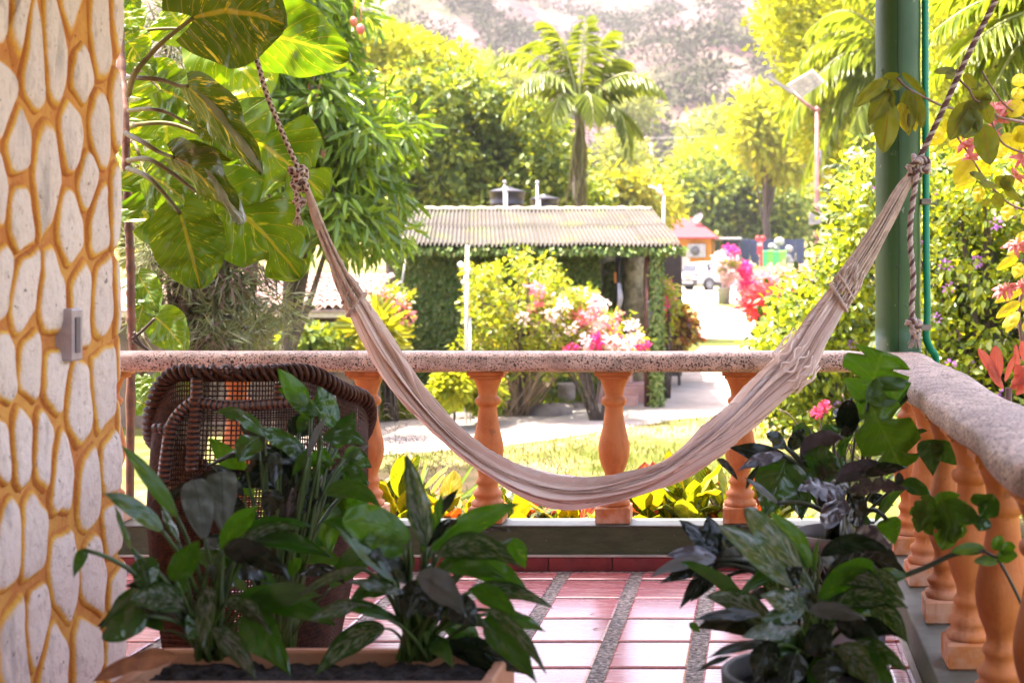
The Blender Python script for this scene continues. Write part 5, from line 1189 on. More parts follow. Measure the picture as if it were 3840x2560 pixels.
# mango near left
M_mango = leafy('mango_leaf', [(.06,.12,.014),(.10,.19,.018),(.16,.27,.022),(.05,.10,.014),(.24,.34,.03)], .42, (1.7,1.5,.4), .30, .6)
mg, mcc = tree('mango_tree', 'bushy mango tree with drooping leaves and purple fruit left of the ivy clad cottage', 'mango tree',
    [(560,-60),(850,-90),(780,60),(780,150),(850,190),(925,260),(925,330),(885,400),(905,470),(890,545),(865,600),(835,590),(780,590),(700,540),(640,480),(600,300)], 15, 1.1, 230, .26, 7800, .21, M_mango, T_LONG, D(640,700,15).x, (.10,.05), 26, .75, 240, up=.3)
M_fruit = simple('purple_mango', (.22,.07,.11), (.30,.14,.10), 9, .45, .05)
M_fr2 = simple('yellow_red_mango', (.45,.22,.05), (.42,.09,.08), 12, .45, .05)
for i, (x, y) in enumerate([(828,62),(727,252),(712,245),(735,290),(700,262),(720,275),(660,225),(690,90),(812,45),(706,300),(745,345),(760,300)]):
    p = D(x, y, 14.2 if i else 13.5); mb = MB(); mb.lathe((p.x, p.y, p.z-.075), [(0,.002),(.005,.016),(.025,.034),(.05,.040),(.075,.037),(.095,.022),(.103,.004)], 12); mb.tube([(p.x, p.y, p.z+.045), (p.x+.01, p.y, p.z+.16), (p.x+.02, p.y+.1, p.z+.34)], .006, 5)
    mb.build('mango', M_fruit if i % 4 else M_fr2, mg) if i != 1 else mb.build('mango', M_fr2, mg)
# cypress with feathery foliage
M_cyp = leafy('cypress_spray', [(.13,.155,.075),(.18,.21,.10),(.09,.11,.05),(.25,.26,.17),(.15,.13,.09)], .25, (1.3,1.3,.7), .7, .25)
cy, ccc = tree('cypress_tree', 'grey green feathery cypress behind the variegated vine', 'cypress', [(330,-80),(570,-60),(590,200),(560,420),(600,560),(645,640),(660,745),(630,830),(400,830),(320,740),(310,560),(360,420),(340,200)], 8.6, .5, 140, .13, 7600, .12, M_cyp, T_SPRIG, D(435,700,8.6).x, (.10,.04), 60, .2, 0, flat=1.1, surf=.7)
M_dry = leafy('dry_spray', [(.12,.08,.06),(.07,.045,.035),(.16,.11,.09)], .15, (1,1,1), .9, .1)
crown('dry_foliage', clumps([(360,380),(560,420),(590,640),(540,800),(380,800),(340,560)], 8.5, .35, 60), .14, 1500, .12, M_dry, cy, T_SPRIG, .9)
# big round tree behind the cottage
M_tA = leafy('deep_green_leaf', [(.07,.12,.02),(.12,.18,.025),(.05,.09,.018),(.20,.26,.035),(.28,.32,.045)], .38, (1.8,1.5,.4), .5, .3)
tree('round_mango_tree', 'large dark rounded tree right behind the cottage roof and water tanks', 'tree', [(895,500),(885,400),(905,320),(935,270),(960,200),(1010,140),(1080,145),(1160,190),(1240,230),(1300,280),(1320,330),(1350,400),(1400,450),(1420,500)], 42, 3.2, 380, .55, 33000, .21, M_tA, T_OVAL, D(1150,400,42).x, (.35,.15), 40, .35)
M_yel = leafy('sunlit_lime_leaf', [(.24,.28,.02),(.34,.36,.025),(.18,.24,.02),(.42,.40,.04)], .5, (1.3,1.2,.4), .6, .2)
M_lime = leafy('bush_lime_leaf', [(.16,.19,.018),(.25,.27,.02),(.10,.14,.015),(.34,.33,.03)], .5, (1.6,1.3,.35), .5, .3)
tree('flat_crowned_tree', 'tall lime yellow tree with layered crown on the far left skyline', 'tree', [(780,120),(800,60),(880,40),(950,70),(1010,100),(1080,110),(1110,160),(1100,230),(1000,250),(900,260),(800,260)], 62, 4, 150, 1.0, 9000, .40, M_yel, T_KITE, D(930,400,62).x, (.4,.15), 30, .1, flat=.4)
tree('lime_tree', 'pale lime green tree between the mango and the round dark tree', 'tree', [(830,260),(960,180),(1010,230),(960,300),(920,400),(880,420),(850,330)], 52, 3, 110, .8, 11000, .24, M_lime, T_KITE, D(900,400,52).x, (.25,.12), 20, .2)
# trees across the middle distance, behind the car park
M_far = leafy('distant_leaf', [(.16,.20,.04),(.24,.27,.05),(.10,.14,.03),(.34,.34,.08)], .45, (1.3,1.2,.5), .6, .2)
far = [('tree', 'wide dark green tree behind the red roofed orange house', [(1520,420),(1570,370),(1640,350),(1720,370),(1790,390),(1860,430),(1880,500),(1870,580),(1540,560),(1530,480)], 112, 5, 190, 1.9, 15000, .62, M_tA),
 ('tree', 'lime crowned tree rising above the orange house roof', [(1540,420),(1560,350),(1640,330),(1730,340),(1800,370),(1840,410),(1760,430),(1620,430)], 118, 5, 110, 1.9, 8500, .65, M_yel),
 ('tree', 'sparse pale tree on the slope left of the second lamp', [(1390,330),(1430,300),(1480,330),(1500,400),(1490,480),(1420,480),(1370,430)], 125, 5, 60, 2.0, 3600, .6, M_far),
 ('tree', 'lime bush beside the palm trunk above the roof edge', [(1370,420),(1440,400),(1540,440),(1560,510),(1400,510)], 70, 3, 70, 1.2, 5200, .45, M_lime),
 ('tree', 'round olive tree high on the slope by the power lines', [(1570,290),(1640,265),(1710,290),(1700,350),(1600,370),(1560,340)], 190, 6, 60, 3.0, 3600, 1.0, M_far),
 ('tree', 'lime yellow tree left of the solar lamp', [(1700,250),(1740,220),(1800,240),(1830,330),(1820,430),(1740,380),(1700,320)], 95, 4, 90, 1.8, 6500, .6, M_yel),
 ('tree', 'bare blossoming pale tree in the middle of the slope', [(1440,180),(1490,200),(1500,280),(1430,300),(1400,240)], 210, 6, 40, 3.2, 1600, 1.0, M_far),
 ('tree', 'grey green shrub tree at the hill foot left of the palm', [(1100,150),(1180,160),(1200,230),(1120,230)], 150, 6, 40, 2.6, 2200, .9, M_far)]
for nm, lb, poly, Ym, dp, ncl, rc, nl, sz, m in far:
    tree('hillside_tree' if Ym > 150 else 'tree', lb, 'tree', poly, Ym, dp, ncl, rc, nl, sz, m, T_KITE, None, (.3,.12), 14, .2, group='trees beyond the car park')
# right side tall tree
tree('tall_lime_tree', 'tall lime yellow tree behind the palm fronds left of the green post', 'tree', [(1740,-60),(2040,-60),(2060,200),(2060,420),(1900,440),(1790,260),(1800,180),(1740,110)], 48, 3.2, 260, .7, 20000, .26, M_yel, T_KITE, D(1990,500,48).x, (.3,.12), 30, .2)
tree('tall_lime_tree', 'bright tree filling the gap between the post and the right photo edge', 'tree', [(2080,-80),(2500,-80),(2500,420),(2080,420)], 30, 2.2, 240, .5, 18000, .19, M_yel, T_KITE, D(2250,500,30).x, (.3,.12), 30, .2)
# ---- hedge
M_hedge = leafy('glossy_hedge_leaf', [(.08,.14,.016),(.14,.22,.02),(.24,.32,.025),(.32,.38,.03),(.10,.17,.018)], .48, (2.0,1.55,.35), .26, .8)
hd, hcc = tree('flowering_hedge', 'tall glossy leafed hedge of vines left of the green post', 'hedge', [(1728,800),(1745,735),(1800,675),(1860,610),(1900,560),(1915,450),(1950,360),(2020,330),(2030,1010),(1850,1015),(1760,980),(1730,930)], 15.5, .9, 330, .24, 11500, .085, M_hedge, T_OVAL, D(1930,700,15.5).x, (.08,.04), 40, .35, 300, up=.9, rname='leaf', surf=.3)
hd2, hcc2 = tree('flowering_hedge', 'dense glossy hedge with small purple flowers right of the green post', 'hedge', [(2060,330),(2200,360),(2420,330),(2480,500),(2480,1120),(2060,1120)], 11.5, .7, 330, .20, 13500, .072, M_hedge, T_OVAL, D(2250,800,11.5).x, (.08,.04), 40, .35, 300, up=.9, rname='leaf', surf=.3)
M_pur = leafy('purple_floret', [(.35,.12,.55),(.50,.20,.60)], .3, (1,1,1))
for par, cc_, nf in ((hd, hcc, 26), (hd2, hcc2, 34)):
    k = RNG.randint(0, len(cc_), nf); cen_ = cc_[k]+np.array([0, -.28, 0])+RNG.normal(size=(nf, 3))*.08
    kk = np.repeat(np.arange(nf), 14); g = nrmz(RNG.normal(size=(len(kk), 3)))
    cloud('purple_flowers', cen_[kk]+g*.03, g, g+[0,.4,.4], .03, M_pur, par, T_OVAL)
# unseen hedge added beside the porch to cut the sky light inside
th3 = thing('screening_hedge', 'unseen hedge added along the open right side to dim the porch', 'hedge', (4.4, 3, gz(3)))
cc3 = np.stack([RNG.uniform(4.0, 4.9, 260), RNG.uniform(-4, 8.5, 260), RNG.uniform(-.9, 2.3, 260)], 1)
crown('leaves', cc3, .32, 9000, .10, M_hedge, th3, T_OVAL)
mb = MB()
for i in range(14): mb.tube([(4.45, -3.6+.9*i, -1.05), (4.4, -3.6+.9*i, 1.6)], [.04, .02], 6)
setkind(mb.build('stems', M_bark, th3))
# hedge interior: inner leaves given a darker colour for the shade inside
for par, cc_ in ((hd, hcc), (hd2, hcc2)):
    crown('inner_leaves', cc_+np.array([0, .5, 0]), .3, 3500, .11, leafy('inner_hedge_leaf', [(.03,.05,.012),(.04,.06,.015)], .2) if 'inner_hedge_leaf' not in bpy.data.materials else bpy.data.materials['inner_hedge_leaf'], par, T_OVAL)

# ---- palms
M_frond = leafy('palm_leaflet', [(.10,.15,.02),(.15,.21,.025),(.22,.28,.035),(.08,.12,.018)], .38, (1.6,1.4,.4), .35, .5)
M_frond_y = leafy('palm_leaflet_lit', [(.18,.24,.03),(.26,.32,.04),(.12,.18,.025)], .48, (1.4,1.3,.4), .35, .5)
M_fdead = leafy('dry_leaflet', [(.20,.18,.06),(.26,.22,.10),(.15,.14,.05)], .3, (1.2,1.1,.6), .6, .2)
M_rach = simple('frond_rib', (.22,.24,.06), (.16,.17,.05), 8, .5)
def frond(par, a, c_, b, ll, mat, n=54, hang=.7, wl=.055, spread_=1.0):
    cv = bez(a, c_, b, n); th = MB(); th.tube(cv, [.022*(1-i/n)*(ll/.4)+.003 for i in range(n+1)], 5); ro = th.build('frond', M_rach, par)
    C = []; Dv = []; Nv = []; Sz = []
    for i in range(3, n):
        tg = (cv[i+1]-cv[i]).normalized(); sd = tg.cross(Vector((0, 0, 1)))
        sd = sd.normalized() if sd.length > .05 else Vector((1, 0, 0)); t = i/n
        for s_ in (-1, 1):
            for rep in range(1):
                d = sd*s_*spread_*random.uniform(.7, 1.1)+tg*(.45+.5*t)+Vector((0, 0, -hang*random.uniform(.6, 1.4)))
                C.append(cv[i]+tg*random.uniform(0, .05)); Dv.append(d); Nv.append(Vector((0, 0, 1))+tg*.4+sd*random.uniform(-.4, .4)); Sz.append(ll*(math.sin(math.pi*(.12+.8*t))**.6)*random.uniform(.85, 1.1))
    tm = (T_LONG[0]*np.array([1, wl/.11/ll*.42, .9]), T_LONG[1])
    cloud('leaflets', C, Dv, Nv, np.array(Sz), mat, ro, tm, kind='stuff')
def palm(name, label, crown_d, Y, fr, base_r, ll, mat, group=None, dead=(), hang=.7, wl=.055):
    a = D(*crown_d, Y); th = thing(name, label, 'palm tree', (a.x, Y, gz(Y)), group)
    mb = MB(); N_ = 16; mb.tube([(a.x+.03*math.sin(i), Y, gz(Y)+(a.z-gz(Y))*i/N_) for i in range(N_+1)], [base_r*(1.3-.4*i/N_)+(.012 if i % 2 else 0) for i in range(N_+1)], 14); mb.build('trunk', simple('palm_bark', (.24,.20,.16), (.15,.12,.09), 8) if 'palm_bark' not in bpy.data.materials else bpy.data.materials['palm_bark'], th)
    mb = MB(); mb.tube([(a.x, Y, a.z-.5), (a.x, Y, a.z-.1), (a.x, Y, a.z+.1)], [base_r*.85, base_r*.9, base_r*.5], 12); mb.build('crownshaft', M_rach, th)
    s = Y/3267
    for (cx_, cy_, tx, ty, dy) in fr:
        c_ = D(cx_, cy_, Y)+Vector((0, dy*.5, 0)); b = D(tx, ty, Y)+Vector((0, dy, 0)); frond(th, a, c_, b, ll, mat, hang=hang, wl=wl)
    for (cx_, cy_, tx, ty, dy) in dead:
        frond(th, a, D(cx_, cy_, Y)+Vector((0, dy, 0)), D(tx, ty, Y)+Vector((0, dy, 0)), ll*.8, M_fdead, hang=1.2, spread_=.4, wl=wl)
    return th
palm('palm_tree', 'drooping palm standing up behind the cottage roof', (1330,262), 34, [
 (1240,60,1135,160,-.6),(1220,110,1150,265,.5),(1270,40,1195,95,.8),(1300,60,1245,45,.3),(1335,110,1342,40,.2),(1390,90,1430,135,.8),(1430,110,1525,215,-.4),(1440,190,1448,355,-.5),(1410,200,1465,300,.8),(1420,150,1495,190,1.0),(1290,110,1200,230,-1.2),(1360,90,1400,60,.6),(1300,170,1285,300,-1.3),(1360,160,1380,300,-1.3)],
 .12, .66, M_frond, dead=[(1345,330,1318,480,-.25),(1340,340,1345,474,-.2),(1325,330,1305,450,-.3),(1350,320,1335,470,-.3)], hang=.8)
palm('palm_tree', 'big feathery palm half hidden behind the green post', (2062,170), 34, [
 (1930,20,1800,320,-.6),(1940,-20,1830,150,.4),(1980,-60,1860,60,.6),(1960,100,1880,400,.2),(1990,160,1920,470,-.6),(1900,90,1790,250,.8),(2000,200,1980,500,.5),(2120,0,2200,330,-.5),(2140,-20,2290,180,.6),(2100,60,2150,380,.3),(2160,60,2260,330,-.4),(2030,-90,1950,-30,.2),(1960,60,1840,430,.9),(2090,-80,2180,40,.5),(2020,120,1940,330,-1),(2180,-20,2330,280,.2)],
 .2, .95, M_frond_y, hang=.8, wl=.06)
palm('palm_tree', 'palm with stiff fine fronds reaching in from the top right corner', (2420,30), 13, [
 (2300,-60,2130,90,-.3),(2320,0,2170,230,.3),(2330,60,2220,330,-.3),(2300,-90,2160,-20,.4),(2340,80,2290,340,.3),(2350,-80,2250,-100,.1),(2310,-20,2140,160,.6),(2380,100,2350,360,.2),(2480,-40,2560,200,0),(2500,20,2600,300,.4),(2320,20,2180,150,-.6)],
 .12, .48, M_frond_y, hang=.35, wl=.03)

# ================================================================ COTTAGE
YE, YW = 22.3, 23.3
co = thing('ivy_cottage', 'low cottage smothered in ivy under a long grey corrugated roof', 'cottage', (D(1200,900,23).x, 23.3, -1.05))
ge = -1.05
xl, xr = D(912,0,YW).x, D(1378,0,YW).x
M_iw = simple('mossy_wall', (.06,.055,.03), (.04,.04,.02), 5, .95, .6, 20, .02)
mb = MB(); mb.box((xl, YW, ge), (xr, YW+5.5, 1.60)); mb.build('wall', M_iw, co)
M_ivy = leafy('ivy_leaf', [(.08,.15,.03),(.12,.19,.035),(.15,.22,.04),(.22,.24,.06),(.06,.11,.024)], .2, (1.3,1.3,.5), .5, .35)
def ivy(x0_, x1_, z0_, z1_, Y_, n, sz, par, nm='ivy', dep=.10, mat=None):
    C = np.stack([RNG.uniform(x0_, x1_, n), Y_-RNG.rand(n)*dep-.01, RNG.uniform(z0_, z1_, n)], 1)
    cloud(nm, C, RNG.normal(size=(n, 3))*.5+[0, -.35, -.9], RNG.normal(size=(n, 3))*.35+[0, -1, .25], sz*RNG.uniform(.7, 1.3, n), mat or M_ivy, par, T_OVAL)
ivy(xl, xr, ge, 1.52, YW, 21000, .085, co)
ivy(xl-.1, D(1575,0,YE).x, 1.40, 1.51, YE+.25, 1500, .08, co, 'ivy_fringe', .25)
# roof: corrugated sheets between ridge and eave
e0, e1 = D(912,564,YE), D(1562,560,YE); r0, r1 = D(936,489,YE+3.1), D(1497,481,YE+3.1)
e0.z = e1.z = D(0,562,YE).z; r0.z = r1.z = D(0,484,YE+3.1).z
t = NT('weathered_roof_sheet'); v = t.coord(); uv = t.coord('UV')
n1 = t.noise(t.scale(v, (1, 3, 3)), 1.1, 5, .65); n2 = t.noise(v, 8, 4, .7)
c = t.mix(t.sm(n1, .38, .62), (.095,.08,.08), (.062,.052,.045)); c = t.mix(t.math('MULTIPLY', t.sm(n2, .5, .7), .7), c, (.05,.046,.04)); c = t.mix(t.sm(t.noise(v, 2.3, 4), .52, .66), c, (.10,.11,.04))
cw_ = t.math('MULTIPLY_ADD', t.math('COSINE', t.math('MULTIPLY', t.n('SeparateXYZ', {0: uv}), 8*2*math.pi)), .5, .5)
c = t.mix(t.math('MULTIPLY', t.math('SUBTRACT', 1, cw_), .75), c, (.045,.045,.03))  # valley shade put into the colour along with moss, so corrugations read
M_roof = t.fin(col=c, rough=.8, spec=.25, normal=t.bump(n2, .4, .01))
NC = 64; nsh = 8
for row in range(2):
    for k in range(nsh):
        mb = MB(); ph = random.uniform(-.004, .004)
        def rf(u, v_, k=k, row=row, ph=ph):
            U = (k+u)/nsh; V = (row*.5+v_*.525) if row == 0 else .495+v_*.505
            a = e0.lerp(e1, U); b = r0.lerp(r1, U); p = a.lerp(b, V)
            p.z += .030*math.cos(U*NC*2*math.pi)+(.016 if row == 1 else .0)+.004*(k % 2)+.03*mnoise.noise(Vector((U*5, V*2, 0)))+ph; return p
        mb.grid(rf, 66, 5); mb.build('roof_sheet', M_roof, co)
M_rc = simple('mossy_mortar', (.36,.32,.25), (.20,.20,.10), 6, .9, .5)
mb = MB(); mb.tube([r0.lerp(r1, i/40)+Vector((0, 0, .02+.012*math.sin(i*2.2))) for i in range(41)], .055, 8); mb.build('ridge_cap', M_rc, co)
mb = MB()
mb.prism([e0+Vector((.0,.1,-.06)), e1+Vector((-.12,.1,-.06)), r1+Vector((-.05,0,-.07)), r0+Vector((0,0,-.07))], (0, 0, .015)); mb.build('roof_lining', simple('dark_timber', (.035,.022,.015)), co)
# back slope
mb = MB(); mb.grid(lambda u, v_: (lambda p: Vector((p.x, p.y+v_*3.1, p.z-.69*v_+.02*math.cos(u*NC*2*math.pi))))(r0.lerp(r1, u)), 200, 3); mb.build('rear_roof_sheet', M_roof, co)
# open veranda at the right end
gzv = ge+.45
mb = MB(); mb.box((xr, YW+3.4, ge), (D(1540,0,YW).x, YW+3.6, 1.6)); mb.build('rear_wall', simple('dark_plaster', (.05,.035,.03)), co)
mb = MB(); mb.box((xr, YW-.3, ge), (D(1500,0,YW).x, YW+3.4, -.72)); mb.box((D(1415,0,YW).x, YW-.7, ge), (D(1470,0,YW).x, YW-.3, -.88)); mb.box((D(1415,0,YW).x, YW-.5, -.88), (D(1470,0,YW).x, YW-.31, -.76)); mb.build('step', simple('pink_concrete', (.48,.28,.25), (.38,.22,.2)), co)
mb = MB(); mb.box((D(1410,690,YW).x, YW-.2, -.72), (D(1450,0,YW).x, YW+.3, -.60)); mb.build('step', bpy.data.materials['pink_concrete'], co)
M_pst = simple('red_brown_timber', (.14,.045,.03), (.09,.03,.02), 10, .5)
mb = MB(); mb.tube([(D(1486,0,22.6).x, 22.6, -1.05), (D(1487,0,22.6).x, 22.6, 1.5)], .048, 10); mb.build('post', M_pst, co)
mb = MB(); mb.tube([(D(1418,0,23.6).x, 23.6, -.75), (D(1420,0,23.6).x, 23.6, 1.5)], .045, 10); mb.build('post', simple('dark_post', (.04,.03,.03)), co)
M_stc = simple('stone_column', (.30,.26,.16), (.12,.10,.05), 7, .9, .8, 12, .03)
mb = MB(); xs_ = D(1455,0,23.8).x; mb.tube([(xs_, 23.8, -.75+.3*i) for i in range(8)], [.17+.015*math.sin(i*2) for i in range(8)], 12); mb.build('stone_column', M_stc, co)
mb = MB(); xi = D(1508,0,22.5).x; mb.tube([(xi, 22.5, -1.05), (xi, 22.5, 1.5)], .07, 8); cl_ = mb.build('ivy_column', M_iw, co)
n = 1500; a = RNG.uniform(0, 6.28, n); C = np.stack([xi+np.cos(a)*.10, 22.5+np.sin(a)*.10, RNG.uniform(-1.05, 1.5, n)], 1)
cloud('ivy', C, RNG.normal(size=(n, 3))*.5+[0, 0, -.8], np.stack([np.cos(a), np.sin(a), a*0+.2], 1), .08, M_ivy, cl_, T_OVAL)
ivy(D(1390,0,24).x, D(1475,0,24).x, -.5, 1.3, 24.3, 1500, .10, co, 'creeper', .5, leafy('creeper_leaf', [(.08,.12,.03),(.16,.20,.04),(.05,.08,.02)], .3))
for x, y0_, y1_ in ((1488,690,750),(1418,650,720)):
    mb = MB(); mb.tube([D(x+4, y0_, 22.5), D(x+7, (y0_+y1_)/2, 22.5), D(x+2, y1_, 22.5)], [.03,.05,.02], 6)
    mb.build('hanging_cloth', simple('grey_cloth', (.30,.28,.30), (.18,.17,.2)) if 'grey_cloth' not in bpy.data.materials else bpy.data.materials['grey_cloth'], co)
mb = MB(); mb.box((D(1411,0,23.5).x, 23.45, D(0,650,23.5).z), (D(1416,0,23.5).x, 23.5, D(0,625,23.5).z)); mb.build('orange_tag', simple('orange_plastic', (.7,.25,.03)), co)
# lean pole at left, white garden pole with round lamps
mb = MB(); mb.tube([D(936,568,22.9), D(922,660,22.6)], .018, 6); mb.build('prop', simple('white_pipe', (.6,.58,.55)), co)
gp = thing('garden_pole', 'slim white pole with small round bulbs in front of the ivy wall', 'pole', (D(1070,930,20.2).x, 20.2, ge))
M_wp = bpy.data.materials['white_pipe']; pb = ground_at(1070, 940)
mb = MB(); mb.tube([(gp.location.x, 20.2, ge), (gp.location.x+.02, 20.2, D(0,564,20.2).z)], .025, 10); mb.build('pole', M_wp, gp)
mb = MB(); mb.tube([(gp.location.x+.06, 20.2, ge), (gp.location.x+.06, 20.2, D(0,730,20.2).z)], .016, 8); mb.build('conduit', M_wp, gp)
for x, y in ((1058,608),(1071,638),(1074,620),(1066,648)):
    p = D(x, y, 20.15); mb = MB(); mb.lathe((p.x, p.y, p.z-.045), [(0,.005),(.012,.032),(.045,.046),(.078,.03),(.09,.004)], 12); mb.build('bulb', simple('opal_glass', (.8,.78,.74), rough=.2) if 'opal_glass' not in bpy.data.materials else bpy.data.materials['opal_glass'], gp)
# water tanks
M_tank = simple('black_tank_plastic', (.018,.016,.024), (.03,.026,.036), 5, .35, .05)
for x, y0_, y1_, w_, lb, Y_ in ((1165,432,490,41,'larger black water tank standing behind the cottage roof',28.5), (1251,450,484,33,'smaller black water tank right of the larger one',30)):
    p = D(x, 490, Y_); r = w_*Y_/3267; h = (490-y0_)*Y_/3267; zb = p.z-.5; H = h+.5
    th = thing('water_tank', lb, 'water tank', (p.x, Y_, zb-.8), 'water tanks behind the roof')
    mb = MB(); mb.lathe((p.x, Y_, zb), [(0,r*.80),(H*.35,r*.86),(H*.36,r*.885),(H*.40,r*.885),(H*.41,r*.87),(H*.66,r*.92),(H*.67,r*.945),(H*.71,r*.945),(H*.72,r*.93),(H*.88,r*.97),(H*.885,r*1.03),(H*.93,r*1.03)], 36, cap=False); mb.build('tank_wall', M_tank, th)
    mb = MB(); mb.lathe((p.x, Y_, zb), [(H*.93,r*1.0),(H*.96,r*.8),(H*1.0,r*.3),(H*1.02,r*.28),(H*1.03,.01)], 36, cap=False); mb.build('lid', M_tank, th)
    mb = MB(); mb.box((p.x-r, Y_-r, gz(Y_)), (p.x+r, Y_+r, zb), .02); mb.build('plinth', M_rc, th)
for i, (x, y, rr2) in enumerate(((1159,422,.022),(1164,440,.016),(1234,423,.022),(1240,455,.016))):
    Y_ = 25.6; p = D(x, y, Y_); q = D(x, 495, Y_); mb = MB(); mb.tube([(p.x, Y_, q.z-.3), (p.x, Y_, p.z)], rr2, 8); mb.lathe((p.x, Y_, p.z), [(0, rr2*1.4), (.05, rr2*1.4), (.06, rr2*.5)], 10)
    tag(mb.build('vent_pipe', M_wp), ['tall white vent pipe before the larger water tank','short white pipe beside the tall one at the larger tank','tall white vent pipe left of the smaller water tank','short white pipe before the smaller water tank'][i], 'pipe', 'vent pipes on the ridge')

# bush in front and bougainvillea
M_bush = leafy('garden_bush_leaf', [(.17,.24,.02),(.26,.33,.025),(.10,.16,.018),(.38,.38,.04),(.30,.26,.05)], .5, (1.4,1.25,.35), .4, .4)
bb, bcc = tree('garden_bush', 'round lime yellow bush growing before the ivy cottage wall', 'bush', [(1030,640),(1070,600),(1120,600),(1190,555),(1260,590),(1330,640),(1400,690),(1420,790),(1350,880),(1250,880),(1100,870),(1040,800),(1080,720)], 21.3, .9, 170, .17, 6800, .082, M_bush, T_OVAL, D(1190,900,21.3).x, (.05,.03), 60, .1, 0, up=.6, surf=.6)
mb = MB()
for k in range(46):
    b0 = Vector((D(1190,940,21.3).x+random.uniform(-.2,.2), 21.3+random.uniform(-.2,.2), ge)); q = Vector(bcc[random.randrange(len(bcc))]); mb.tube(bez(b0, b0.lerp(q,.5)+Vector((random.uniform(-.2,.2),0,.25)), q+Vector((0,0,.15)), 6), [.016-.002*j for j in range(7)], 5)
mb.build('twigs', simple('tan_twig', (.30,.21,.13), (.2,.14,.09)), bb)
M_bp = leafy('magenta_bract', [(.72,.02,.15),(.82,.06,.26),(.60,.02,.25),(.80,.15,.34)], .45, (1.2,.7,1)); M_bw = leafy('white_bract', [(.80,.72,.70),(.85,.62,.66)], .5, (1,1,1)); M_bs = leafy('salmon_bract', [(.85,.35,.36),(.8,.22,.3)], .45, (1.1,.9,.9)); M_br = leafy('red_bract', [(.75,.04,.06),(.85,.08,.08)], .4, (1.1,.8,.8))
def boug(label, polys, Y_, base, mats, nl, green=1200, sz=.07, cat='bougainvillea'):
    allc = clumps(polys[0], Y_, .4, 60, .12); th = thing('bougainvillea', label, cat, (base, Y_, gz(Y_)))
    mb = MB()
    for k in range(18):
        q = Vector(allc[k]); b0 = Vector((base+random.uniform(-.1,.1), Y_, gz(Y_))); mb.tube(bez(b0, b0.lerp(q,.5)+Vector((random.uniform(-.2,.2),0,.3)), q, 6), [.02-.002*j for j in range(7)], 5)
    mb.build('stems', M_bark, th)
    if green: crown('leaves', allc, .2, green, sz*1.1, M_bush, th, T_OVAL)
    for poly, m, n in zip(polys, mats, nl): crown('bracts', clumps(poly, Y_-.15, .4, max(8, n//35), .08), .09 if Y_ < 30 else .3, n, sz, m, th, T_OVAL, 0)
    return th
boug('bougainvillea in white and magenta bloom spilling over right of the lime bush', [[(1190,700),(1300,650),(1380,680),(1470,740),(1500,790),(1480,830),(1200,830)], [(1250,790),(1330,770),(1380,740),(1480,760),(1500,810),(1300,820)], [(1290,700),(1380,670),(1440,740),(1400,790),(1300,800)], [(1200,640),(1310,640),(1380,700),(1330,770),(1200,760)]], 20.6, D(1370,900,20.6).x, [M_bw, M_bp, M_bs, M_bs], [1200, 480, 380, 260], 1700)
boug('tall pink flowered shrub against the left end of the ivy wall', [[(870,650),(925,650),(935,760),(915,820),(865,820)], [(890,650),(945,660),(950,740),(900,760)]], 20.5, D(900,900,20.5).x, [M_bs, M_bs], [110, 110], 900)
boug('magenta climber on the outside of the cottage veranda post', [[(1515,640),(1540,640),(1555,700),(1530,780),(1505,780)], [(1515,640),(1540,650),(1545,720),(1510,760)]], 23.6, D(1525,800,23.6).x, [M_bs, M_bp], [200, 130], 900)
# dark croton bush at path edge
M_dcr = leafy('mixed_croton_leaf', [(.06,.02,.02),(.10,.03,.02),(.30,.26,.03),(.40,.10,.03),(.05,.05,.02),(.45,.33,.03)], .3, (1.2,1,.5), .4, .4)
tree('croton_bush', 'dark red and yellow croton bush at the edge of the path', 'bush', [(1520,720),(1545,695),(1580,710),(1603,745),(1600,795),(1530,800),(1515,760)], 25.2, .5, 60, .15, 3200, .12, M_dcr, T_OVAL, None, (.03,.02), 10)
# small tiled house at left
t2 = thing('tiled_house', 'small house with a pale barrel tile roof low behind the cypress', 'house', (D(600,900,19).x, 19.5, ge))
mb = MB(); mb.box((D(200,0,19.6).x, 19.8, ge), (D(800,0,19.6).x, 23, D(0,706,19.6).z)); mb.build('wall', simple('shaded_render', (.16,.10,.07), (.08,.06,.04), 3), t2)
re0, re1, rr0, rr1 = D(180,712,18.9), D(800,712,18.9), D(180,640,21.2), D(760,640,21.2)
M_bt = simple('pale_clay_tile', (.34,.25,.21), (.24,.16,.13), 5, .8, .5, 30, .01)
nb = 34
bt = MB()
bt.grid(lambda u, v_: Vector(((u-.5)*.21*1.0, v_*.40, (.055*math.sin(math.pi*u)-.016*v_*0+.0))), 8, 1)
bt.grid(lambda u, v_: Vector(((u-.5)*.20*1.0, v_*.40, (.045*math.sin(math.pi*u)))), 8, 1)
btm = bt.mesh('roof_tile', M_bt); dz = (rr0.z-re0.z)/(rr0.y-re0.y); W_ = (re1.x-re0.x)
for i in range(nb):
    for j in range(7):
        if i < 6: continue
        o = bpy.data.objects.new('roof_tile', btm); col.objects.link(o); o.parent = t2; p = Vector((re0.x+W_*(i+.5)/nb+j*.0, re0.y+j*.345, re0.z+dz*j*.345+.02))-org(t2)
        o.location = p+Vector((random.uniform(-.006,.006), 0, random.uniform(0,.012))); o.rotation_euler = (math.atan(dz)-.05, 0, random.uniform(-.02,.02)); o.scale = (W_/nb/.215, 1, 1)
mb = MB(); mb.prism([re0+Vector((0,0,-.03)), re1+Vector((0,0,-.03)), rr1+Vector((.3,0,-.03)), rr0+Vector((0,0,-.03))], (0,0,.03)); mb.build('roof_deck', M_bt, t2)
mb = MB(); mb.box((re0.x, re0.y+.02, re0.z-.10), (re1.x, re0.y+.08, re0.z-.032)); mb.build('fascia', simple('cream_fascia', (.62,.5,.36)), t2)
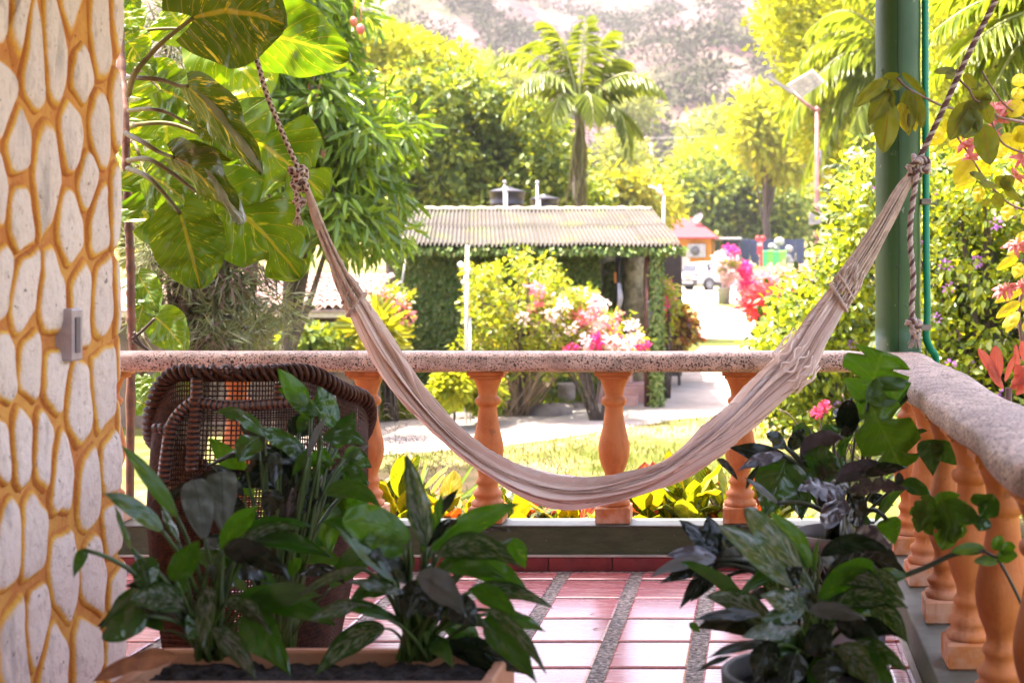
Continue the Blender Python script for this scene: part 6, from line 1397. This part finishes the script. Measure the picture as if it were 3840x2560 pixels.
mb = MB(); mb.box((D(700,0,19.7).x, 19.74, ge), (D(760,0,19.7).x, 19.795, D(0,735,19.7).z)); mb.build('door', simple('dark_door', (.03,.02,.02)), t2)
tree('shrub', 'leafy green shrub against the dark wall of the small tiled house', 'shrub', [(650,760),(700,740),(750,755),(790,720),(800,830),(650,830)], 18.3, .4, 40, .16, 1700, .12, M_tA, T_OVAL, None, (.03,.02), 8)
tree('banana_like_shrub', 'light green broad leafed shrub right of the small tiled house', 'shrub', [(830,720),(880,710),(905,770),(900,830),(840,840)], 18.6, .3, 16, .15, 220, .34, M_lime, T_LONG, None, (.03,.02), 8)
# white garden urn post under the rail, boulders
th = thing('planter', 'short whitish cylindrical planter on the grass seen under the rail', 'planter', ground_at(1302, 931))
mb = MB(); q = th.location; mb.lathe(q, [(0,.135),(.02,.15),(.30,.135),(.33,.15),(.36,.15),(.36,.12),(.32,.11)], 20); mb.build('planter_wall', simple('whitewash', (.30,.26,.24), (.2,.17,.15), 8), th)
M_rock = simple('pale_rock', (.20,.17,.15), (.12,.10,.09), 4, .9, .7, 12, .03)
for i, (x, y, s_) in enumerate([(1100,935,.22),(1150,925,.16),(1185,930,.2),(1215,920,.15),(1260,935,.26),(1290,925,.18),(1330,920,.12),(1060,945,.15),(1010,950,.14),(1230,935,.18)]):
    p = ground_at(x, y+17); mb = MB(); sd_ = random.random()*50
    mb.grid(lambda u, v_: p+Vector((math.cos(u*6.2832)*math.sin(v_*3.1416)*s_*1.3, math.sin(u*6.2832)*math.sin(v_*3.1416)*s_, math.cos(v_*3.1416)*s_*.62))*(1+.28*mnoise.noise(Vector((math.cos(u*6.2832)*1.3+sd_, math.sin(u*6.2832)*1.3, v_*2.4)))), 18, 10, True, False)
    tag(mb.build('boulder', M_rock), 'pale garden boulder at the lawn edge, number from left behind the balusters' if 0 else ['pale boulder right of the second baluster at the bed edge','small pale boulder second along the bed edge','pale boulder third along the bed edge','small pale boulder fourth along the bed edge','largest pale boulder, left of the short white planter','pale boulder just below the short white planter','smallest boulder right of the short white planter','pale boulder under the white garden pole','pale boulder at the left end of the bed edge','flat boulder touching the largest boulder'][i], 'boulder', 'boulders edging the garden bed')
# shrubs round the bed under the rail
for i, (poly, Y_, lb, m) in enumerate([([(560,860),(900,870),(890,930),(560,930)], 21, 'dark low shrubs at the foot of the ivy wall', M_tA), ([(1000,860),(1060,850),(1080,900),(1010,910)], 19.5, 'bright lime low plant left of the white garden pole', M_yel), ([(1080,880),(1130,870),(1140,920),(1090,930)], 20, 'lime low plant at the foot of the garden pole', M_bush)]):
    tree('low_shrub', lb, 'shrub', poly, Y_, .4, 34, .2, 2200, .12, m, T_OVAL, None, (.02,.02), 6)

# ---- green bed between the cottage and the path
brow = [(972,560,850),(961,560,1000),(957,560,1165),(948,560,1232),(938,560,1295),(925,560,1350),(912,560,1385),(900,560,1408),(885,560,1455)]
mb = MB()
for y, x0_, x1_ in brow:
    for j in range(13):
        p = ground_at(x0_+(x1_-x0_)*j/12, y); mb.v.append((p.x+(random.uniform(-.08,.08) if j == 12 else 0), p.y, gz(p.y)+.018))
for i in range(len(brow)-1):
    for j in range(12): a = i*13+j; mb.f.append((a, a+1, a+14, a+13))
setkind(mb.build('flower_bed', simple('mossy_soil', (.07,.085,.018), (.12,.11,.05), 2.5, .95, .8, 25, .03)), 'structure')
nb_ = 9000; k = RNG.randint(0, len(brow)-1, nb_); f = RNG.rand(nb_); u_ = RNG.rand(nb_); C = []
for a, b_, c0 in zip(k, f, u_):
    y = brow[a][0]+(brow[a+1][0]-brow[a][0])*b_; x1_ = brow[a][2]+(brow[a+1][2]-brow[a][2])*b_; p = ground_at(700+(x1_-700)*c0, y); C.append((p.x, p.y, gz(p.y)+.02))
C = np.array(C); cloud('bed_grass', C, RNG.normal(size=C.shape)*.45+[0,0,1], RNG.normal(size=C.shape), .10+RNG.rand(nb_)*.12, leafy('bed_grass_blade', [(.10,.16,.015),(.16,.22,.02),(.24,.26,.03),(.07,.12,.012)], .45, (1.5,1.3,.4), .6, .3), None, (T_KITE[0]*np.array([1,.45,1]), T_KITE[1]))
# ---- grass tufts on the lawn
n = 26000; Yg = 7+RNG.rand(n)**1.3*17; Xg = (RNG.uniform(520, 2060, n)-1740)*Yg/3267
pn = np.array([mnoise.noise(Vector((a*.5, b*.5, 0))) for a, b in zip(Xg, Yg)]); keep = pn+RNG.rand(n)*.6 > .12
def on_path(X, Y):
    x = 1740+X/Y*3267; y = 615+(EYE-gz(Y))/Y*3267
    for (ya, a0, a1), (yb, b0_, b1_) in zip(rows, rows[1:]):
        if yb <= y <= ya: f = (ya-y)/(ya-yb); return a0+(b0_-a0)*f-8 < x < a1+(b1_-a1)*f+8
    return False
kp = np.array([k and not on_path(a, b) for k, a, b in zip(keep, Xg, Yg)]); Xg, Yg = Xg[kp], Yg[kp]; Zg = np.array([gz(b) for b in Yg])
M_grass = leafy('lawn_blade', [(.08,.11,.012),(.13,.15,.018),(.20,.17,.06),(.10,.13,.018)], .4, (1.3,1.3,.4), .7, .2)
C = np.stack([Xg, Yg, Zg], 1); cloud('grass', C, RNG.normal(size=C.shape)*.35+[0,0,1], RNG.normal(size=C.shape), .045+RNG.rand(len(C))*.05, M_grass, None, (T_KITE[0]*np.array([1,.35,1]), T_KITE[1]))

# ================================================================ CAR PARK
def prism_house():
    Y0_ = 88; th = thing('orange_house', 'small orange house with a red hipped roof behind the white car', 'house', (D(1570,600,Y0_).x, Y0_, gz(Y0_)))
    M_or = simple('orange_render', (.50,.20,.012), (.45,.17,.012), 2, .8); M_rr = simple('red_roof_sheet', (.26,.02,.03), (.20,.016,.024), 1, .9, .3, 8, .02)
    a, b = D(1440,0,Y0_).x, D(1634,0,Y0_).x; g_ = gz(Y0_); ze = D(0,548,Y0_).z
    mb = MB(); mb.box((a, Y0_, g_), (b, Y0_+7, ze)); mb.build('wall', M_or, th)
    ov = .45; zr = D(0,503,Y0_+3).z
    A, B, C_, E = Vector((a, Y0_-ov, ze-.02)), Vector((b+ov, Y0_-ov, ze-.02)), Vector((b+ov, Y0_+7.4, ze-.02)), Vector((a, Y0_+7.4, ze-.02))
    F_, G_ = Vector((a, Y0_+3.5, zr)), Vector((D(1592,0,Y0_+3.5).x, Y0_+3.5, zr))
    mb = MB(); 
    for q in ((A, B, G_, F_), (B, C_, G_), (C_, E, F_, G_)): mb.prism(q, (0, 0, .09))
    mb.build('roof', M_rr, th)
    p = D(1600,576,Y0_-.3); ac = MB(); ac.box((p.x-.55, Y0_-.36, p.z-.42), (p.x+.55, Y0_-.02, p.z+.42), .03); aco = ac.build('air_conditioner', simple('ac_white', (.34,.33,.32)), th)
    mb = MB(); mb.tube([(p.x-.08+.28*math.cos(k*.3927), Y0_-.38, p.z+.28*math.sin(k*.3927)) for k in range(17)], .02, 5, cap=False)
    mb.tube([(p.x-.08, Y0_-.37, p.z), (p.x-.08, Y0_-.375, p.z)], .25, 16); mb.build('fan_grille', simple('grille_grey', (.12,.12,.13)), aco)
    q = D(1607,503,Y0_+2); mb = MB(); nv = Vector((-.55, -.6, .55)).normalized(); u = nv.orthogonal().normalized(); w_ = nv.cross(u)
    mb.grid(lambda a_, r_: q+(u*math.cos(a_*6.2832)*r_+w_*math.sin(a_*6.2832)*r_*1.0)*.36+nv*(.18*r_*r_), 24, 5, True, False); dish = mb.build('satellite_dish', simple('dish_grey', (.3,.29,.29)), th)
    mb = MB(); mb.tube([q-nv*.02, q+nv*.35], .02, 6); mb.tube([q, q+Vector((0, .3, -.6))], .03, 6); mb.build('dish_arm', bpy.data.materials['grille_grey'], dish)
    mb = MB(); mb.box((D(1562,0,Y0_).x, Y0_-.05, g_), (D(1585,0,Y0_).x, Y0_-.001, g_+2.1)); mb.build('door', simple('white_door', (.6,.55,.5)), th)
    mb = MB()
    for k, (x, y) in enumerate(((1650,552),(1698,550))): mb.tube([D(x,y,Y0_+1), (D(x,y,Y0_+1).x, Y0_+1, gz(Y0_+1))], .06, 6)
    cano = mb; r_ = thing('carport', 'low grey roofed shelter right of the orange house', 'shelter', (D(1675,600,Y0_+1).x, Y0_+1, gz(Y0_))); cano.build('post', bpy.data.materials['grille_grey'], r_)
    mb = MB(); p0, p1 = D(1640,550,Y0_+.5), D(1704,550,Y0_+.5); mb.box((p0.x, Y0_+.2, p0.z), (p1.x, Y0_+4, p0.z+.12), .02); mb.build('roof', simple('grey_sheet', (.45,.44,.46)), r_)
prism_house()
# car: rear three quarter view
def car():
    M_w = NT('white_car_paint').fin(col=(.42,.42,.42), rough=.25, coat=.6, spec=.5); M_gl = NT('dark_car_glass').fin(col=(.02,.022,.025), rough=.05, spec=.9); M_bk = simple('black_trim', (.02,.02,.022)); M_ty = simple('tyre_rubber', (.02,.02,.02), rough=.9)
    M_al = NT('alloy').fin(col=(.55,.55,.56), rough=.3, metal=.9); M_rl = NT('tail_lamp_red').fin(col=(.45,.015,.02), rough=.2); M_pl = simple('yellow_plate', (.85,.55,.03))
    pb = ground_at(1612, 667); Y0_ = 80; root = thing('parked_car', 'white hatchback car parked before the orange house, seen from behind', 'car', (D(1584,0,Y0_).x-.1, Y0_, gz(Y0_)))
    # body stations from rear (x=0) to front (x=4.25); half width, sill z, belt z, roof z, roof half width
    st = [(0,.70,.42,.95,.95,.62),(.05,.82,.36,1.02,1.06,.60),(.20,.88,.32,1.05,1.36,.60),(.55,.90,.30,1.03,1.56,.60),(1.1,.91,.28,1.01,1.62,.61),(1.9,.91,.27,.99,1.62,.61),(2.5,.91,.27,.97,1.55,.60),(2.9,.91,.27,.96,1.30,.60),(3.15,.90,.28,.95,1.02,.66),(3.6,.89,.30,.88,.90,.66),(4.05,.84,.34,.74,.76,.6),(4.25,.66,.40,.60,.62,.5)]
    def ringpts(s_): 
        x, wv, z0_, zb_, zr_, wr = s_
        return [(x,-wv*.9,z0_),(x,-wv,z0_+.12),(x,-wv,(z0_+zb_)/2),(x,-wv*.97,zb_),(x,-(wr+(.0)),max(zr_-.06, zb_)),(x,-wr*.8,zr_),(x,0,zr_+.02),(x,wr*.8,zr_),(x,wr,max(zr_-.06, zb_)),(x,wv*.97,zb_),(x,wv,(z0_+zb_)/2),(x,wv,z0_+.12),(x,wv*.9,z0_)]
    import bisect
    ang = R(42)   # the car points away to the right
    ca, sa = math.cos(ang), math.sin(ang); o0 = Vector(root.location)
    def T(p): return Vector((o0.x+p[0]*ca+p[1]*sa, o0.y+p[0]*sa-p[1]*ca, o0.z+p[2]))
    mb = MB(); rg = [ringpts(s_) for s_ in st]; m = 13
    for r_ in rg: mb.v += [tuple(T(p)) for p in r_]
    for i in range(len(rg)-1):
        for j in range(m-1): a = i*m+j; mb.f.append((a, a+m, a+m+1, a+1))
        mb.f.append((i*m, i*m+m-1, (i+1)*m+m-1, (i+1)*m))
    mb.f.append(tuple(range(m))); mb.f.append(tuple((len(rg)-1)*m+j for j in reversed(range(m))))
    bo = mb.build('body', M_w, root)
    def panel(name, pts, mat, par, up=None):
        a, b, c_ = [Vector(p) for p in pts[:3]]; nn = (b-a).cross(c_-a).normalized()*.02; mb = MB(); mb.prism([T(Vector(p)-nn) for p in pts], T(nn)-T(Vector((0,0,0)))+T(nn)-T(Vector((0,0,0)))); return mb.build(name, mat, par)
    panel('rear_window', [(.04,-.60,1.08),(.04,.60,1.08),(.21,.52,1.44),(.21,-.52,1.44)], M_gl, root)
    for s_ in (-1, 1):
        for (xa, xb, na) in ((.75,1.45,'side_window'),(1.5,2.25,'side_window'),(2.3,2.85,'side_window')):
            za = 1.50 if xa < 2.2 else 1.42; zb2 = 1.50 if xb < 2.4 else 1.22
            panel(na, [(xa,s_*.895,1.06),(xb,s_*.892,1.05),(xb-.02,s_*.665,zb2),(xa+.05,s_*.665,za)], M_gl, root)
        panel('tail_light', [(.0,s_*.60,.84),(.0,s_*.80,.84),(.03,s_*.82,.98),(.02,s_*.55,.98)], M_rl, root)
        mb = MB(); mb.obox(T((2.1, s_*.92, .40)), (T((1.55,0,0))-T((0,0,0))), (T((0,.02,0))-T((0,0,0))), Vector((0,0,.10))); mb.build('side_skirt', M_bk, root)
        for x_ in (.80, 3.40):
            c_ = Vector((x_, s_*.86, .33)); mb = MB(); mb.tube([T(c_-Vector((0,.10,0))), T(c_-Vector((0,.09,0))), T(c_+Vector((0,.09,0))), T(c_+Vector((0,.10,0)))], [.29,.33,.33,.29], 28); wh = mb.build('wheel', M_ty, root)
            mb = MB(); mb.tube([T(c_+Vector((0,s_*.101,0))), T(c_+Vector((0,s_*.104,0)))], .07, 12)
            for k in range(5):
                an = k*1.2566; d = Vector((math.cos(an), 0, math.sin(an))); mb.tube([T(c_+Vector((0,s_*.103,0))+d*.05), T(c_+Vector((0,s_*.106,0))+d*.22)], .028, 5)
            mb.tube([T(c_+Vector((.21*math.cos(q*.3927), s_*.103, .21*math.sin(q*.3927)))) for q in range(17)], .018, 5, cap=False); mb.build('rim', M_al, wh)
            mb = MB(); mb.tube([T(c_+Vector((.39*math.cos(q*.2618), s_*.045, .39*math.sin(q*.2618)))) for q in range(0, 13)], .035, 6); mb.build('wheel_arch', M_bk, root)
        mb = MB(); mb.obox(T((2.75, s_*.99, 1.08)), T((.07,0,0))-T((0,0,0)), T((0,.09,0))-T((0,0,0)), Vector((0,0,.06))); mb.build('mirror', M_w, root)
    panel('rear_bumper', [(-.03,-.80,.28),(-.03,.80,.28),(-.03,.84,.62),(-.03,-.84,.62)], M_bk, root); panel('bumper_insert', [(-.06,-.5,.42),(-.06,.5,.42),(-.06,.5,.52),(-.06,-.5,.52)], M_w, root)
    panel('number_plate', [(-.035,-.22,.72),(-.035,.22,.72),(-.035,.22,.84),(-.035,-.22,.84)], M_pl, root)
car()
# potted bougainvillea tree
q = ground_at(1663, 698); pt_ = thing('potted_tree', 'small white and magenta bougainvillea tree in a grey concrete drum by the road', 'potted tree', q)
mb = MB(); s_ = q.y/3267; hh = 38*s_; mb.lathe(q, [(0,13*s_),(hh*.9,14.5*s_),(hh*.92,15.5*s_),(hh,15.5*s_),(hh,13*s_),(hh*.85,12.5*s_)], 24); mb.build('drum', simple('grey_concrete', (.42,.39,.34), (.34,.31,.27), 3), pt_)
tq = Vector(q)+Vector((0,0,hh*.85)); mb = MB()
for k in range(5): mb.tube(bez(tq, tq+Vector((random.uniform(-.2,.2),0,.5)), D(1640+k*14, 605+10*(k % 2), q.y), 6), [.04-.004*j for j in range(7)], 6)
mb.build('stem', M_bark, pt_)
for poly, m, n in (([(1640,590),(1670,570),(1700,600),(1700,640),(1660,660),(1636,625)], M_bw, 1300), ([(1650,585),(1720,600),(1700,620),(1640,640)], M_yel, 350), ([(1690,590),(1720,605),(1722,640),(1706,640)], M_bp, 420), ([(1655,570),(1690,570),(1690,590)], M_bp, 130), ([(1690,645),(1740,650),(1770,665),(1700,660)], M_bp, 160)):
    crown('bracts', clumps(poly, q.y, .5, max(6, n//30), .15), .16, n, .15, m, pt_, T_OVAL, .0)
boug('low scarlet flowered bush where the path meets the hedge', [[(1706,680),(1750,674),(1775,690),(1770,725),(1720,725),(1706,700)], [(1706,676),(1760,672),(1770,694),(1712,698)], [(1775,672),(1800,672),(1800,700),(1775,695)]], 36, D(1740,700,36).x, [M_br, M_br, M_br], [900, 700, 200], 700, .12)
boug('low salmon flowered shrubs on the verge behind the scarlet bush', [[(1690,640),(1800,625),(1830,650),(1800,675),(1700,675)], [(1700,640),(1790,630),(1800,670),(1700,670)]], 52, D(1760,680,52).x, [M_bs, M_bs], [900, 500], 300, .16)
boug('dry straw coloured verge shrub under the recycling bins', [[(1700,612),(1850,612),(1870,650),(1700,650)]], 62, D(1790,650,62).x, [leafy('straw_leaf', [(.55,.42,.30),(.45,.36,.22)], .4, (1,1,1))], [2200], 300, .2, 'shrub')
# recycling corner
rc = thing('refuse_enclosure', 'dark blue boarded enclosure behind the green bins', 'enclosure', (D(1750,600,90).x, 90, gz(90)))
M_bl = simple('dark_blue_board', (.035,.055,.12), (.02,.03,.07)); 
for k in range(9):
    a = D(1660+k*21, 0, 90).x; mb = MB(); mb.box((a, 90, gz(90)), (a+.55, 90.08, D(0,549+(k % 2),90).z), .01); mb.build('board', M_bl, rc)
for k, (x, y, w_, c_) in enumerate([(1756,576,7,(.04,.42,.14)),(1770,575,7,(.12,.55,.05)),(1783,577,7,(.05,.45,.12)),(1797,576,8,(.16,.60,.05))]):
    Y_ = 86; b = D(x, 0, Y_).x; r = w_*Y_/3267; h = D(0,y,Y_).z-gz(Y_); th = thing('recycling_bin', ['leftmost dark green recycling bin by the red post','lime green recycling bin second from the red post','mid green recycling bin third from the red post','rightmost lime green recycling bin of the row'][k], 'bin', (b, Y_, gz(Y_)), 'row of green recycling bins')
    mb = MB(); z0_ = gz(Y_); n0 = len(mb.v)
    for zz, rr3 in ((z0_, .75), (z0_+h*.85, .95), (z0_+h*.86, 1.0), (z0_+h*.92, 1.0)):
        mb.v += [(b-r*rr3, Y_-r*rr3, zz), (b+r*rr3, Y_-r*rr3, zz), (b+r*rr3, Y_+r*rr3, zz), (b-r*rr3, Y_+r*rr3, zz)]
    for i in range(3):
        for j in range(4): a = n0+i*4+j; c2_ = n0+i*4+(j+1) % 4; mb.flat.add(len(mb.f)); mb.f.append((a, c2_, c2_+4, a+4))
    mb.build('bin_body', simple('bin_green_%d' % k, c_), th); mb = MB(); mb.box((b-r*1.05, Y_-r*1.08, z0_+h*.925), (b+r*1.05, Y_+r, z0_+h), .04); mb.build('lid', bpy.data.materials['bin_green_%d' % k], th)
    mb = MB(); mb.tube([(b-r*.8, Y_+r*.9, z0_+.12), (b+r*.8, Y_+r*.9, z0_+.12)], .12, 10); mb.build('wheel', bpy.data.materials['tyre_rubber'], th)
rp = thing('extinguisher_post', 'red post with a white box and red round signs beside the bins', 'post', (D(1746,600,85).x, 85, gz(85)))
M_rd = simple('signal_red', (.60,.03,.03)); x_ = rp.location.x
mb = MB(); mb.tube([(x_+.08, 85, gz(85)), (x_+.08, 85, D(0,545,85).z)], .075, 8); mb.build('pole', M_rd, rp)
mb = MB(); a = D(1739,578,85); b = D(1751,558,85); mb.box((a.x, 84.8, D(0,584,85).z), (b.x, 84.92, D(0,566,85).z), .02); mb.build('cabinet', M_rd, rp)
mb = MB(); mb.box((a.x, 84.75, D(0,566,85).z+.01), (b.x, 84.92, b.z), .02); mb.build('white_box', bpy.data.materials['ac_white'], rp)
for x in (1741, 1752):
    p = D(x, 548, 84.8); mb = MB(); mb.tube([p, p+Vector((0,.05,0))], .17, 16); mb.build('sign_disc', M_rd, rp)
ws = thing('white_sacks', 'stack of white sacks and a board on top of the green bins', 'sacks', (D(1790,560,87).x, 87, gz(87)))
for x, y, w_ in ((1773,566,8),(1783,570,7),(1812,572,9),(1790,555,11),(1808,590,9),(1815,600,8)):
    p = D(x, y, 86.9); mb = MB(); s_ = w_*.0266; mb.grid(lambda u, v_: p+Vector((math.cos(u*6.2832)*math.sin(v_*3.1416)*s_*1.1, math.sin(u*6.2832)*math.sin(v_*3.1416)*s_, math.cos(v_*3.1416)*s_*.9))*(1+.04*math.sin(u*20)), 14, 8, True); mb.build('sack', bpy.data.materials['ac_white'], ws)
mb = MB(); mb.box((D(1770,0,87.5).x, 87.3, gz(87)), (D(1820,0,87.5).x, 87.7, D(0,590,87.5).z)); mb.build('pallet_crate', simple('crate_grey', (.3,.3,.32)), ws)

# ---- lamp posts, wires
M_rust = simple('pinkish_rust_paint', (.20,.07,.06), (.28,.14,.12), 5, .5); M_wh = bpy.data.materials['ac_white']
YL = 27; lp = thing('solar_street_lamp', 'solar street lamp on a rusty pink pole left of the green post', 'street lamp', (D(1876,0,YL).x, YL, gz(YL)))
mb = MB(); mb.tube([(D(1878,0,YL).x, YL, gz(YL)), D(1876,252,YL)], [.05,.042], 12); mb.build('pole', M_rust, lp)
mb = MB(); mb.tube([D(1876,256,YL), D(1850,238,YL), D(1822,212,YL)], .035, 8); mb.tube([D(1875,256,YL), D(1880,248,YL)], .06, 8); mb.build('arm', M_rust, lp)
mb = MB(); a, b = D(1822,214,YL), D(1764,178,YL); d = (b-a).normalized(); mb.obox((a+b)/2, d*(b-a).length*.5, Vector((0,.11,0)), d.cross(Vector((0,1,0))).normalized()*.025); mb.build('lamp_head', M_wh, lp)
mb = MB(); cs = [D(1808,196,YL), D(1868,159,YL), D(1895,186,YL), D(1838,226,YL)]; 
for k in (1, 2): cs[k] = cs[k]+Vector((0,.15,0))
mb.prism(cs, (0, .04, .02)); pn_ = mb.build('solar_panel', simple('panel_frame', (.45,.42,.40)), lp)
for i in range(4):
    for j in range(3):
        def bl(u, v_): return cs[0].lerp(cs[1], u).lerp(cs[3].lerp(cs[2], u), v_)-Vector((0,.012,.0))
        mb = MB(); u0, v0 = .06+i*.225, .07+j*.295; mb.prism([bl(u0, v0), bl(u0+.20, v0), bl(u0+.20, v0+.26), bl(u0, v0+.26)], (0,.008,0)); mb.build('solar_cell', simple('pale_cell', (.34,.30,.20), rough=.3) if 'pale_cell' not in bpy.data.materials else bpy.data.materials['pale_cell'], pn_)
mb = MB(); p = D(1872,502,YL-.12); mb.box((p.x-.115, YL-.2, p.z-.12), (p.x+.115, YL-.06, p.z+.12), .015); mb.build('junction_box', M_wh, lp)
mb = MB(); mb.tube([D(1884,345,YL), D(1884,380,YL)], .03, 8); mb.build('bracket', M_wh, lp)
Y2 = 62; l2 = thing('street_lamp', 'second pale street lamp with two short arms behind the cottage roof end', 'street lamp', (D(1524,0,Y2).x, Y2, gz(Y2)))
mb = MB(); mb.tube([(D(1525,0,Y2).x, Y2, gz(Y2)), D(1524,448,Y2)], [.07,.06], 8); mb.build('pole', simple('pale_pole', (.55,.48,.46)), l2)
mb = MB(); mb.tube([D(1524,450,Y2), D(1505,432,Y2), D(1490,428,Y2)], .05, 6); mb.tube([D(1524,450,Y2), D(1514,425,Y2)], .05, 6); mb.tube([D(1510,436,Y2), D(1522,446,Y2)], .1, 6); mb.build('arm', bpy.data.materials['pale_pole'], l2)
Y3 = 130; up_ = thing('utility_pole', 'tall pale utility pole on the slope carrying the power lines', 'utility pole', (D(1497,0,Y3).x, Y3, gz(Y3)))
mb = MB(); mb.tube([(D(1497,0,Y3).x, Y3, gz(Y3)), D(1496,330,Y3)], [.2,.14], 8); mb.build('pole', bpy.data.materials['pale_pole'], up_)
mb = MB(); mb.tube([D(1474,372,Y3), D(1520,368,Y3)], .1, 6); mb.tube([D(1484,334,Y3), D(1508,330,Y3)], .09, 6); mb.build('crossarm', bpy.data.materials['pale_pole'], up_)
for k, (y0_, y1_, lb) in enumerate(((300,290,'uppermost power line crossing the slope'), (312,303,'middle power line crossing the slope'), (328,322,'lowest power line crossing the slope'))):
    mb = MB(); a, b = D(1290,y0_+6,132), D(1830,y1_-4,128); mb.tube([a.lerp(b, i/20)-Vector((0,0,.8*4*(i/20)*(1-i/20))) for i in range(21)], .035, 4)
    tag(mb.build('power_line', simple('wire_grey', (.35,.32,.33)) if 'wire_grey' not in bpy.data.materials else bpy.data.materials['wire_grey']), lb, 'cable', 'power lines')
# ---- far screen of trees on the left behind mango and right
tree('tree', 'pale sunlit tree glimpsed through the cypress at far left', 'tree', [(100,350),(330,330),(520,300),(620,420),(560,640),(300,640),(100,600)], 45, 3, 90, 1.0, 5000, .4, M_far, T_KITE, None, (.25,.1), 14)
# ---- haze
hzm = NT('haze'); hzm.t.nodes.remove(hzm.b)
vol = hzm.t.nodes.new('ShaderNodeVolumePrincipled'); vol.inputs['Color'].default_value = (.93, .93, 1, 1); vol.inputs['Density'].default_value = .00022; vol.inputs['Anisotropy'].default_value = .2
hzm.t.links.new(vol.outputs[0], hzm.o.inputs['Volume'])
mb = MB(); mb.box((-420, -40, -3.2), (420, 900, 330)); hzo = mb.build('haze', hzm.m); hzo['kind'] = 'stuff'
